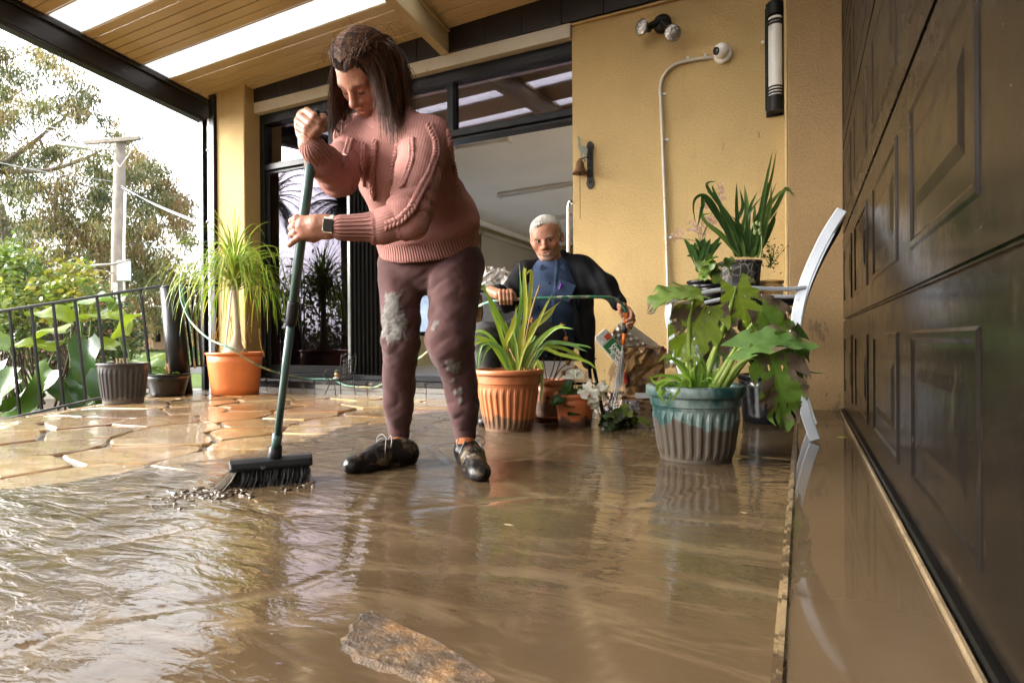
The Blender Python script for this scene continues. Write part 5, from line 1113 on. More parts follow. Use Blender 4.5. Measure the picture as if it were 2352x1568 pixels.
for k in range(3): cyl('ring', z0+H*(.155+.028*k), z0+H*(.168+.028*k), rc*.97, M_BLKPL); cyl('ring', z1-H*(.135+.03*k), z1-H*(.148+.03*k) if False else z1-H*(.128+.028*k)-.02, rc*.97, M_BLKPL) if k else None
sen = MB().sphere(PY(1752, 98, YW-.03), (.012, .012, .012), 10, 8).build('lamp_sensor', M_WPL, wl_, True)
# --- cast iron bell with a small animal figure on its bracket
be = empty('door_bell', PY(1357, 380, YW), 'rusty cast iron wall bell with a goat shaped bracket and chain', 'bell')
M_RUST = simple('rusty_cast_iron', (.13, .060, .022), .6, .45, 14, .5, 60, .4, dirt=(.04, .03, .022), ds=18, dthr=.55)
M_CAST = simple('dark_cast_iron', (.045, .034, .024), .5, .5, 16, .6, 60, .4)
pz0, pz1 = PY(1358, 434, YW).z, PY(1355, 326, YW).z; pxx = PY(1356, 380, YW).x
m = MB(); prof = [(0, .010), (.06, .024), (.12, .030), (.2, .022), (.5, .022), (.8, .022), (.88, .030), (.94, .024), (1, .010)]
vs = []; fs = []
for u, w_ in prof:
    z = pz0+(pz1-pz0)*u
    for y in (YW-.010, YW-.001): vs += [(pxx-w_, y, z), (pxx+w_, y, z)]
for i in range(len(prof)-1): a = i*4; fs += [(a, a+1, a+5, a+4), (a+2, a+6, a+7, a+3), (a, a+4, a+6, a+2), (a+1, a+3, a+7, a+5)]
m.add(vs, fs).build('backplate', M_CAST, be)
for k in range(7):
    z = pz0+(pz1-pz0)*(.14+.12*k); pts = [V(pxx+.012*math.cos(a2)*(1-.5*a2/9), YW-.013, z+.013*math.sin(a2)*(1-.5*a2/9)) for a2 in [i*.6 for i in range(14)]]; MB().tube(pts, .0028, 5).build('scroll', M_CAST, be, True)
gp = [(1340, 372), (1341, 352), (1337, 351), (1336, 367), (1333, 367), (1333, 350), (1328, 338), (1328, 322), (1326, 314), (1329, 312), (1333, 318), (1332, 326), (1335, 334), (1345, 337), (1350, 342), (1349, 352), (1346, 356), (1346, 370), (1343, 372)]
n = len(gp); q0 = [PY(x, y, YW-.055) for x, y in gp]; q1 = [p+V(0, .007, 0) for p in q0]
MB().add(q0+q1, [tuple(range(n)), tuple(range(2*n-1, n-1, -1))]+[(i, i+n, (i+1) % n+n, (i+1) % n) for i in range(n)]).build('animal_figure', simple('verdigris_plate', (.13, .14, .11), .55, .3), be)
MB().tube(smooth_path([PY(1352, 362, YW-.01), PY(1345, 362, YW-.05), PY(1334, 366, YW-.055)], 4), .006, 8).build('arm', M_CAST, be, True)
bq = PY(1332, 399, YW-.06); bs = (bq-CAM).dot(FW)/FPX
MB().lathe(bq, [(17*bs, 0), (18*bs, 1.5*bs), (14*bs, 6*bs), (10.5*bs, 14*bs), (9.5*bs, 22*bs), (7*bs, 28*bs), (3*bs, 31*bs), (2.5*bs, 34*bs), (0, 34.5*bs)], 28).build('bell_cup', M_RUST, be, True)
MB().sphere(bq+V(0, 0, -1*bs), 3.2*bs, 10, 7).build('clapper', M_CAST, be, True)
ch = MB()
for k in range(26):
    z = bq.z-.012-k*.0125; pts = [V(bq.x+(.0035*math.cos(a2) if k % 2 else 0), bq.y+(0 if k % 2 else .0035*math.cos(a2)), z+.0075*math.sin(a2)) for a2 in [i*math.pi/4 for i in range(9)]]; MB().tube(pts, .0013, 4).build('chain_link', M_RUST, be, True)
# ---------------------------------------------------------------- silver garden chair beside the garage door
M_SILV = simple('silver_powder_coat', (.56, .59, .63), .32, .08, 6, .04, 80, .5, metal=.3, dirt=(.13, .095, .06), ds=22, dthr=.665)
M_SLING = simple('black_sling_mesh', (.02, .02, .022), .6, .2, 6, .5, 300, .3)
gc = empty('garden_chair', PZ(1700, 1000, 0), 'silver aluminium garden armchair with black sling beside the garage door', 'chair')
def bar(name, pts, d, w, th, mt=M_SILV, nrm=None, par=gc):
    """flat bar along a pixel path at depth d (number or list)"""
    ds = d if isinstance(d, (list, tuple)) else [d]*len(pts)
    q = smooth_path([P(x, y, dd) for (x, y), dd in zip(pts, ds)], 6); vs = []; n = len(q); sd = YV if nrm is None else nrm
    for i, p in enumerate(q):
        t = (q[min(i+1, n-1)]-q[max(i-1, 0)]).normalized(); o = t.cross(sd).normalized()
        vs += [p+sd*w+o*th, p+sd*w-o*th, p-sd*w-o*th, p-sd*w+o*th]
    fs = [(0, 1, 2, 3), (4*n-1, 4*n-2, 4*n-3, 4*n-4)]
    for i in range(n-1):
        for k in range(4): fs.append((i*4+k, (i+1)*4+k, (i+1)*4+(k+1) % 4, i*4+(k+1) % 4))
    return MB().add(vs, fs).build(name, mt, par, bevel=.003)
dn = 2.50; COFF = V(0, .50, 0); df_ = dn+COFF.dot(FW); YV = V(0, 1, 0)
sc2 = dn/df_
def farp(x, y): # the same frame moved back: project the far twin
    p = P(x, y, dn)+COFF; v = p-CAM; d = v.dot(FW); return (CX+v.dot(RT)/d*FPX, CY-v.dot(UP)/d*FPX)
side = dict(back=[(1934, 482), (1900, 535), (1868, 600), (1845, 660), (1830, 730), (1824, 800), (1832, 870), (1850, 945), (1872, 1010)],
            arm=[(1852, 660), (1800, 664), (1700, 662), (1640, 668), (1575, 682), (1538, 694)], front=[(1538, 694), (1537, 740), (1560, 830), (1585, 950), (1592, 1038)], seat=[(1828, 800), (1740, 798), (1640, 800), (1545, 812)])
for nm, d in (('near', dn), ('far', df_)):
    f_ = (lambda x, y: (x, y)) if nm == 'near' else farp
    bar('back_leg', [f_(*p) for p in side['back']], d, .012, .021); bar('armrest', [f_(*p) for p in side['arm']], d, .022, .008); bar('front_leg', [f_(*p) for p in side['front']], d, .011, .014); bar('seat_rail', [f_(*p) for p in side['seat']], d, .012, .016)
MB().tube([P(1826, 826, dn), P(*farp(1826, 826), df_)], .012, 10).build('cross_bar', M_SILV, gc, True); MB().tube([P(1545, 830, dn), P(*farp(1545, 830), df_)], .012, 10).build('cross_bar', M_SILV, gc, True)
MB().tube([P(1930, 487, dn), P(*farp(1930, 487), df_)], .014, 10).build('top_bar', M_SILV, gc, True)
def sling(name, pts, off):
    vs = []; q = smooth_path([P(x, y, dn+.02) for x, y in pts], 5)
    for p in q: vs += [p+off, p+off+COFF*.94]
    MB().add(vs, [(2*i, 2*i+1, 2*i+3, 2*i+2) for i in range(len(q)-1)]+[(2*i, 2*i+2, 2*i+3, 2*i+1) for i in range(0)]).build(name, M_SLING, gc, True)
sling('back_sling', [(1938, 490), (1905, 548), (1876, 606), (1853, 666), (1838, 735), (1832, 792)], RT*.012); sling('seat_sling', [(1826, 800), (1740, 796), (1640, 798), (1548, 808)], UP*.004)
# ---------------------------------------------------------------- little wire ornaments on the step
oc = empty('wire_chair_ornament', P(800, 905, 5.08), 'tiny black wire chair ornament standing against the step', 'ornament')
M_WIRE = simple('brown_black_wire', (.03, .022, .016), .5, .3)
def wire(name, pts, d=5.08, r_=.004): MB().tube(smooth_path([P(x, y, d if len(p) < 1 else d) for p in [()] for x, y in pts], 5), r_, 6).build(name, M_WIRE, oc, True)
for nm, pts in (('leg', [(742, 876), (752, 868), (757, 880), (748, 900), (744, 908)]), ('leg', [(782, 878), (783, 905)]), ('leg', [(768, 880), (771, 908)]), ('leg', [(812, 870), (816, 905)]), ('back_post', [(780, 872), (784, 820), (789, 815)]), ('back_post', [(812, 868), (819, 822), (815, 812)]), ('back_curl', [(784, 822), (797, 812), (808, 818), (819, 820)]), ('arm', [(742, 868), (748, 852), (762, 848), (780, 856)]), ('arm', [(772, 868), (790, 860), (812, 858)])): wire(nm, pts)
for nm, z_ in (('seat', 0),):
    for k in range(5): wire('seat_wire', [(744+k*6, 873-k*.6), (786+k*6, 876-k*2)], 5.08, .003)
for k in range(4): wire('lattice', [(791+k*6, 824), (789+k*6, 866)], 5.085, .005)
for k in range(5): wire('lattice', [(788, 829+k*9), (815, 827+k*9)], 5.08, .005)
fg = empty('stone_figure', PY(775, 866, YSTEP+.08), 'small painted stone figure sitting on the step edge', 'ornament')
q = PY(774, 868, YSTEP+.05); q.z = ZS
MB().sphere(q+V(0, 0, .018), (.038, .03, .018), 12, 8).build('pebble_base', simple('grey_pebble', (.35, .3, .24), .6, .2), fg, True); MB().sphere(q+V(0, 0, .052), (.026, .022, .022), 12, 8).build('body', simple('brown_glaze', (.30, .18, .07), .3, .3), fg, True); MB().sphere(q+V(.004, -.004, .082), (.02, .018, .014), 12, 8).build('head', simple('teal_brown_glaze', (.20, .22, .17), .3, .4), fg, True)
# ---------------------------------------------------------------- rubbish against the wall: bag, boxes, egg cartons
def crumple(name, c, ax, ay, az, mt, par=None, n=9, amp=.012, seed=0, taper=0.0):
    """crushed paper/cardboard box: subdivided faces pushed about"""
    c, ax, ay, az = map(Vector, (c, ax, ay, az)); rr = np.random.default_rng(seed); vs = []; fs = []; idx = {}
    def vid(i, j, k):
        if (i, j, k) not in idx:
            u, v, w2 = 2*i/n-1, 2*j/n-1, 2*k/n-1; sh = 1-taper*(w2+1)/2
            p = c+ax*u*sh+ay*v*sh+az*w2 + V(*rr.normal(0, amp, 3)); idx[(i, j, k)] = len(vs); vs.append(p)
        return idx[(i, j, k)]
    for i in range(n):
        for j in range(n):
            fs += [(vid(i, j, 0), vid(i, j+1, 0), vid(i+1, j+1, 0), vid(i+1, j, 0)), (vid(i, j, n), vid(i+1, j, n), vid(i+1, j+1, n), vid(i, j+1, n)), (vid(i, 0, j), vid(i+1, 0, j), vid(i+1, 0, j+1), vid(i, 0, j+1)), (vid(i, n, j), vid(i, n, j+1), vid(i+1, n, j+1), vid(i+1, n, j)), (vid(0, i, j), vid(0, i, j+1), vid(0, i+1, j+1), vid(0, i+1, j)), (vid(n, i, j), vid(n, i+1, j), vid(n, i+1, j+1), vid(n, i, j+1))]
    return mesh(name, vs, fs, mt, par)
M_BAG = simple('wet_brown_paper', (.30, .165, .06), .4, .35, 7, .5, 25, .4, dirt=(.12, .075, .04), ds=7, dthr=.52, bd=.008)
DB = 3.98
o = crumple('paper_bag', P(1475, 850, DB), RT*.135, FW*.07, (UP*.99-RT*.06)*.155, M_BAG, None, 8, .008, 3, .06); tag(o, 'wet crumpled brown paper bag leaning against the wall', 'paper bag')
o = crumple('cardboard_box', P(1475, 922, DB-.02), RT*.16, FW*.09, V(0, 0, .055), simple('wet_cardboard', (.22, .13, .065), .6, .3, 6, .3, 30, .3, dirt=(.09, .06, .035), ds=6, dthr=.54), None, 7, .006, 5); tag(o, 'flattened muddy cardboard box under the paper bag', 'cardboard box')
lb2 = MB().obox(P(1490, 908, DB-.13), RT*.085, FW*.001, UP*.018).build('box_label', simple('white_label', (.66, .66, .68), .5, .1, dirt=(.2, .15, .1), ds=16, dthr=.64), o)
lb3 = MB().obox(P(1450, 930, DB-.125), RT*.055, FW*.001, UP*.030).build('box_label', simple('lilac_grey_label', (.30, .29, .33), .5, .2, dirt=(.12, .09, .06), ds=16, dthr=.52), o)
o = crumple('soggy_cardboard', P(1412, 918, DB-.0), RT*.07, FW*.06, V(0, 0, .05), simple('soggy_cardboard', (.16, .10, .06), .5, .4, 8, .8, 25, .4, bd=.02), None, 6, .012, 9); tag(o, 'soggy crushed cardboard where the hose water lands', 'cardboard box')
rb = empty('red_box', P(1515, 815, DB+.1), 'red and white carton sticking up behind the paper bag', 'carton')
MB().obox(P(1515, 806, DB+.10), (RT*.97+UP*.2)*.045, FW*.02, (UP*.97-RT*.2)*.012).build('red_flap', simple('red_print', (.55, .03, .025), .4, .1), rb); MB().obox(P(1524, 828, DB+.105), (RT*.97+UP*.2)*.03, FW*.02, (UP*.97-RT*.2)*.055).build('white_side', simple('cream_print', (.7, .65, .5), .5, .1), rb)
rs = MB().obox(P(1431, 853, DB-.09), (RT*.25-UP*.97)*.085, FW*.003, RT*.009).build('red_card', simple('red_card', (.5, .04, .03), .4, .2), None); tag(rs, 'thin red and white card slipped beside the paper bag', 'card')
# egg cartons
M_PULP = simple('grey_egg_pulp', (.50, .46, .38), .85, .12, 12, .4, 60, .2, dirt=(.2, .15, .09), ds=10, dthr=.62)
et = empty('egg_tray', P(1435, 790, DB+.06), 'open grey pulp egg tray with empty cups above the paper bag', 'egg carton')
ex, ey = (RT*.80-UP*.60).normalized(), (RT*.55+UP*.80).normalized(); ex = (ex-FW*ex.dot(FW)).normalized(); ey = FW.cross(ex).normalized(); ey = -ey if ey.dot(UP) < 0 else ey
oc_ = P(1408, 760, DB+.02); vs = []; n1, n2_ = 61, 25
for i in range(n1):
    for j in range(n2_):
        u, v = i/(n1-1), j/(n2_-1); cu_ = math.cos(u*math.pi*2*5)*math.cos(v*math.pi*2*2); h_ = .017*max(-.6, min(.9, cu_*1.3))
        vs.append(oc_+ex*(u*.27)+ey*((v-.5)*.115)-FW*h_)
MB().add(vs, [(i*n2_+j, (i+1)*n2_+j, (i+1)*n2_+j+1, i*n2_+j+1) for i in range(n1-1) for j in range(n2_-1)]).build('cups', M_PULP, et, True)
MB().obox(oc_+ex*.16+ey*.085+FW*.02, ex*.15, ey*.028, FW*.012).build('lid', M_PULP, et, bevel=.008, seg=2)
ec = empty('egg_carton', P(1412, 805, DB), 'closed egg carton with a green free range label against the wall', 'egg carton')
kx, ky = (RT*.66-UP*.75).normalized(), (RT*.75+UP*.66).normalized(); k0 = P(1410, 803, DB-.01)
MB().obox(k0, kx*.145, ky*.052, FW*.026).build('carton_box', M_PULP, ec, bevel=.012, seg=3)
MB().obox(k0-FW*.0275+kx*.03, kx*.098, ky*.044, FW*.0012).build('green_label', simple('green_print', (.018, .16, .04), .5, .1), ec); MB().obox(k0-FW*.0275-kx*.1045, kx*.035, ky*.044, FW*.0012).build('grey_label', simple('pale_print', (.55, .55, .52), .5, .1), ec)
MB().obox(k0-FW*.029-kx*.095+ky*.022, kx*.018, ky*.018, FW*.0008).build('red_stamp', simple('orange_red_print', (.6, .07, .03), .5, .1), ec)
MB().obox(k0-FW*.029-kx*.090-ky*.028, kx*.010, ky*.012, FW*.0008).build('bar_code', simple('white_print', (.75, .75, .75), .5, .02), ec)
def text(s_, o, x_, y_, size, mt, par, name='lettering'):
    cu = bpy.data.curves.new(name, 'FONT'); cu.body = s_; cu.size = size; cu.extrude = .0003; cu.offset = .0008; cu.align_x = 'CENTER'; cu.align_y = 'CENTER'
    tmp = bpy.data.objects.new('tmp', cu); COL.objects.link(tmp); dg = bpy.context.evaluated_depsgraph_get(); me = bpy.data.meshes.new_from_object(tmp.evaluated_get(dg)); bpy.data.objects.remove(tmp)
    z_ = x_.cross(y_).normalized(); mtx = Matrix(((x_.x, y_.x, z_.x, o.x), (x_.y, y_.y, z_.y, o.y), (x_.z, y_.z, z_.z, o.z), (0, 0, 0, 1))); me.transform(mtx); me.materials.clear()
    return link(name, me, mt, par)
M_WPRINT = simple('white_ink', (.85, .85, .82), .5, .02, bump=0)
text('Free', k0-FW*.0295+kx*.005+ky*.016, kx, ky, .046, M_WPRINT, ec); text('Range', k0-FW*.0295+kx*.018-ky*.012, kx, ky, .042, M_WPRINT, ec); text('Free Range', k0-FW*.0295+kx*.045-ky*.036, kx, ky, .020, M_WPRINT, ec)
# ---------------------------------------------------------------- garden hose with nozzle, water
def m_hose():
    t = NT('green_hose'); co = t.gpos()
    c = t.mix(t.ramp(t.noise(5, 4, .6, co), [(.48, 0.0), (.56, 1.0)]), (.04, .17, .105), (.36, .30, .16)); c = t.mix(t.ramp(t.noise(16, 5, .7, co), [(.58, 0.0), (.63, .9)]), c, (.5, .46, .38))
    return t.done(t.bsdf(c, .35, t.bump(t.noise(80, 3), .1, .002), .5))
ho = empty('garden_hose', PY(700, 866, YSTEP), 'muddy green garden hose from the fence over the step to the seated man', 'hose')
hp = [P(448, 845, 5.45), P(440, 760, 5.4), P(424, 690, 5.38), P(417, 656, 5.36), P(414, 668, 5.3), P(420, 700, 5.26), P(440, 740, 5.16), P(480, 778, 4.98), P(530, 800, 4.86), P(570, 826, 4.95), P(620, 850, 5.1)]
q = PY(700, 864, YSTEP+.02); q.z = ZS+.012; hp.append(q)
for (x, yy_) in ((760, .02), (790, -.03), (815, -.035), (835, -.035), (870, -.02)):
    q = PY(x, 868, YSTEP+yy_); q.z = ZS+.010 if yy_ > 0 else ZS-.03-.012*(x in (815, 835)); hp.append(q)
hp += [P(930, 845, 4.6), P(985, 805, 4.15), P(1040, 745, 3.7), P(1085, 712, 3.42), P(1120, 695, 3.3), P(1160, 688, 3.23), P(1200, 687, 3.2), P(1290, 683, 3.2), P(1370, 682, 3.24), P(1410, 686, 3.28), P(1430, 700, 3.32), P(1437, 720, 3.335)]
MB().tube(smooth_path(hp, 8), .0088, 10).build('hose_tube', m_hose(), ho, True)
M_ORNG = simple('orange_hose_fitting', (.75, .17, .02), .35, .15, dirt=(.12, .08, .05), ds=30, dthr=.6); M_GRIP = simple('dark_grey_grip', (.04, .04, .042), .5, .2)
def noz(name, a, b, r0, r1, mt): MB().tube([P(*a), P(*b)], [r0, r1], 14).build(name, mt, ho, True)
noz('connector', (1437, 718, 3.335), (1437, 742, 3.34), .011, .0125, M_ORNG); noz('nozzle_grip', (1437, 742, 3.34), (1434, 765, 3.345), .0155, .0145, M_GRIP); noz('nozzle_tip', (1434, 765, 3.345), (1431, 792, 3.35), .011, .0085, M_ORNG)
t = NT('spray_water'); gl = t.n('ShaderNodeBsdfGlass'); gl.inputs['IOR'].default_value = 1.2; gl.inputs['Roughness'].default_value = .15; df = t.n('ShaderNodeBsdfDiffuse'); df.inputs[0].default_value = (.85, .85, .84, 1); mx = t.n('ShaderNodeMixShader'); mx.inputs[0].default_value = .8
t.l(gl.outputs[0], mx.inputs[1]); t.l(df.outputs[0], mx.inputs[2]); M_SPRAY = t.done(mx.outputs[0])
wj = MB(); r = random.Random(3)
for k in range(80):
    a = P(1431+r.uniform(-2.5, 2.5), 792, 3.35+r.uniform(-.006, .006)); e_ = P(1408+r.gauss(0, 8), 938+r.uniform(-6, 4), 3.62+r.gauss(0, .03)); e_.z = max(.02, e_.z); mid = a.lerp(e_, .5)+UP*.012+RT*.012; s0 = r.uniform(0, .5); s1 = s0+r.uniform(.25, .6)
    path = smooth_path([a, mid, e_], 12); i0, i1 = int(s0*24), min(24, int(s1*24)); wj.tube(path[i0:i1+1], r.uniform(.0008, .0020), 5)
for k in range(130): wj.sphere(P(1408+r.gauss(0, 20), 936+r.gauss(-6, 8), 3.62+r.gauss(0, .07)), r.uniform(.0015, .004), 6, 4)
for k in range(60):
    c_ = P(1406, 943, 3.62); c_.z = .02; a2 = r.uniform(0, 6.28); rr_ = r.uniform(.02, .14); p = c_+V(math.cos(a2)*rr_, math.sin(a2)*rr_*.7, 0); wj.tube([p, p+V(math.cos(a2)*.02, math.sin(a2)*.02, r.uniform(.01, .05))], [.003, .0008], 5)
o = wj.build('water_spray', M_SPRAY, None, True); tag(o, 'white jet of hose water splashing on the floor', 'water', kind='stuff')
# ---------------------------------------------------------------- broom
bm_ = empty('broom', PZ(615, 1105, 0), 'green handled broom with a black head pushing mud', 'broom')
A_, B_ = PZ(528, 1108, .03), PZ(714, 1090, .03); axb = (B_-A_); axb.z = 0; LB = axb.length/2; axb.normalize(); sdb = V(0, 0, 1).cross(axb); cB = (A_+B_)/2
M_BRM = simple('dark_grey_plastic', (.03, .032, .036), .35, .2, 8, .1, 60, .5, dirt=(.20, .20, .18), ds=14, dthr=.64)
hv = []; prof = [(-.038, .064), (.038, .064), (.042, .074), (.034, .090), (.012, .098), (-.012, .098), (-.034, .090), (-.042, .074)]
for e_, sc3 in ((-LB*1.02, .82), (-LB*.96, 1), (LB*.96, 1), (LB*1.02, .82)):
    for (w_, z) in prof: hv.append(cB+axb*e_+sdb*(w_*sc3)+V(0, 0, z-cB.z+.004 if True else 0))
n = len(prof); fs = [tuple(range(n))[::-1], tuple(range(3*n, 4*n))]
for i in range(3):
    for k in range(n): fs.append((i*n+k, i*n+(k+1) % n, (i+1)*n+(k+1) % n, (i+1)*n+k))
MB().add(hv, fs).build('broom_head', M_BRM, bm_, bevel=.002)
M_BRIS = simple('black_bristles', (.035, .030, .027), .5, .4, 40, .1); M_BRIS2 = simple('pale_worn_bristles', (.42, .38, .32), .5, .2, 40, .1)
b1, b2 = MB(), MB(); r = random.Random(9)
for k in range(1500):
    u = r.uniform(-1, 1); v = r.uniform(-1, 1); a = cB+axb*(u*LB*.95)+sdb*(v*.034); a.z = .069; sp_ = -.35 if u > -.8 else -.75
    e_ = a+axb*(sp_*.06+r.gauss(0, .008)+u*.006)+sdb*(v*.022+r.gauss(0, .006)-.012); e_.z = .014+r.uniform(0, .006); (b2 if u < -.86 and r.random() < .8 else b1).tube([a, a.lerp(e_, .5)+axb*.004, e_], [.0011, .0010, .0006], 3, False)
tag(b1.build('bristles', M_BRIS, bm_), kind='stuff'); tag(b2.build('pale_bristles', M_BRIS2, bm_), kind='stuff')
HB, HT = cB+V(0, 0, .09-cB.z+.004)+axb*.01, P(728, 252, 1.53); hd = (HT-HB).normalized()
def hpt(u): return HB.lerp(HT, u)
M_HAND = simple('grey_green_handle', (.048, .098, .090), .3, .15, 5, .03, 40, .5, coat=.3, dirt=(.25, .24, .2), ds=16, dthr=.70)
MB().tube([HB-hd*.01, HB+hd*.05], [.024, .019], 16).build('socket', M_BRM, bm_, True); MB().tube([HB+hd*.05, HB+hd*.10], .0155, 16).build('ferrule', M_HAND, bm_, True)
uj = .455
MB().tube([hpt(.09), hpt(uj)], .0118, 16).build('lower_handle', M_HAND, bm_, True); MB().tube([hpt(uj-.01), hpt(uj+.015), hpt(uj+.055), hpt(uj+.06)], [.0155, .0165, .0165, .0145], 16).build('lock_collar', M_GRIP, bm_, True); MB().tube([hpt(uj+.055), hpt(.955)], .0135, 16).build('upper_handle', M_HAND, bm_, True); MB().tube([hpt(.955), hpt(1.0)], [.0095, .0075], 12).build('hanging_tip', M_GRIP, bm_, True)
# mud pushed along by the broom
MUDPILE = True
for k, (x, y) in enumerate([(1155, 1203), (1640, 1000), (1946, 1003), (1700, 1175)]):
    p = PZ(x, y, .024 if x < 1900 else ZA+.004); lf = MB(); lf.col = (.35, .42, .08) if k == 2 else (.45, .36, .22); blade(lf, p, V(r.uniform(-1, 1), r.uniform(-.4, .4), .02), V(0, 0, 1), .05 if k == 2 else .035, .006, lambda u: math.sin(u*math.pi)**.7+.05, .2, 0, .1, 5, 3); o = lf.build('fallen_leaf', M_LEAF, None, True); tag(o, ['small pale leaf floating on the mud in front of the woman', 'small leaf scrap on the mud beside the pots', 'yellow green leaf on the wet apron by the garage door', 'small leaf scrap in front of the green pot'][k], 'leaf')
# ================================================================ PEOPLE: smooth-blended volumes turned into one surface
def v3(p): return np.array([p[0], p[1], p[2]], dtype=np.float32)
def pc(a, b, ra, rb, k=.02, t=0): return ('u', 'c', (v3(a), v3(b), ra, rb), k, t)
def pe(c, r, R=None, k=.02, t=0, op='u'): return (op, 'e', (v3(c), np.array(r if hasattr(r, '__len__') else (r, r, r), dtype=np.float32), None if R is None else np.array(R, dtype=np.float32)), k, t)
def pk(a, b, side, wa, wb, da, db, k=.03, t=0): return ('u', 'k', (v3(a), v3(b), v3(side), wa, wb, da, db), k, t)
def sub(p): return ('s',)+p[1:]
def ev(typ, a, X):
    if typ == 'c':
        A, B, ra, rb = a; ba = B-A; h = np.clip(((X-A)@ba)/max(1e-9, float(ba@ba)), 0, 1); return np.linalg.norm(X-A-h[..., None]*ba, axis=-1)-(ra+(rb-ra)*h)
    if typ == 'e':
        C, r, R = a; q = X-C
        if R is not None: q = q@R.T
        k0 = np.linalg.norm(q/r, axis=-1); k1 = np.linalg.norm(q/(r*r), axis=-1); return np.where(k1 > 1e-9, k0*(k0-1)/np.maximum(k1, 1e-9), -r.min())
    A, B, s, wa, wb, da, db = a; ba = B-A; L = float(np.linalg.norm(ba)); ax_ = ba/L; s = s-ax_*float(s@ax_); s = s/np.linalg.norm(s); n = np.cross(ax_, s)
    h = np.clip(((X-A)@ba)/(L*L), 0, 1); q = X-A-h[..., None]*ba; w = wa+(wb-wa)*h; d = da+(db-da)*h; m = np.minimum(w, d)
    e = np.sqrt((q@s/w)**2+(q@n/d)**2+(q@ax_/m)**2); return (e-1)*m
def bnd(typ, a):
    if typ == 'c': A, B, ra, rb = a; r = max(ra, rb); return np.minimum(A, B)-r, np.maximum(A, B)+r
    if typ == 'e': C, r, R = a; m = r.max(); return C-m, C+m
    A, B, s, wa, wb, da, db = a; r = max(wa, wb, da, db); return np.minimum(A, B)-r, np.maximum(A, B)+r
def field(prims, h):
    lo = np.min([bnd(p[1], p[2])[0] for p in prims if p[0] == 'u'], 0)-4*h; hi = np.max([bnd(p[1], p[2])[1] for p in prims if p[0] == 'u'], 0)+4*h
    n = np.ceil((hi-lo)/h).astype(int)+1; F = np.full(n, .5, dtype=np.float32); axs = [lo[i]+h*np.arange(n[i], dtype=np.float32) for i in range(3)]
    for op, typ, a, k, t in prims:
        l, u = bnd(typ, a); m = k+.03; i0 = np.maximum(0, np.floor((l-m-lo)/h).astype(int)); i1 = np.minimum(n, np.ceil((u+m-lo)/h).astype(int)+1)
        if (i1 <= i0).any(): continue
        sl = tuple(slice(x, y) for x, y in zip(i0, i1)); X = np.stack(np.meshgrid(*[axs[i][sl[i]] for i in range(3)], indexing='ij'), -1).astype(np.float32); d = ev(typ, a, X).astype(np.float32); f = F[sl]
        if op == 'u': hh = np.clip(.5+.5*(f-d)/k, 0, 1); F[sl] = f+(d-f)*hh-k*hh*(1-hh)
        else: hh = np.clip(.5-.5*(f+d)/k, 0, 1); F[sl] = f+(-d-f)*hh+k*hh*(1-hh)
    return F, lo
def nets(F, lo, h):
    n = F.shape; S = F < 0; c = [slice(0, -1), slice(1, None)]
    cnt = sum(S[c[i], c[j], c[k]].astype(np.int8) for i in (0, 1) for j in (0, 1) for k in (0, 1)); act = (cnt > 0) & (cnt < 8); idx = np.full(act.shape, -1, dtype=np.int64); I = np.argwhere(act); idx[act] = np.arange(len(I))
    acc = np.zeros((len(I), 3)); w = np.zeros(len(I)); cor = [(i, j, k) for i in (0, 1) for j in (0, 1) for k in (0, 1)]
    val = {q: F[I[:, 0]+q[0], I[:, 1]+q[1], I[:, 2]+q[2]] for q in cor}
    for a in cor:
        for ax in range(3):
            if a[ax]: continue
            b = list(a); b[ax] = 1; b = tuple(b); fa, fb = val[a], val[b]; m = (fa < 0) != (fb < 0); t = np.where(m, fa/np.where(m, fa-fb, 1), 0); p = np.zeros((len(I), 3)); p[:] = a; p[:, ax] += t; acc[m] += p[m]; w[m] += 1
    vs = lo+h*(I+acc/np.maximum(w, 1)[:, None]); fs = []
    for ax in range(3):
        s0 = [slice(None)]*3; s1 = [slice(None)]*3; s0[ax] = slice(0, -1); s1[ax] = slice(1, None); A, B = S[tuple(s0)], S[tuple(s1)]; E = np.argwhere(A != B); o = [i for i in range(3) if i != ax]
        ok = (E[:, o[0]] > 0) & (E[:, o[1]] > 0) & (E[:, o[0]] < n[o[0]]-1) & (E[:, o[1]] < n[o[1]]-1); E = E[ok]
        def cell(d0, d1): q = E.copy(); q[:, o[0]] -= d0; q[:, o[1]] -= d1; return idx[q[:, 0], q[:, 1], q[:, 2]]
        Q = np.stack([cell(1, 1), cell(0, 1), cell(0, 0), cell(1, 0)], 1); fl = A[E[:, 0], E[:, 1], E[:, 2]]
        if ax == 1: fl = ~fl
        Q[~fl] = Q[~fl][:, ::-1]; fs.append(Q)
    fs = np.concatenate(fs); fs = fs[(fs >= 0).all(1)]; return vs, fs
def smooth_mesh(vs, fs, it=2, lam=.5):
    e = np.concatenate([fs[:, [0, 1]], fs[:, [1, 2]], fs[:, [2, 3]], fs[:, [3, 0]]]); deg = np.bincount(e[:, 0], minlength=len(vs)).astype(float); e2 = np.concatenate([e, e[:, ::-1]]); deg = np.bincount(e2[:, 0], minlength=len(vs)).astype(float)
    for _ in range(it):
        s = np.stack([np.bincount(e2[:, 0], weights=vs[e2[:, 1], k], minlength=len(vs)) for k in range(3)], 1); vs = vs+lam*(s/np.maximum(deg, 1)[:, None]-vs)
    return vs
def vnormals(vs, fs):
    fn = np.cross(vs[fs[:, 2]]-vs[fs[:, 0]], vs[fs[:, 3]]-vs[fs[:, 1]]); N = np.stack([sum(np.bincount(fs[:, j], weights=fn[:, k], minlength=len(vs)) for j in range(4)) for k in range(3)], 1); return N/np.maximum(np.linalg.norm(N, axis=1), 1e-12)[:, None]
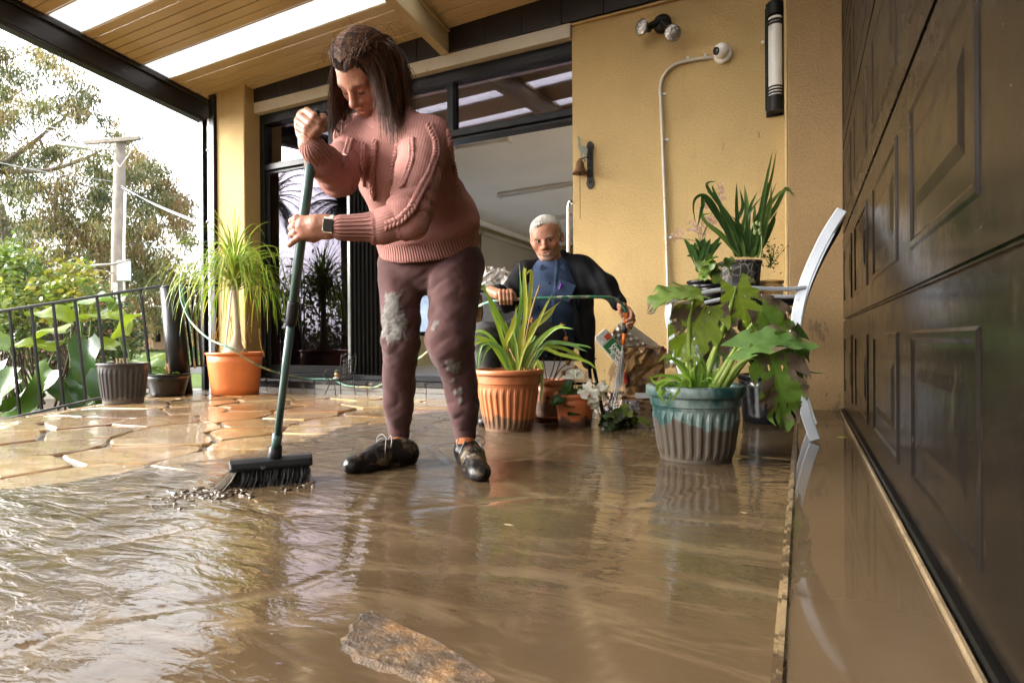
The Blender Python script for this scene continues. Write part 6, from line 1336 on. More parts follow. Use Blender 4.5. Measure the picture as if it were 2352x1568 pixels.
def nearest(prims, vs):
    D = np.stack([ev(p[1], p[2], vs.astype(np.float32)) if p[0] == 'u' else np.full(len(vs), 9.) for p in prims], 1); return D.argmin(1)
def along(prims, i, vs):
    """coordinates on primitive i: distance around it, distance along it"""
    typ, a = prims[i][1], prims[i][2]
    if typ == 'e': q = vs-a[0]; return q[:, 0], q[:, 2]
    A, B = a[0], a[1]; ba = B-A; L = np.linalg.norm(ba); ax_ = ba/L; s = np.cross(ax_, [.3, .9, .2]) if typ == 'c' else a[2]-ax_*float(a[2]@ax_); s = s/np.linalg.norm(s); n = np.cross(ax_, s); q = vs-A; r = (a[2]+a[3])/2 if typ == 'c' else (a[3]+a[4]+a[5]+a[6])/4
    return np.arctan2(q@n, q@s)*r, q@ax_
def solid(prims, h, it=1): F, lo = field(prims, h); vs, fs = nets(F, lo, h); return smooth_mesh(vs, fs, it), fs
def gauss(vs, p, r): return np.exp(-((vs-v3(p))**2).sum(1)/(r*r))
def fnoise(vs, s, seed=0):
    g_ = np.random.default_rng(seed); o = np.zeros(len(vs))
    for k in range(7): d = g_.normal(0, 1, 3); o += np.sin(vs@d*s+g_.uniform(0, 6.28))
    return o/7
SKIN_W, SKIN_M = (.335, .155, .097), (.33, .15, .085)
def m_skin(name):
    t = NT(name); c = t.attr('Col'); n = t.noise(28, 5, .65); c = t.mix(t.ramp(n, [(.38, 0.0), (.7, .45)]), c, t.mix(1.0, c, (.72, .58, .50), 'MULTIPLY')); nm = t.bump(t.noise(130, 4, .6), .22, .003); nm = t.bump(t.noise(45, 3, .6), .15, .005, nm)
    return t.done(t.bsdf(c, .48, nm, .45, sss=.06))
M_SKIN = m_skin('skin')
# ---------------------------------------------------------------- head, in its own axes: x to the person's left, y forward, z up, eyes at z=0
def head_prims(male):
    w = 1.0 if male else .95; f = []
    f += [pe((0, -.012, .041), (.073*w, .094, .075), k=.02), pe((0, .022, .028), (.064*w, .066, .056), k=.03), pe((0, .034, -.035), (.056*w, .052, .070), k=.035), pe((0, .058, -.088 if not male else -.092), (.026*w, .022, .020), k=.03)]
    f += [pc((-.046*w, .0, -.062), (-.018, .052, -.096), .018, .016, .03), pc((.046*w, .0, -.062), (.018, .052, -.096), .018, .016, .03)]
    f += [pc((-.034, .074, .018), (.034, .074, .018), .013, .013, .022)]
    for s in (-1, 1):
        f += [pe((s*.040*w, .058, -.026), (.024, .022, .024), k=.025)]
        f += [pe((s*.030, .096, .000), (.017, .014, .0105), k=.012, op='s')]
        f += [pe((s*.0305, .0745, .000), (.0140, .0130, .0125), k=.004)]
        f += [pc((s*.018, .083, .0085), (s*.044, .072, .006), .0042, .0036, .006), pc((s*.018, .082, -.0075), (s*.042, .072, -.009), .0045, .004, .008)]
        f += [pc((s*.012, .0895, .0175), (s*.048, .074, .020), .0048, .0035, .008)]
        f += [pe((s*.0115, .0935, -.037), (.0085, .010, .0080), k=.008)]
        f += [pc((s*.019, .083, -.036), (s*.034, .070, -.066), .006, .006, .014)]
        f += [pe((s*.076*w, -.012, -.008), (.008, .019, .030), R=[[.94, s*.34, 0], [-s*.34, .94, 0], [0, 0, 1]], k=.006), pe((s*.082*w, -.006, -.006), (.006, .010, .017), k=.006, op='s')]
    f += [pc((0, .086, .012), (0, .107, -.028), .0085, .0115, .012), pe((0, .109, -.032), (.0125, .0115, .0110), k=.008)]
    f += [pe((0, .080, -.062), (.026, .016, .019), k=.016), pc((-.019, .083, -.0605), (.019, .083, -.0605), .0045, .0045, .005), pc((-.007, .090, -.0580), (.007, .090, -.0580), .0052, .0052, .006), pc((-.015, .086, -.0705), (.015, .086, -.0705), .0062, .0062, .006), pe((0, .101, -.0655), (.021, .010, .0022 if not male else .0034), k=.004, op='s')]
    return f
def head_colors(vs, male, base):
    c = np.tile(np.array(base), (len(vs), 1)); red = gauss(vs, (.04, .07, -.028), .026)+gauss(vs, (-.04, .07, -.028), .026)+gauss(vs, (0, .11, -.034), .016)
    c = c*(1+np.outer(red, [.10, -.08, -.10]))
    lip = np.exp(-((vs[:, 2]+.0645)/.0095)**2)*np.exp(-(vs[:, 0]/.020)**2)*(vs[:, 1] > .078); c = c*(1-lip[:, None]*.55)+np.outer(lip*.55, [.42, .12, .10])
    br = np.zeros(len(vs))
    for s in (-1, 1): br = np.maximum(br, np.exp(-((vs[:, 2]-.0195)/.0050)**2)*np.exp(-((vs[:, 0]-s*.031)/.017)**4)*(vs[:, 1] > .06))
    c = c*(1-br[:, None]*(.45 if male else .75))+np.outer(br*(.45 if male else .75), (.42, .36, .30) if male else (.05, .03, .02))
    sock = sum(gauss(vs, (s*.031, .083, -.008), .017) for s in (-1, 1)); c = c*(1-np.outer(sock*.28, [.7, 1, 1.0]))
    lash = np.zeros(len(vs))
    for s in (-1, 1): lash = np.maximum(lash, np.exp(-((vs[:, 2]-(.0035 if male else -.0065))/.0020)**2)*np.exp(-((vs[:, 0]-s*.0305)/.0125)**4)*(vs[:, 1] > .075))
    c = c*(1-lash[:, None]*.8)+np.outer(lash*.8, (.06, .03, .02))
    if male:
        st = np.clip(1-np.abs(vs[:, 2]+.085)/.045, 0, 1)*(vs[:, 1] > .035)*np.clip(fnoise(vs, 260, 4)*2+.5, 0, 1)*.8; st = np.maximum(st*.5, gauss(vs, (0, .078, -.092), .018)*.55); c = c*(1-st[:, None])+np.outer(st, (.62, .57, .50))
    else: sp = gauss(vs, (.016, .078, -.084), .0055); c = c*(1-sp[:, None])+np.outer(sp, (.02, .016, .014))
    return np.clip(c, 0, 1)
def frame(f, up):
    f = Vector(f).normalized(); x = Vector(up).cross(-f).normalized() if False else f.cross(Vector(up)).normalized()*-1; z = x.cross(f)
    return np.array([x, f, z])           # rows: person's left? fixed below
def head_mesh(male, O, f, up, base, h=.0026):
    f = Vector(f).normalized(); lft = Vector(up).cross(f).normalized(); z = f.cross(lft).normalized()     # lft: the person's left
    R = np.array([lft, f, z]); pr = head_prims(male); vs, fs = solid(pr, h, 1); n = vnormals(vs, fs)
    if male: vs = vs*np.array([1.09, 1, 1])
    if male:
        wr = .0007*np.sin(vs[:, 2]*620+3*np.sin(vs[:, 0]*40))*np.clip((vs[:, 2]-.022)/.012, 0, 1)*np.clip((.075-vs[:, 2])/.02, 0, 1)*(vs[:, 1] > .05); vs = vs+n*(wr+.0004*fnoise(vs, 170, 2))[:, None]
    else:
        wr = .0005*np.sin(vs[:, 0]*500)*gauss(vs, (0, .085, .022), .014); vs = vs+n*wr[:, None]
    return vs@R+np.array(O), fs, head_colors(vs, male, base), R
def hand_prims(fingers, palm):
    pr = []
    for a, b, ra, rb in palm: pr.append(pc(a, b, ra, rb, .012))
    for pts, r0, r1 in fingers:
        q = [Vector(p) for p in pts]; m = len(q)-1
        for i in range(m): u0, u1 = i/m, (i+1)/m; pr.append(pc(q[i], q[i+1], r0+(r1-r0)*u0, r0+(r1-r0)*u1, .0035))
    return pr
def join(parts):
    vs, fs, cs = [], [], []; n = 0
    for v, f, c in parts: vs.append(v); fs.append(f+n); cs.append(c if c.ndim == 2 else np.tile(c, (len(v), 1))); n += len(v)
    return np.concatenate(vs), np.concatenate(fs), np.concatenate(cs)
def hand_mesh(pr, base, h=.0022):
    vs, fs = solid(pr, h, 1); n = vnormals(vs, fs); c = np.tile(np.array(base), (len(vs), 1))*(1+.16*fnoise(vs, 90, 3))[:, None]; c[:, 1:] *= (1-.10*fnoise(vs, 60, 5))[:, None]; return vs+n*(.0005*fnoise(vs, 220, 8))[:, None], fs, np.clip(c, 0, 1)
# ================================================================ THE WOMAN
wo_ = empty('person', PZ(990, 1080, 0), 'woman in a pink cable knit jumper and muddy maroon trousers sweeping with a broom', 'person')
def e_frame(x, y):
    r_ = ray(x, y).normalized(); er = (RT-r_*RT.dot(r_)).normalized(); eu = er.cross(-r_)*-1; eu = (UP-r_*UP.dot(r_)-er*UP.dot(er)).normalized(); return -r_, er, eu
vh, er, eu = e_frame(830, 200); ya, pa = math.radians(40), math.radians(33)
hf = vh*(math.cos(pa)*math.cos(ya))-er*(math.cos(pa)*math.sin(ya))-eu*math.sin(pa); hup = vh*(math.sin(pa)*math.cos(ya))-er*(math.sin(pa)*math.sin(ya))+eu*math.cos(pa)
HS = .985
eyem = P(809, 211, 1.80); HO = eyem-hf*.088*HS
hv_, hfs, hcol, HR = head_mesh(False, (0, 0, 0), hf, hup, SKIN_W); hv_ = hv_*HS+np.array(HO)
def HL(x, y, z): return HO+(Vector(HR[0])*x+Vector(HR[1])*y+Vector(HR[2])*z)*HS
HK = P(903, 283, 1.905)
# --- body joints
hipL, hipR = P(922, 610, 2.25), P(1048, 605, 2.20); kneL, kneR = P(921, 782, 2.15), P(1034, 790, 2.07); ankL, ankR = P(916, 962, 2.28), P(1067, 962, 2.16)
neck = [pc(HL(0, -.02, -.03), HK, .055, .060, .02), pc(HK, P(935, 330, 1.93), .062, .09, .03)]
nv, nf = solid(neck, .005); 
legs = [pc(hipL, kneL, .055, .040, .02), pc(kneL, ankL, .040, .030, .02), pc(ankL, P(918, 1035, 2.29), .034, .036, .02), pc(hipR, kneR, .06, .045, .02), pc(kneR, ankR, .045, .030, .02), pc(ankR, P(1071, 1040, 2.17), .034, .036, .02), pk(P(985, 600, 2.22), P(930, 350, 1.99), RT, .11, .09, .06, .05)]
S1, S2 = P(825, 318, 2.0), P(985, 312, 1.86); legs += [pc(S1, P(776, 404, 1.80), .035, .03, .02), pc(P(776, 404, 1.80), P(717, 340, 1.57), .03, .022, .02), pc(S2, P(936, 500, 1.66), .035, .03, .02), pc(P(936, 500, 1.66), P(790, 524, 1.645), .03, .022, .02), pc(S1, S2, .04, .04, .03)]
lv_, lf_ = solid(legs, .008)
SK = np.array(SKIN_W)
# hand on top of the handle (her right hand): fingers wrap over the front of the handle
def hh(y, off=0): # point on the handle at pixel row y
    u = (y-HBp[1])/(HTp[1]-HBp[1]); return HB.lerp(HT, 0) if False else None
def on_handle(y):
    lo_, hi_ = 0.0, 1.0
    for _ in range(40):
        m_ = (lo_+hi_)/2; p = hpt(m_)-CAM; yy_ = CY-p.dot(UP)/p.dot(FW)*FPX
        if yy_ > y: lo_ = m_
        else: hi_ = m_
    return hpt(lo_)
dH1 = (on_handle(290)-CAM).dot(FW); dH2 = (on_handle(525)-CAM).dot(FW)
def Q1(x, y, dz): return P(x, y, dH1+dz)
W1, W1b = Q1(711, 334, .012), Q1(706, 318, .012)
palm1 = [(W1, Q1(700, 300, .028), .026, .022), (Q1(694, 272, .030), Q1(698, 306, .034), .016, .018), (Q1(700, 264, .030), Q1(706, 300, .034), .015, .016)]
fing1 = [([Q1(700, 262, .024), Q1(706, 257, -.010), Q1(722, 268, -.030), Q1(733, 281, -.024), Q1(735, 286, -.014)], .0115, .0085), ([Q1(692, 268, .024), Q1(695, 269, -.012), Q1(713, 283, -.031), Q1(731, 295, -.026), Q1(738, 297, -.010)], .0112, .0085), ([Q1(685, 278, .024), Q1(687, 281, -.010), Q1(705, 294, -.029), Q1(722, 304, -.026), Q1(732, 306, -.012)], .0108, .0080), ([Q1(684, 290, .026), Q1(688, 294, -.004), Q1(703, 303, -.022), Q1(716, 310, -.022), Q1(724, 312, -.012)], .0098, .0074), ([Q1(702, 296, .030), Q1(722, 284, .030), Q1(738, 274, .016), Q1(742, 270, .004), Q1(741, 276, -.006)], .0125, .0095)]
h1 = hand_mesh(hand_prims(fing1, palm1+[(Q1(717, 350, .018), W1, .026, .025)]), SKIN_W)
def Q2(x, y, dz): return P(x, y, dH2+dz)
palm2 = [(Q2(792, 524, -.025), Q2(765, 522, -.030), .024, .025), (Q2(765, 522, -.030), Q2(728, 517, -.036), .025, .027), (Q2(752, 508, -.034), Q2(698, 509, -.034), .018, .016), (Q2(752, 522, -.034), Q2(693, 522, -.036), .018, .017), (Q2(752, 536, -.032), Q2(700, 538, -.034), .017, .015)]
fing2 = [([Q2(698, 505, -.034), Q2(682, 502, -.034), Q2(672, 508, -.016), Q2(676, 513, .008), Q2(690, 514, .022)], .0118, .0085), ([Q2(693, 519, -.036), Q2(678, 519, -.035), Q2(670, 524, -.014), Q2(675, 527, .010), Q2(690, 528, .022)], .0115, .0085), ([Q2(694, 531, -.036), Q2(679, 534, -.034), Q2(671, 539, -.016), Q2(675, 541, .008), Q2(689, 541, .022)], .0110, .0082), ([Q2(702, 541, -.034), Q2(686, 546, -.036), Q2(673, 555, -.034), Q2(665, 563, -.028)], .0105, .0072), ([Q2(745, 536, -.010), Q2(720, 548, .010), Q2(700, 546, .030), Q2(686, 536, .034)], .0130, .0095)]
h2 = hand_mesh(hand_prims(fing2, palm2), SKIN_W)
bv, bf, bc_ = join([(hv_, hfs, hcol), (nv, nf, SK), (lv_, lf_, np.array((.42, .14, .05))), h1, h2])
mesh('body', bv, bf, M_SKIN, wo_, True, cols=bc_)
for s in (-1, 1):   # eyelashes / lowered lids are on the head itself; small dark lash line for each eye
    MB().tube(smooth_path([HL(s*.019, .087, -.0045), HL(s*.031, .0895, -.0085), HL(s*.043, .080, -.0060)], 4), .0013, 5).build('eyelashes', simple('dark_lash', (.02, .012, .008), .6), wo_, True)
# --- jumper
S1, S2 = P(825, 320, 2.0), P(980, 326, 1.87); E1, E2 = P(776, 404, 1.80), P(936, 500, 1.66); C1, C2 = P(741, 371, dH1+.075), P(868, 521, 1.655); K1, K2 = P(719, 341, dH1+.020), P(786, 523, dH2-.028)
HEM, WAI, CHE, SHO = P(988, 575, 2.2), P(976, 505, 2.17), P(935, 400, 2.04), P(905, 318, 1.94)
shl = (S2-S1).normalized()
jp = [pk(HEM, WAI, RT, .186, .178, .145, .14, .04, 0), pk(WAI, CHE, RT, .178, .158, .135, .125, .05, 0), pk(CHE, SHO, shl, .158, .125, .12, .085, .05, 0), pc(SHO, HK, .10, .068, .04, 0),
      pc(S1, SHO, .068, .085, .04, 0), pc(S2, SHO, .072, .085, .04, 0),
      pc(S1, E1, .072, .056, .04, 1), pc(E1, C1, .056, .046, .025, 1), pc(C1, K1, .039, .036, .010, 3),
      pc(S2, E2, .076, .058, .035, 2), pc(E2, C2, .055, .044, .025, 2), pc(C2, K2, .041, .036, .012, 4),
      pe(P(905, 430, 2.0), (.09, .09, .10), k=.05, t=0), pc(HL(.0, .0, -.115), HK, .0, .0, .001, 0)]
jp = jp[:-1]
col_c = HK+ (HK-SHO).normalized()*.02
F, lo = field(jp, .0055)
# cut the bottom of the jumper along the sloping hem, and the neck opening
g3 = np.stack(np.meshgrid(*[lo[i]+.0055*np.arange(F.shape[i]) for i in range(3)], indexing='ij'), -1)
p0, p1, p2 = P(866, 586, 2.2), P(1106, 556, 2.2), P(940, 612, 2.05)
nh = (p1-p0).cross(p2-p0).normalized(); nh = -nh if nh.z > 0 else nh
F = np.maximum(F, ((g3-v3(p0))@v3(nh)).astype(np.float32))
vs, fs = nets(F, lo, .0055); vs = smooth_mesh(vs, fs, 2); n = vnormals(vs, fs); near = nearest(jp, vs)
ku = np.zeros(len(vs)); kv = np.zeros(len(vs)); tg = np.array([p[4] for p in jp])[near]
for i in range(len(jp)):
    m_ = near == i
    if m_.any(): a_, b_ = along(jp, i, vs[m_]); ku[m_] = a_; kv[m_] = b_
ax_t = v3(CHE-HEM); ax_t /= np.linalg.norm(ax_t); tor = tg == 0
st_ = v3(RT)-ax_t*float(v3(RT)@ax_t); st_ /= np.linalg.norm(st_); nt_ = np.cross(ax_t, st_); qq = vs-v3(HEM)
ku[tor] = (np.arctan2(qq@nt_, qq@st_)*.165)[tor]; kv[tor] = (qq@ax_t)[tor]
# folds: sleeves bunch at the elbows, the body sags above the hem
fold = (.010*np.abs(np.sin(kv*42+5*fnoise(vs, 16, 2)))**.7-.004)*(np.isin(tg, (1, 2)))*(.15+gauss(vs, E1, .10)+gauss(vs, E2, .11)) + .009*fnoise(vs*np.array([1, 1, .6]), 24, 6) + .004*fnoise(vs, 52, 9)
cuff = np.isin(tg, (3, 4)); hemd = -((vs-v3(p0))@v3(nh)); rib = cuff | ((hemd < .065) & tor)
fold[rib] *= .25; vs = vs+n*fold[:, None]
bulge = np.exp(-((hemd-.085)/.03)**2)*tor*.010; vs = vs+n*bulge[:, None]
ribf = rib.astype(float)
def m_knit():
    t = NT('pink_cable_knit'); u, v, rb = t.attr('ku', 'Fac'), t.attr('kv', 'Fac'), t.attr('rib', 'Fac')
    s1 = t.math('SINE', t.math('MULTIPLY', u, 2*math.pi/.0078)); s2 = t.math('SINE', t.math('MULTIPLY', u, 2*math.pi/.0115)); h_ = t.mix(rb, s1, s2)
    c = t.ramp(t.noise(4, 4, .6), [(.3, (.32, .150, .130)), (.7, (.40, .205, .175))])
    c = t.mix(t.ramp(h_, [(.15, .38), (.6, 0.0)]), c, (.19, .08, .068)); c = t.mix(t.ramp(t.noise(180, 3, .7), [(.62, 0.0), (.75, .35)]), c, (.66, .40, .34))
    nm = t.bump(h_, t.math('MULTIPLY_ADD', rb, .45, .14), .004); nm = t.bump(t.noise(260, 3, .7), .25, .003, nm)
    return t.done(t.bsdf(c, .95, nm, .08))
M_KNIT = m_knit()
jm = mesh('jumper', vs, fs, M_KNIT, wo_, True); set_f(jm.data, 'ku', ku); set_f(jm.data, 'kv', kv); set_f(jm.data, 'rib', ribf)
JF, JLO = F, lo
def jray(x, y, d0=1.4, d1=2.4):
    """front of the jumper under a pixel, with its normal"""
    r_ = ray(x, y); prev = None
    for i in range(400):
        d = d0+(d1-d0)*i/400; p = (np.array(CAM+r_*d)-JLO)/.0055; ii = np.round(p).astype(int)
        if (ii > 1).all() and (ii < np.array(JF.shape)-2).all() and JF[tuple(ii)] < 0:
            g_ = np.array([JF[ii[0]+1, ii[1], ii[2]]-JF[ii[0]-1, ii[1], ii[2]], JF[ii[0], ii[1]+1, ii[2]]-JF[ii[0], ii[1]-1, ii[2]], JF[ii[0], ii[1], ii[2]+1]-JF[ii[0], ii[1], ii[2]-1]]); return CAM+r_*(d-.003), Vector(g_).normalized()
    return None
def cable(pts, amp=.0085, rr=.0056, pitch=.036, strands=3):
    pix = []
    for a_, b_ in zip(pts[:-1], pts[1:]):
        for k in range(10): pix.append((a_[0]+(b_[0]-a_[0])*k/10, a_[1]+(b_[1]-a_[1])*k/10))
    hit = [h_ for h_ in (jray(*p) for p in pix) if h_]
    if len(hit) < 6: return
    q = smooth_path([h_[0] for h_ in hit[::3]], 6); nn = [h_[1] for h_ in hit[::3]]; s_ = 0; paths = [[] for _ in range(strands)]
    for i, p in enumerate(q):
        if i: s_ += (p-q[i-1]).length
        t_ = (q[min(i+1, len(q)-1)]-q[max(0, i-1)]).normalized(); nn_ = nn[min(len(nn)-1, i//6)]; sd2 = t_.cross(nn_).normalized()
        for k in range(strands): ph = 2*math.pi*(s_/pitch+k/strands); paths[k].append(p+sd2*(amp*math.sin(ph))+nn_*(.0005+.0030*math.sin(2*ph)))
    for pth in paths:
        if len(pth) > 3:
            o = MB().tube(pth, rr, 7).build('cable_stitch', M_KNIT2, jm, True)
M_KNIT2 = simple('pink_cable_strand', (.365, .18, .155), .95, .15, 60, .5, 260, .15, bd=.003)
cable([(985, 285), (1000, 320), (1003, 350), (985, 400), (965, 440), (945, 480), (920, 505), (880, 522)])
cable([(862, 322), (856, 380), (855, 430), (857, 470)], .0065, .0045)
cable([(915, 325), (905, 380), (898, 430)], .0065, .0045); cable([(945, 318), (946, 360), (935, 400), (915, 440)], .0065, .0045); cable([(835, 330), (830, 380), (838, 440)], .006, .0042)
cable([(1028, 300), (1040, 370), (1052, 430)], .007, .005); cable([(805, 318), (795, 350), (786, 385)], .007, .005)
# ribbed neckband
nb = []; nbc = P(893, 291, 1.80)
for k in range(28):
    a_ = 2*math.pi*k/28; d_ = (HK-SHO).normalized(); x_ = d_.orthogonal().normalized(); y_2 = d_.cross(x_); nb.append(HK+d_*.004+x_*(.072*math.cos(a_))+y_2*(.072*math.sin(a_)))
MB().tube(nb+[nb[0]], .013, 8, False).build('neckband', M_KNIT2, jm, True)
# --- trousers
tr_ = [pk(P(990, 605, 2.21), P(986, 560, 2.21), RT, .168, .172, .115, .13, .03, 0), pc(P(920, 612, 2.23), kneL, .084, .066, .016, 1), pc(kneL, P(917, 880, 2.24), .066, .058, .02, 1), pc(P(917, 880, 2.24), P(916, 930, 2.26), .058, .056, .01, 1), pc(P(916, 930, 2.26), ankL, .056, .049, .01, 1),
       pc(P(1050, 610, 2.18), kneR, .101, .078, .016, 2), pc(kneR, P(1058, 880, 2.13), .077, .060, .02, 2), pc(P(1058, 880, 2.13), P(1064, 930, 2.14), .060, .055, .01, 2), pc(P(1064, 930, 2.14), ankR, .055, .049, .01, 2),
       pc(ankL, P(917, 996, 2.29), .043, .040, .004, 3), pc(ankR, P(1069, 1000, 2.17), .043, .039, .004, 3)]
vs, fs = solid(tr_, .006, 2); n = vnormals(vs, fs); near = nearest(tr_, vs); tg = np.array([p[4] for p in tr_])[near]
fold = .0055*fnoise(vs, 26, 3)+.0026*fnoise(vs*np.array([1, 1, .5]), 60, 7)+.0006*fnoise(vs, 140, 8)
for kc, rr_ in ((kneL, .10), (kneR, .11), (P(918, 935, 2.24), .07), (P(1062, 935, 2.13), .07), (P(1000, 655, 2.1), .12)): fold += (.017*np.abs(fnoise(vs*np.array([1.3, 1, 1.5]), 26, 5))**.7-.003+.005*fnoise(vs*np.array([1.6, 1, 1.2]), 55, 6))*gauss(vs, kc, rr_)
fold[tg == 3] *= .2; vs = vs+n*fold[:, None]
mud = np.zeros(len(vs))
for (x, y, d, r_) in ((898, 700, 2.1, .06), (905, 730, 2.1, .06), (912, 755, 2.1, .06), (890, 735, 2.1, .045), (1002, 752, 2.02, .022), (1038, 850, 2.0, .035), (1044, 868, 2.0, .03), (1052, 905, 2.03, .022), (1058, 925, 2.05, .02), (1038, 886, 2.02, .016), (895, 765, 2.12, .03)): q = P(x, y, d); i_ = ((vs-np.array(q))**2).sum(1).argmin(); mud = np.maximum(mud, gauss(vs, vs[i_], r_))
mudm = np.clip((mud+.55*fnoise(vs, 95, 1)+.35*fnoise(vs, 240, 4)-.52)*8, 0, 1); mudm[mud < .2] = 0
vs = vs+n*(mudm*(.003+.0022*fnoise(vs, 260, 6)))[:, None]
def m_trouser():
    t = NT('maroon_sweat_cloth'); c = t.ramp(t.noise(5, 5, .6), [(.3, (.052, .024, .023)), (.7, (.088, .043, .040))]); c = t.mix(t.ramp(t.noise(70, 5, .75), [(.60, 0.0), (.74, .5)]), c, (.15, .09, .08)); c = t.mix(t.ramp(t.noise(3.0, 4, .6, t.map(t.co(), loc=(4, 2, 1))), [(.55, 0.0), (.75, .5)]), c, (.045, .022, .022))
    m = t.attr('mud', 'Fac'); c = t.mix(m, c, t.ramp(t.noise(50, 5, .6), [(.3, (.062, .055, .046)), (.7, (.14, .126, .108))])); nm = t.bump(t.noise(220, 3, .7), .25, .003); nm = t.bump(t.noise(60, 5, .7), t.math('MULTIPLY_ADD', m, .6, .05), .008, nm)
    return t.done(t.bsdf(c, t.mix(m, .9, .5), nm, .2, sheen=.15))
to = mesh('trousers', vs, fs, m_trouser(), wo_, True); set_f(to.data, 'mud', mudm)
for ankp, bot in ((ankL, P(917, 996, 2.29)), (ankR, P(1069, 1000, 2.17))): MB().tube([ankp+(ankp-bot).normalized()*.006, ankp], [.047, .0465], 20).build('cuff_seam', simple('maroon_rib', (.065, .03, .03), .95, .2), to, True)
# --- shoes
M_SHOE = simple('wet_muddy_black_shoe', (.016, .014, .013), .28, .4, 12, .5, 40, .5, dirt=(.13, .093, .056), ds=16, dthr=.55, bd=.01); M_SOLE = simple('black_rubber_sole', (.012, .011, .011), .3, .4, 20, .3, 60, .5, dirt=(.12, .085, .05), ds=20, dthr=.58); M_LACE = simple('grey_lace', (.16, .155, .14), .6, .3)
def shoe(heel, toe, ank, col):
    heel, toe, ank = Vector(heel), Vector(toe), Vector(ank); d = toe-heel; d.z = 0; L = d.length; d.normalize(); s = V(0, 0, 1).cross(d); z0_ = .020; B = lambda u, v, z: heel+d*(L*u)+s*v+V(0, 0, z-heel.z+z0_)
    e = empty('shoe', heel); e.parent = wo_; e.matrix_parent_inverse = wmat(wo_).inverted()
    up = [pc(B(.10, 0, .045), B(.55, 0, .045), .036, .040, .03), pc(B(.55, 0, .040), B(.90, .004, .030), .041, .030, .03), pc(B(.88, 0, .026), B(.97, .004, .024), .030, .020, .02), pc(B(.12, 0, .05), ank, .037, .036, .03), pc(B(.42, 0, .07), ank, .026, .034, .03), pk(B(.05, 0, .028), B(.95, 0, .024), s, .036, .034, .026, .022, .02)]
    v_, f_ = solid(up, .0045, 1); v_ = v_+vnormals(v_, f_)*(.0018*fnoise(v_, 90, 3)+.001*fnoise(v_, 200, 4))[:, None]; mesh('upper', v_, f_, M_SHOE, e, True)
    so = MB(); prof = [(0, .016), (.03, .030), (.12, .037), (.3, .033), (.5, .037), (.7, .045), (.85, .040), (.95, .026), (1.0, .010)]; nn = len(prof)
    ring = [(u, w_) for u, w_ in prof]+[(u, -w_) for u, w_ in prof[::-1]]; lay = []
    for z, sc3 in ((.0, .93), (.008, 1.02), (.022, 1.03), (.027, .95)): lay += [B(.5+(u-.5)*(1.03 if sc3 > 1 else .99), w_*sc3, z+(.018*max(0, u-.8)*5*(.3))) for u, w_ in ring]
    m = len(ring); fs_ = [tuple(range(m))[::-1], tuple(range(3*m, 4*m))]+[(i*m+k, i*m+(k+1) % m, (i+1)*m+(k+1) % m, (i+1)*m+k) for i in range(3) for k in range(m)]; so.add(lay, fs_).build('sole', M_SOLE, e)
    for k in range(4): u = .42+.09*k; MB().tube(smooth_path([B(u, .026, .074-.05*(u-.42)), B(u+.02, 0, .088-.07*(u-.42)), B(u, -.026, .074-.05*(u-.42))], 4), .0028, 6).build('lace', M_LACE, e, True)
    for sg in (-1, 1): MB().tube(smooth_path([B(.40, 0, .095), B(.42, sg*.03, .115), B(.46, sg*.050, .095), B(.44, sg*.03, .072), B(.42, 0, .092)], 6), .0026, 6).build('lace_loop', M_LACE, e, True); MB().tube(smooth_path([B(.41, 0, .094), B(.48, sg*.022, .10), B(.55, sg*.045, .06)], 5), .0024, 6).build('lace_end', M_LACE, e, True)
    return e
shoe(PZ(950, 1060, .02), PZ(797, 1087, .02), P(921, 1030, 2.28), 0); shoe(PZ(1066, 1052, .02), PZ(1104, 1108, .02), P(1070, 1034, 2.165), 0)
# --- watch
wc = empty('wristwatch', Q2(752, 518, -.05)); wc.parent = wo_; wc.matrix_parent_inverse = wmat(wo_).inverted(); wq = Q2(754, 518, -.0565); wx = (Q2(792, 524, -.025)-Q2(740, 519, -.032)).normalized(); wy = (UP-wx*UP.dot(wx)).normalized(); wz = wx.cross(wy).normalized(); wz = -wz if wz.dot(FW) > 0 else wz
MB().obox(wq, wx*.0165, wy*.0195, wz*.006).build('case', simple('silver_case', (.70, .69, .67), .2, .05, metal=.9), wc, bevel=.006, seg=3); MB().obox(wq+wz*.0062, wx*.0135, wy*.0165, wz*.001).build('screen', simple('black_watch_glass', (.012, .013, .014), .25, .1, bump=0), wc, bevel=.0009)
cw = Q2(757, 520, -.030); vs = []; nS = 30
for k in range(nS):
    a_ = 2*math.pi*k/nS; r2 = .0315
    for w_ in (-.0115, .0115): vs.append(cw+wx*w_+wy*(r2*math.cos(a_))+wz*(r2*.95*math.sin(a_)))
MB().add(vs, [(2*k, 2*((k+1) % nS), 2*((k+1) % nS)+1, 2*k+1) for k in range(nS)]).build('strap', simple('cream_strap', (.70, .66, .58), .5, .05), wc, True)
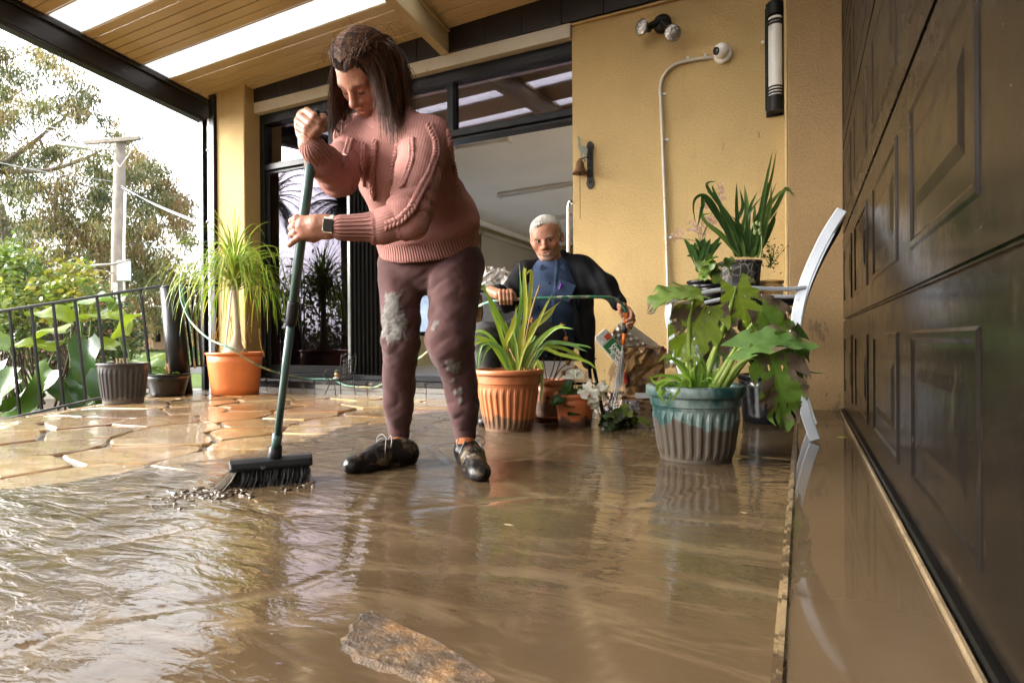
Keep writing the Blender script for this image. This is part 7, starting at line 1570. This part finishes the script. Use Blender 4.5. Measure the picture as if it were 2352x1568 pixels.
# --- hair: a cap that follows the skull, plus long strands falling straight down
def m_hair(name, c0, c1, c2):
    t = NT(name); n = t.noise(3, 4, .6, t.map(t.co(), (30, 30, 3))); c = t.ramp(n, [(.25, c0), (.5, c1), (.78, c2)]); return t.done(t.bsdf(c, .55, t.bump(t.noise(12, 3, .6, t.map(t.co(), (28, 28, 2.5))), .3, .004), .22))
M_HAIR = m_hair('dark_brown_hair', (.006, .0032, .002), (.020, .009, .0045), (.06, .026, .011)); M_HAIR2 = m_hair('rusty_brown_hair', (.035, .013, .005), (.095, .036, .013), (.19, .078, .029))
hairE = empty('hair', HL(0, 0, .1)); hairE.parent = wo_; hairE.matrix_parent_inverse = wmat(wo_).inverted()
HR3 = HR
def pel(c, r, k=.02): return pe(HL(*c), [x*HS for x in r], R=HR3, k=k)
cap = [pel((0, -.013, .042), (.079, .0985, .082)), pel((.038, -.016, .022), (.042, .072, .070)), pel((-.038, -.016, .022), (.042, .072, .070)), pel((0, -.055, -.005), (.070, .056, .075))]
dn_ = V(0, 0, -1)
for (x, y, z, L, r0, r1) in ((.068, .000, .02, .15, .022, .008), (.064, -.045, .02, .17, .030, .012), (.045, -.080, .02, .17, .034, .014), (0, -.092, .02, .16, .036, .016), (-.045, -.08, .02, .15, .034, .012), (-.068, -.035, .02, .15, .024, .008), (-.070, .0, .01, .11, .014, .006), (.072, .018, .0, .10, .014, .006)): a_ = HL(x, y, z); cap.append(pc(a_, a_+dn_*L+(Vector(HR[1])*-.02), r0, r1, .03))
cap.append(sub(pel((.0, .115, -.035), (.058, .075, .110), .012))); cap.append(sub(pel((0, .128, .006), (.070, .066, .066), .010)))
vs, fs = solid(cap, .005, 2); n = vnormals(vs, fs)
q = vs-np.array(HO); xl = q@HR[0]; yl = q@HR[1]; zl = q@HR[2]; az_ = np.arctan2(xl, yl); part = np.exp(-((xl-.004)/.006)**2)*(zl > .06)*.006
vs = vs+n*(np.clip((.05-yl)/.05, 0, 1)*.0014*np.sin(az_*42+5*np.sin(zl*20))*(zl < .13)+.0008*np.sin(xl*480)*(zl > .06)+.002*fnoise(vs, 60, 3)-part)[:, None]; mesh('hair_mass', vs, fs, M_HAIR, hairE, True)
sA, sB = MB(), MB(); r = random.Random(12)
for k in range(2600):
    th = r.uniform(-1.0, 1.0)*math.pi; sgn = 1 if r.random() < .5 else -1
    # start along the parting / crown, run over the skull, then hang
    y0 = r.uniform(-.09, .078); rad_ = 1.02+r.uniform(0, .09)
    pts = []
    side_ = sgn; a_end = r.uniform(1.0, 1.75); yb = y0-r.uniform(.0, .055)
    for i in range(8):
        a_ = a_end*i/7; yy_ = y0+(yb-y0)*(i/7); rr_ = math.sqrt(max(.05, 1-((yy_+.013)/.104)**2)); pts.append(HL(side_*.081*rad_*rr_*math.sin(a_), yy_, .043+.083*rad_*rr_*math.cos(a_)))
    L = r.uniform(.09, .235)*(1 if yb < .03 else .85); p = pts[-1]; v_ = (pts[-1]-pts[-2]).normalized()
    m_ = 9; fr_ = r.gauss(0, .16)+side_*HR[0][0]*.25, r.gauss(0, .16)+side_*HR[0][1]*.25
    for i in range(m_): v_ = (v_*.62+V(fr_[0]*.3, fr_[1]*.3, -1)*.38).normalized(); p = p+v_*(L/m_*1.1); pts.append(p)
    # keep the face clear: drop strands that would cross it
    bad = False
    for p in pts:
        l_ = np.array(p-HO)/HS; lx, ly, lz = float(l_@HR[0]), float(l_@HR[1]), float(l_@HR[2])
        if ly > .040 and lz < .066 and abs(lx) < .066: bad = True; break
    if bad: continue
    rr2 = r.uniform(.0006, .0014); (sB if (r.random() < .52) else sA).tube(pts, [rr2*(1-.6*i/(len(pts)-1)) for i in range(len(pts))], 3, False)
for k in range(700):
    x0 = r.gauss(.01, .045); x0 = max(-.075, min(.075, x0)); p = HL(x0, -.085+.3*abs(x0), r.uniform(-.02, .06)); v_ = (Vector(HR[1])*-1.0+Vector(HR[2])*r.uniform(-.3, .5)+Vector(HR[0])*x0*4).normalized(); pts = [p]; L = r.uniform(.10, .215); bk = r.uniform(.0, .35)
    for i in range(12): v_ = (v_*(.55+.3*bk)+V(r.gauss(0, .05), r.gauss(0, .05), -1)*.40).normalized(); p = p+v_*(L/12); pts.append(p)
    rr2 = r.uniform(.0006, .0014); (sB if r.random() < .5 else sA).tube(pts, [rr2*(1-.6*i/(len(pts)-1)) for i in range(len(pts))], 3, False)
for k in range(420):
    x0 = r.uniform(-.062, .062); rad_ = r.uniform(1.0, 1.035); cx_ = math.sqrt(max(.1, 1-(x0/.084)**2)); b0 = r.uniform(.20, .34)+.25*abs(x0)/.06; b1 = b0+r.uniform(.5, 1.5); pts = []
    for i in range(9): b_ = b0+(b1-b0)*i/8; pts.append(HL((x0+(.018 if x0 > .004 else -.018)*i/8)*rad_, -.013+.1000*rad_*cx_*math.cos(b_), .042+.083*rad_*cx_*math.sin(b_)))
    (sB if r.random() < .35 else sA).tube(pts, [.0006+.0005*i/8 for i in range(9)], 3, False)
for k in range(130):
    p = HL(r.gauss(0, .05), r.uniform(-.1, .05), r.uniform(.07, .12)); v_ = V(r.gauss(0, 1), r.gauss(0, 1), r.uniform(.0, .9)).normalized(); pts = [p]; L = r.uniform(.03, .12)
    for i in range(8): v_ = (v_*.8+V(r.gauss(0, .12), r.gauss(0, .12), -.25)).normalized(); p = p+v_*(L/8); pts.append(p)
    sB.tube(pts, .0005, 3, False)
tag(sA.build('dark_strands', M_HAIR, hairE, True), kind='stuff'); tag(sB.build('rusty_strands', M_HAIR2, hairE, True), kind='stuff')
# ================================================================ THE SEATED MAN AND HIS CHAIR
mn = empty('person', PZ(1250, 985, 0), 'white haired man in a dark jacket and blue shirt sitting with the hose', 'person')
DM = 3.42
vh, er, eu = e_frame(1250, 555); ya, pa, ro = math.radians(9), math.radians(9), math.radians(9)
er2 = er*math.cos(ro)+eu*math.sin(ro); eu2 = eu*math.cos(ro)-er*math.sin(ro)
mf = vh*(math.cos(pa)*math.cos(ya))-er2*(math.cos(pa)*math.sin(ya))-eu2*math.sin(pa); mup = vh*math.sin(pa)+eu2*math.cos(pa)
MS = 1.08; eyem = P(1250, 553, DM-.02); MO = eyem-mf*.085*MS
v_, f_, c_, MR = head_mesh(True, (0, 0, 0), mf, mup, SKIN_M); v_ = v_*MS+np.array(MO)
def ML(x, y, z): return MO+(Vector(MR[0])*x+Vector(MR[1])*y+Vector(MR[2])*z)*MS
NK = P(1272, 622, DM+.10); nv, nf = solid([pc(ML(0, -.01, -.05), NK, .060, .066, .02), pc(NK, P(1275, 660, DM+.15), .07, .09, .03)], .006)
def G1(x, y, dz): return P(x, y, 3.215+dz)
ph1 = [(G1(1128, 668, .05), G1(1145, 676, .01), .030, .030), (G1(1146, 676, .0), G1(1172, 678, -.005), .026, .026)]
fh1 = [([G1(1149+k*8.5, 668, -.012), G1(1149+k*8.5, 674, -.034), G1(1150+k*8.5, 688, -.036), G1(1151+k*8, 697, -.020)], .0115, .0095) for k in range(4)]+[([G1(1172, 668, -.01), G1(1180, 676, -.025), G1(1184, 688, -.02)], .0125, .010)]
hA = hand_mesh(hand_prims(fh1, ph1), SKIN_M, .003)
def G2(x, y, dz): return P(x, y, 3.345+dz)
ph2 = [(G2(1418, 694, .04), G2(1430, 706, .015), .028, .026), (G2(1432, 706, .012), G2(1446, 722, .015), .024, .022)]
fh2 = [([G2(1444, 708, .0), G2(1451, 718, -.018), G2(1449, 731, -.026), G2(1440, 736, -.026)], .0115, .009), ([G2(1447, 714, .004), G2(1455, 726, -.012), G2(1452, 740, -.020), G2(1441, 745, -.022)], .0112, .009), ([G2(1447, 720, .008), G2(1456, 735, -.004), G2(1450, 748, -.012), G2(1441, 751, -.016)], .0106, .0085), ([G2(1446, 726, .012), G2(1453, 742, .002), G2(1447, 756, -.006)], .0100, .008), ([G2(1426, 706, -.008), G2(1424, 716, -.020), G2(1429, 727, -.026)], .0125, .0095)]
hB = hand_mesh(hand_prims(fh2, ph2), SKIN_M, .003)
core, cf = solid([pk(P(1255, 740, 3.58), P(1268, 640, 3.52), RT, .12, .12, .09, .07), pc(P(1215, 632, 3.55), P(1166, 690, 3.46), .04, .032, .03), pc(P(1166, 690, 3.46), P(1140, 673, 3.25), .032, .026, .02), pc(P(1325, 622, 3.53), P(1388, 655, 3.44), .04, .032, .03), pc(P(1388, 655, 3.44), P(1424, 699, 3.375), .032, .024, .02), pc(P(1215, 632, 3.55), P(1325, 622, 3.53), .04, .04, .03)], .010)
bv, bf, bc_ = join([(v_, f_, c_), (nv, nf, np.array(SKIN_M)), (core, cf, np.array(SKIN_M)), hA, hB]); mesh('body', bv, bf, M_SKIN, mn, True, cols=bc_)
for s in (-1, 1):
    ey_ = empty('eye', ML(s*.0305, .08, 0)); ey_.parent = mn; ey_.matrix_parent_inverse = wmat(mn).inverted(); q = ML(s*.0305, .0775, -.001); look = (CAM-q).normalized()
    MB().sphere(q,   .0118*MS, 14, 10).build('eyeball', simple('eye_white', (.30, .25, .21), .2, .05, bump=0), ey_, True); MB().lathe(q+look*.0112*MS, [(.0064*MS, 0), (.0058*MS, .001), (0, .0014)], 14, ax=look).build('iris', simple('brown_iris', (.03, .016, .010), .12, .1, bump=0), ey_, True)
# short white hair
def mel(c, r, k=.012): return pe(ML(*c), [x*MS for x in r], R=MR, k=k)
cap = [mel((0, -.016, .042), (.083, .0985, .0785)), mel((.058, -.022, .02), (.026, .054, .052)), mel((-.058, -.022, .02), (.026, .054, .052)), mel((-.018, .030, .084), (.046, .050, .026)), sub(mel((.010, .118, .014), (.066, .078, .082))), sub(mel((0, .07, -.06), (.2, .075, .05))), sub(mel((0, -.02, -.09), (.2, .2, .06)))]
vs, fs = solid(cap, .0042, 1); n = vnormals(vs, fs); q = vs-np.array(MO); az_ = np.arctan2(q@MR[0], q@MR[1]); vs = vs+n*(.0022*np.sin(az_*38+3*np.sin(q[:, 2]*40))+.0018*fnoise(vs, 140, 2)+.001*fnoise(vs, 300, 3))[:, None]
mesh('hair', vs, fs, m_hair('white_hair', (.34, .31, .27), (.52, .48, .42), (.68, .65, .58)), mn, True)
# blue shirt: belly and chest
sh_ = [pk(P(1262, 765, 3.58), P(1258, 700, 3.55), RT, .185, .19, .15, .165, .04), pk(P(1258, 700, 3.55), P(1268, 640, 3.53), RT, .19, .16, .165, .11, .04), pk(P(1268, 640, 3.53), P(1272, 618, 3.52), RT, .16, .10, .10, .08, .03)]
vs, fs = solid(sh_, .008, 2); n = vnormals(vs, fs); sx = np.array(RT); q = vs-np.array(P(1265, 700, 3.5)); u = q@sx
fold = .006*np.sin((q@np.array((RT*.55+UP*.84)))*75+3*fnoise(vs, 8, 3))*np.clip(.6+fnoise(vs, 9, 5), 0, 1)+.004*fnoise(vs, 22, 2)+.005*np.exp(-((u-.01-.10*(q[:, 2]))/.006)**2); vs = vs+n*fold[:, None]
M_SHIRT = simple('blue_work_shirt', (.034, .052, .098), .8, .18, 5, .25, 260, .2, bd=.003)
shirt = mesh('shirt', vs, fs, M_SHIRT, mn, True)
def front(prims, h_=.004):
    F_, lo_ = field(prims, .012); 
    def hit(x, y, off=.004):
        r_ = ray(x, y)
        for i in range(300):
            d = 3.0+i*.004; p = np.array(CAM+r_*d); ii = np.round((p-lo_)/.012).astype(int)
            if (ii > 0).all() and (ii < np.array(F_.shape)-1).all() and F_[tuple(ii)] < .004: return CAM+r_*(d-off)
        return P(x, y, 3.4)
    return hit
sf = front(sh_)
for (x, y) in ((1262, 650), (1250, 686), (1236, 704)): p = sf(x, y, .014); MB().lathe(p, [(.007, 0), (.007, .002), (.005, .004), (0, .004)], 12, ax=-FW).build('button', simple('dark_button', (.02, .025, .04), .3), shirt, True)
for (pts) in ([(1244, 606), (1240, 616), (1254, 634), (1267, 632), (1260, 617)], [(1294, 606), (1298, 618), (1284, 638), (1270, 632), (1280, 617)]):
    q = [P(x, y, DM+.012) for x, y in pts]; q2 = [p+FW*.006+UP*-.002 for p in q]; n = len(q); MB().add(q+q2, [tuple(range(n)), tuple(range(2*n-1, n-1, -1))]+[(i, i+n, (i+1) % n+n, (i+1) % n) for i in range(n)]).build('collar', M_SHIRT, shirt)
p = sf(1297, 668, .012); MB().obox(p, (RT*.9-UP*.35)*.05, FW*.003, (UP*.9+RT*.35)*.055).build('pocket', M_SHIRT, shirt, bevel=.002)
MB().tube([sf(1284, 664, .022), sf(1290, 650, .022)], .0045, 8).build('purple_pen', simple('purple_pen', (.22, .05, .42), .3, .1), mn, True); MB().tube([sf(1294, 652, .02), sf(1303, 658, .02)], .005, 8).build('pen_clip', simple('pale_pen', (.62, .55, .35), .3, .1), mn, True)
# dark jacket, open, both sleeves
SR, SL = P(1206, 628, 3.54), P(1335, 618, 3.52); ER, EL = P(1166, 690, 3.46), P(1388, 655, 3.44); WR, WL = P(1146, 672, 3.27), P(1420, 695, 3.39)
jk = [pc(SR, ER, .078, .066, .03, 1), pc(ER, WR, .062, .045, .03, 1), pc(SL, EL, .082, .066, .03, 1), pc(EL, WL, .062, .042, .03, 1), pk(P(1210, 690, 3.60), SR, RT, .065, .06, .13, .09, .04), pk(P(1335, 770, 3.58), SL, RT, .07, .07, .10, .09, .04), pk(P(1352, 835, 3.50), P(1340, 740, 3.52), RT, .035, .065, .08, .09, .04), pc(P(1225, 618, 3.56), P(1250, 600, 3.60), .05, .045, .04), pc(P(1318, 612, 3.55), P(1292, 592, 3.60), .055, .048, .04), pk(P(1270, 700, 3.68), P(1270, 610, 3.64), RT, .19, .16, .05, .05, .04), pc(P(1300, 600, 3.50), P(1318, 690, 3.43), .022, .018, .02), pc(P(1240, 615, 3.50), P(1215, 690, 3.45), .020, .016, .02), pc(P(1318, 690, 3.43), P(1335, 800, 3.44), .018, .02, .02)]
vs, fs = solid(jk, .008, 2); n = vnormals(vs, fs); fold = .006*fnoise(vs, 20, 2)+.004*fnoise(vs, 48, 5)+.006*np.sin((vs@np.array(RT+UP*.4))*90+4*fnoise(vs, 9, 3))*(gauss(vs, EL, .13)+gauss(vs, ER, .12)+gauss(vs, WL, .06)); vs = vs+n*fold[:, None]
M_JACKET = simple('charcoal_fleece', (.017, .017, .019), .9, .25, 6, .3, 200, .2, dirt=(.06, .045, .03), ds=9, dthr=.68, bd=.004); jacket = mesh('jacket', vs, fs, M_JACKET, mn, True)
MB().tube([WL+(EL-WL).normalized()*.012, WL-(EL-WL).normalized()*.008], [.044, .042], 18).build('cuff', M_JACKET, jacket, True); MB().tube([WR+(ER-WR).normalized()*.012, WR-(ER-WR).normalized()*.006], [.047, .045], 18).build('cuff', M_JACKET, jacket, True)
# trousers and shoes
KR_, KL_ = P(1112, 772, 3.22), P(1196, 782, 3.20); AR, AL = P(1135, 925, 3.34), P(1205, 930, 3.32)
tp = [pk(P(1290, 775, 3.62), P(1225, 770, 3.58), FW, .15, .15, .10, .10, .04), pc(P(1228, 768, 3.55), KR_, .095, .078, .03), pc(P(1275, 770, 3.55), KL_, .10, .080, .03), pc(KR_, AR, .072, .058, .03), pc(KL_, AL, .074, .058, .03)]
vs, fs = solid(tp, .009, 2); n = vnormals(vs, fs); vs = vs+n*(.006*fnoise(vs, 20, 2)+.004*np.sin(vs[:, 2]*70+5*fnoise(vs, 9, 4))*(gauss(vs, KR_, .12)+gauss(vs, KL_, .12)))[:, None]; mesh('trousers', vs, fs, simple('charcoal_trousers', (.062, .060, .061), .85, .25, 5, .25, 160, .2, dirt=(.08, .06, .045), ds=8, dthr=.66), mn, True)
for a_, tx_ in ((AR, -.05), (AL, .0)):
    b_ = V(a_.x, a_.y, .02); pr = [pc(V(a_.x, a_.y, .10), V(b_.x, b_.y, .06), .045, .042, .02), pc(V(b_.x, b_.y, .055), b_-_f0*.17+RT*tx_+V(0, 0, .025), .042, .034, .03)]
    vs, fs = solid(pr, .008, 1); mesh('shoe', vs, fs, M_SHOE, mn, True)
# black folding chair
fc = empty('folding_chair', P(1290, 960, 3.7), 'black metal folding chair under the seated man', 'chair')
MB().obox(P(1285, 822, 3.64), RT*.20, FW*.19, V(0, 0, .012)).build('seat', M_BLKMETAL, fc, bevel=.008, seg=2); MB().obox(P(1290, 650, 3.86), RT*.2, FW*.012, V(0, 0, .12)).build('backrest', M_BLKMETAL, fc, bevel=.008, seg=2)
def leg(a, b): q = P(*b); q.z = .012; MB().tube([P(*a), q], .0115, 10).build('leg', M_BLKMETAL, fc, True)
leg((1348, 760, 3.86), (1388, 960, 3.42)); leg((1215, 760, 3.86), (1200, 960, 3.42)); leg((1352, 826, 3.52), (1362, 930, 3.95)); leg((1212, 826, 3.52), (1220, 930, 3.95))
MB().tube([P(1225, 878, 3.46), P(1370, 882, 3.46)], .009, 8).build('cross_bar', M_BLKMETAL, fc, True); MB().tube([P(1362, 760, 3.86), P(1356, 620, 3.88)], .0115, 8).build('back_post', M_BLKMETAL, fc, True); MB().tube([P(1222, 760, 3.86), P(1226, 620, 3.88)], .0115, 8).build('back_post', M_BLKMETAL, fc, True)
# things standing in the doorway behind him
M_BIN = simple('black_cabinet', (.016, .015, .016), .4, .3)
cbn = empty('black_crate', P(1120, 700, 4.35), 'black crate standing inside the doorway behind the man', 'crate'); p = P(1128, 720, 4.55)
MB().box((p.x-.16, p.y-.16, ZS), (p.x+.16, p.y+.16, p.z+.16)).build('crate_body', M_BIN, cbn, bevel=.01); MB().box((p.x-.17, p.y-.17, p.z+.161), (p.x+.17, p.y+.17, p.z+.185)).build('crate_rim', M_BIN, cbn, bevel=.006)
q = P(1140, 645, 4.5); o = crumple('plastic_bag', V(p.x+.02, p.y-.02, p.z+.26), RT*.10, FW*.08, V(0, 0, .07), simple('pale_crinkled_plastic', (.55, .52, .48), .25, .2, 12, .8, 30, .5, bd=.02), None, 6, .016, 4); tag(o, 'crinkled pale plastic bag on the black crate', 'bag')
o = crumple('coir_mat', P(1092, 745, 4.15), RT*.045, FW*.06, V(0, 0, .20), simple('brown_coir', (.14, .085, .035), .95, .5, 30, 1.0, 60, .1, bd=.02), None, 7, .006, 6); tag(o, 'rolled brown coir mat standing between the woman and the man', 'mat'); 
# ---------------------------------------------------------------- mud pushed along by the broom
r = random.Random(4); pr = []
for k in range(230):
    u = abs(r.gauss(0, .55)); c_ = PZ(560-u*190+r.gauss(0, 30), 1118+u*34+r.gauss(0, 9), .018) if k < 200 else PZ(r.uniform(520, 720), 1112+r.gauss(0, 6), .018); s_ = r.uniform(.0025, .0085); d_ = V(r.uniform(-1, 1), r.uniform(-1, 1), 0)*s_*1.6
    pr.append(pc(c_-d_, c_+d_+V(0, 0, r.uniform(0, .004)), s_*.8, s_*.55, .005))
vs, fs = solid(pr, .0024, 1); vs = vs+vnormals(vs, fs)*(.0012*fnoise(vs, 420, 3)+.0008*fnoise(vs, 900, 5))[:, None]
o = mesh('mud_clumps', vs, fs, simple('wet_dark_mud', (.065, .045, .028), .12, .4, 30, .4, 200, .5, bd=.002), None, True); tag(o, 'dark wet mud clumps ahead of the broom', 'mud', kind='stuff')
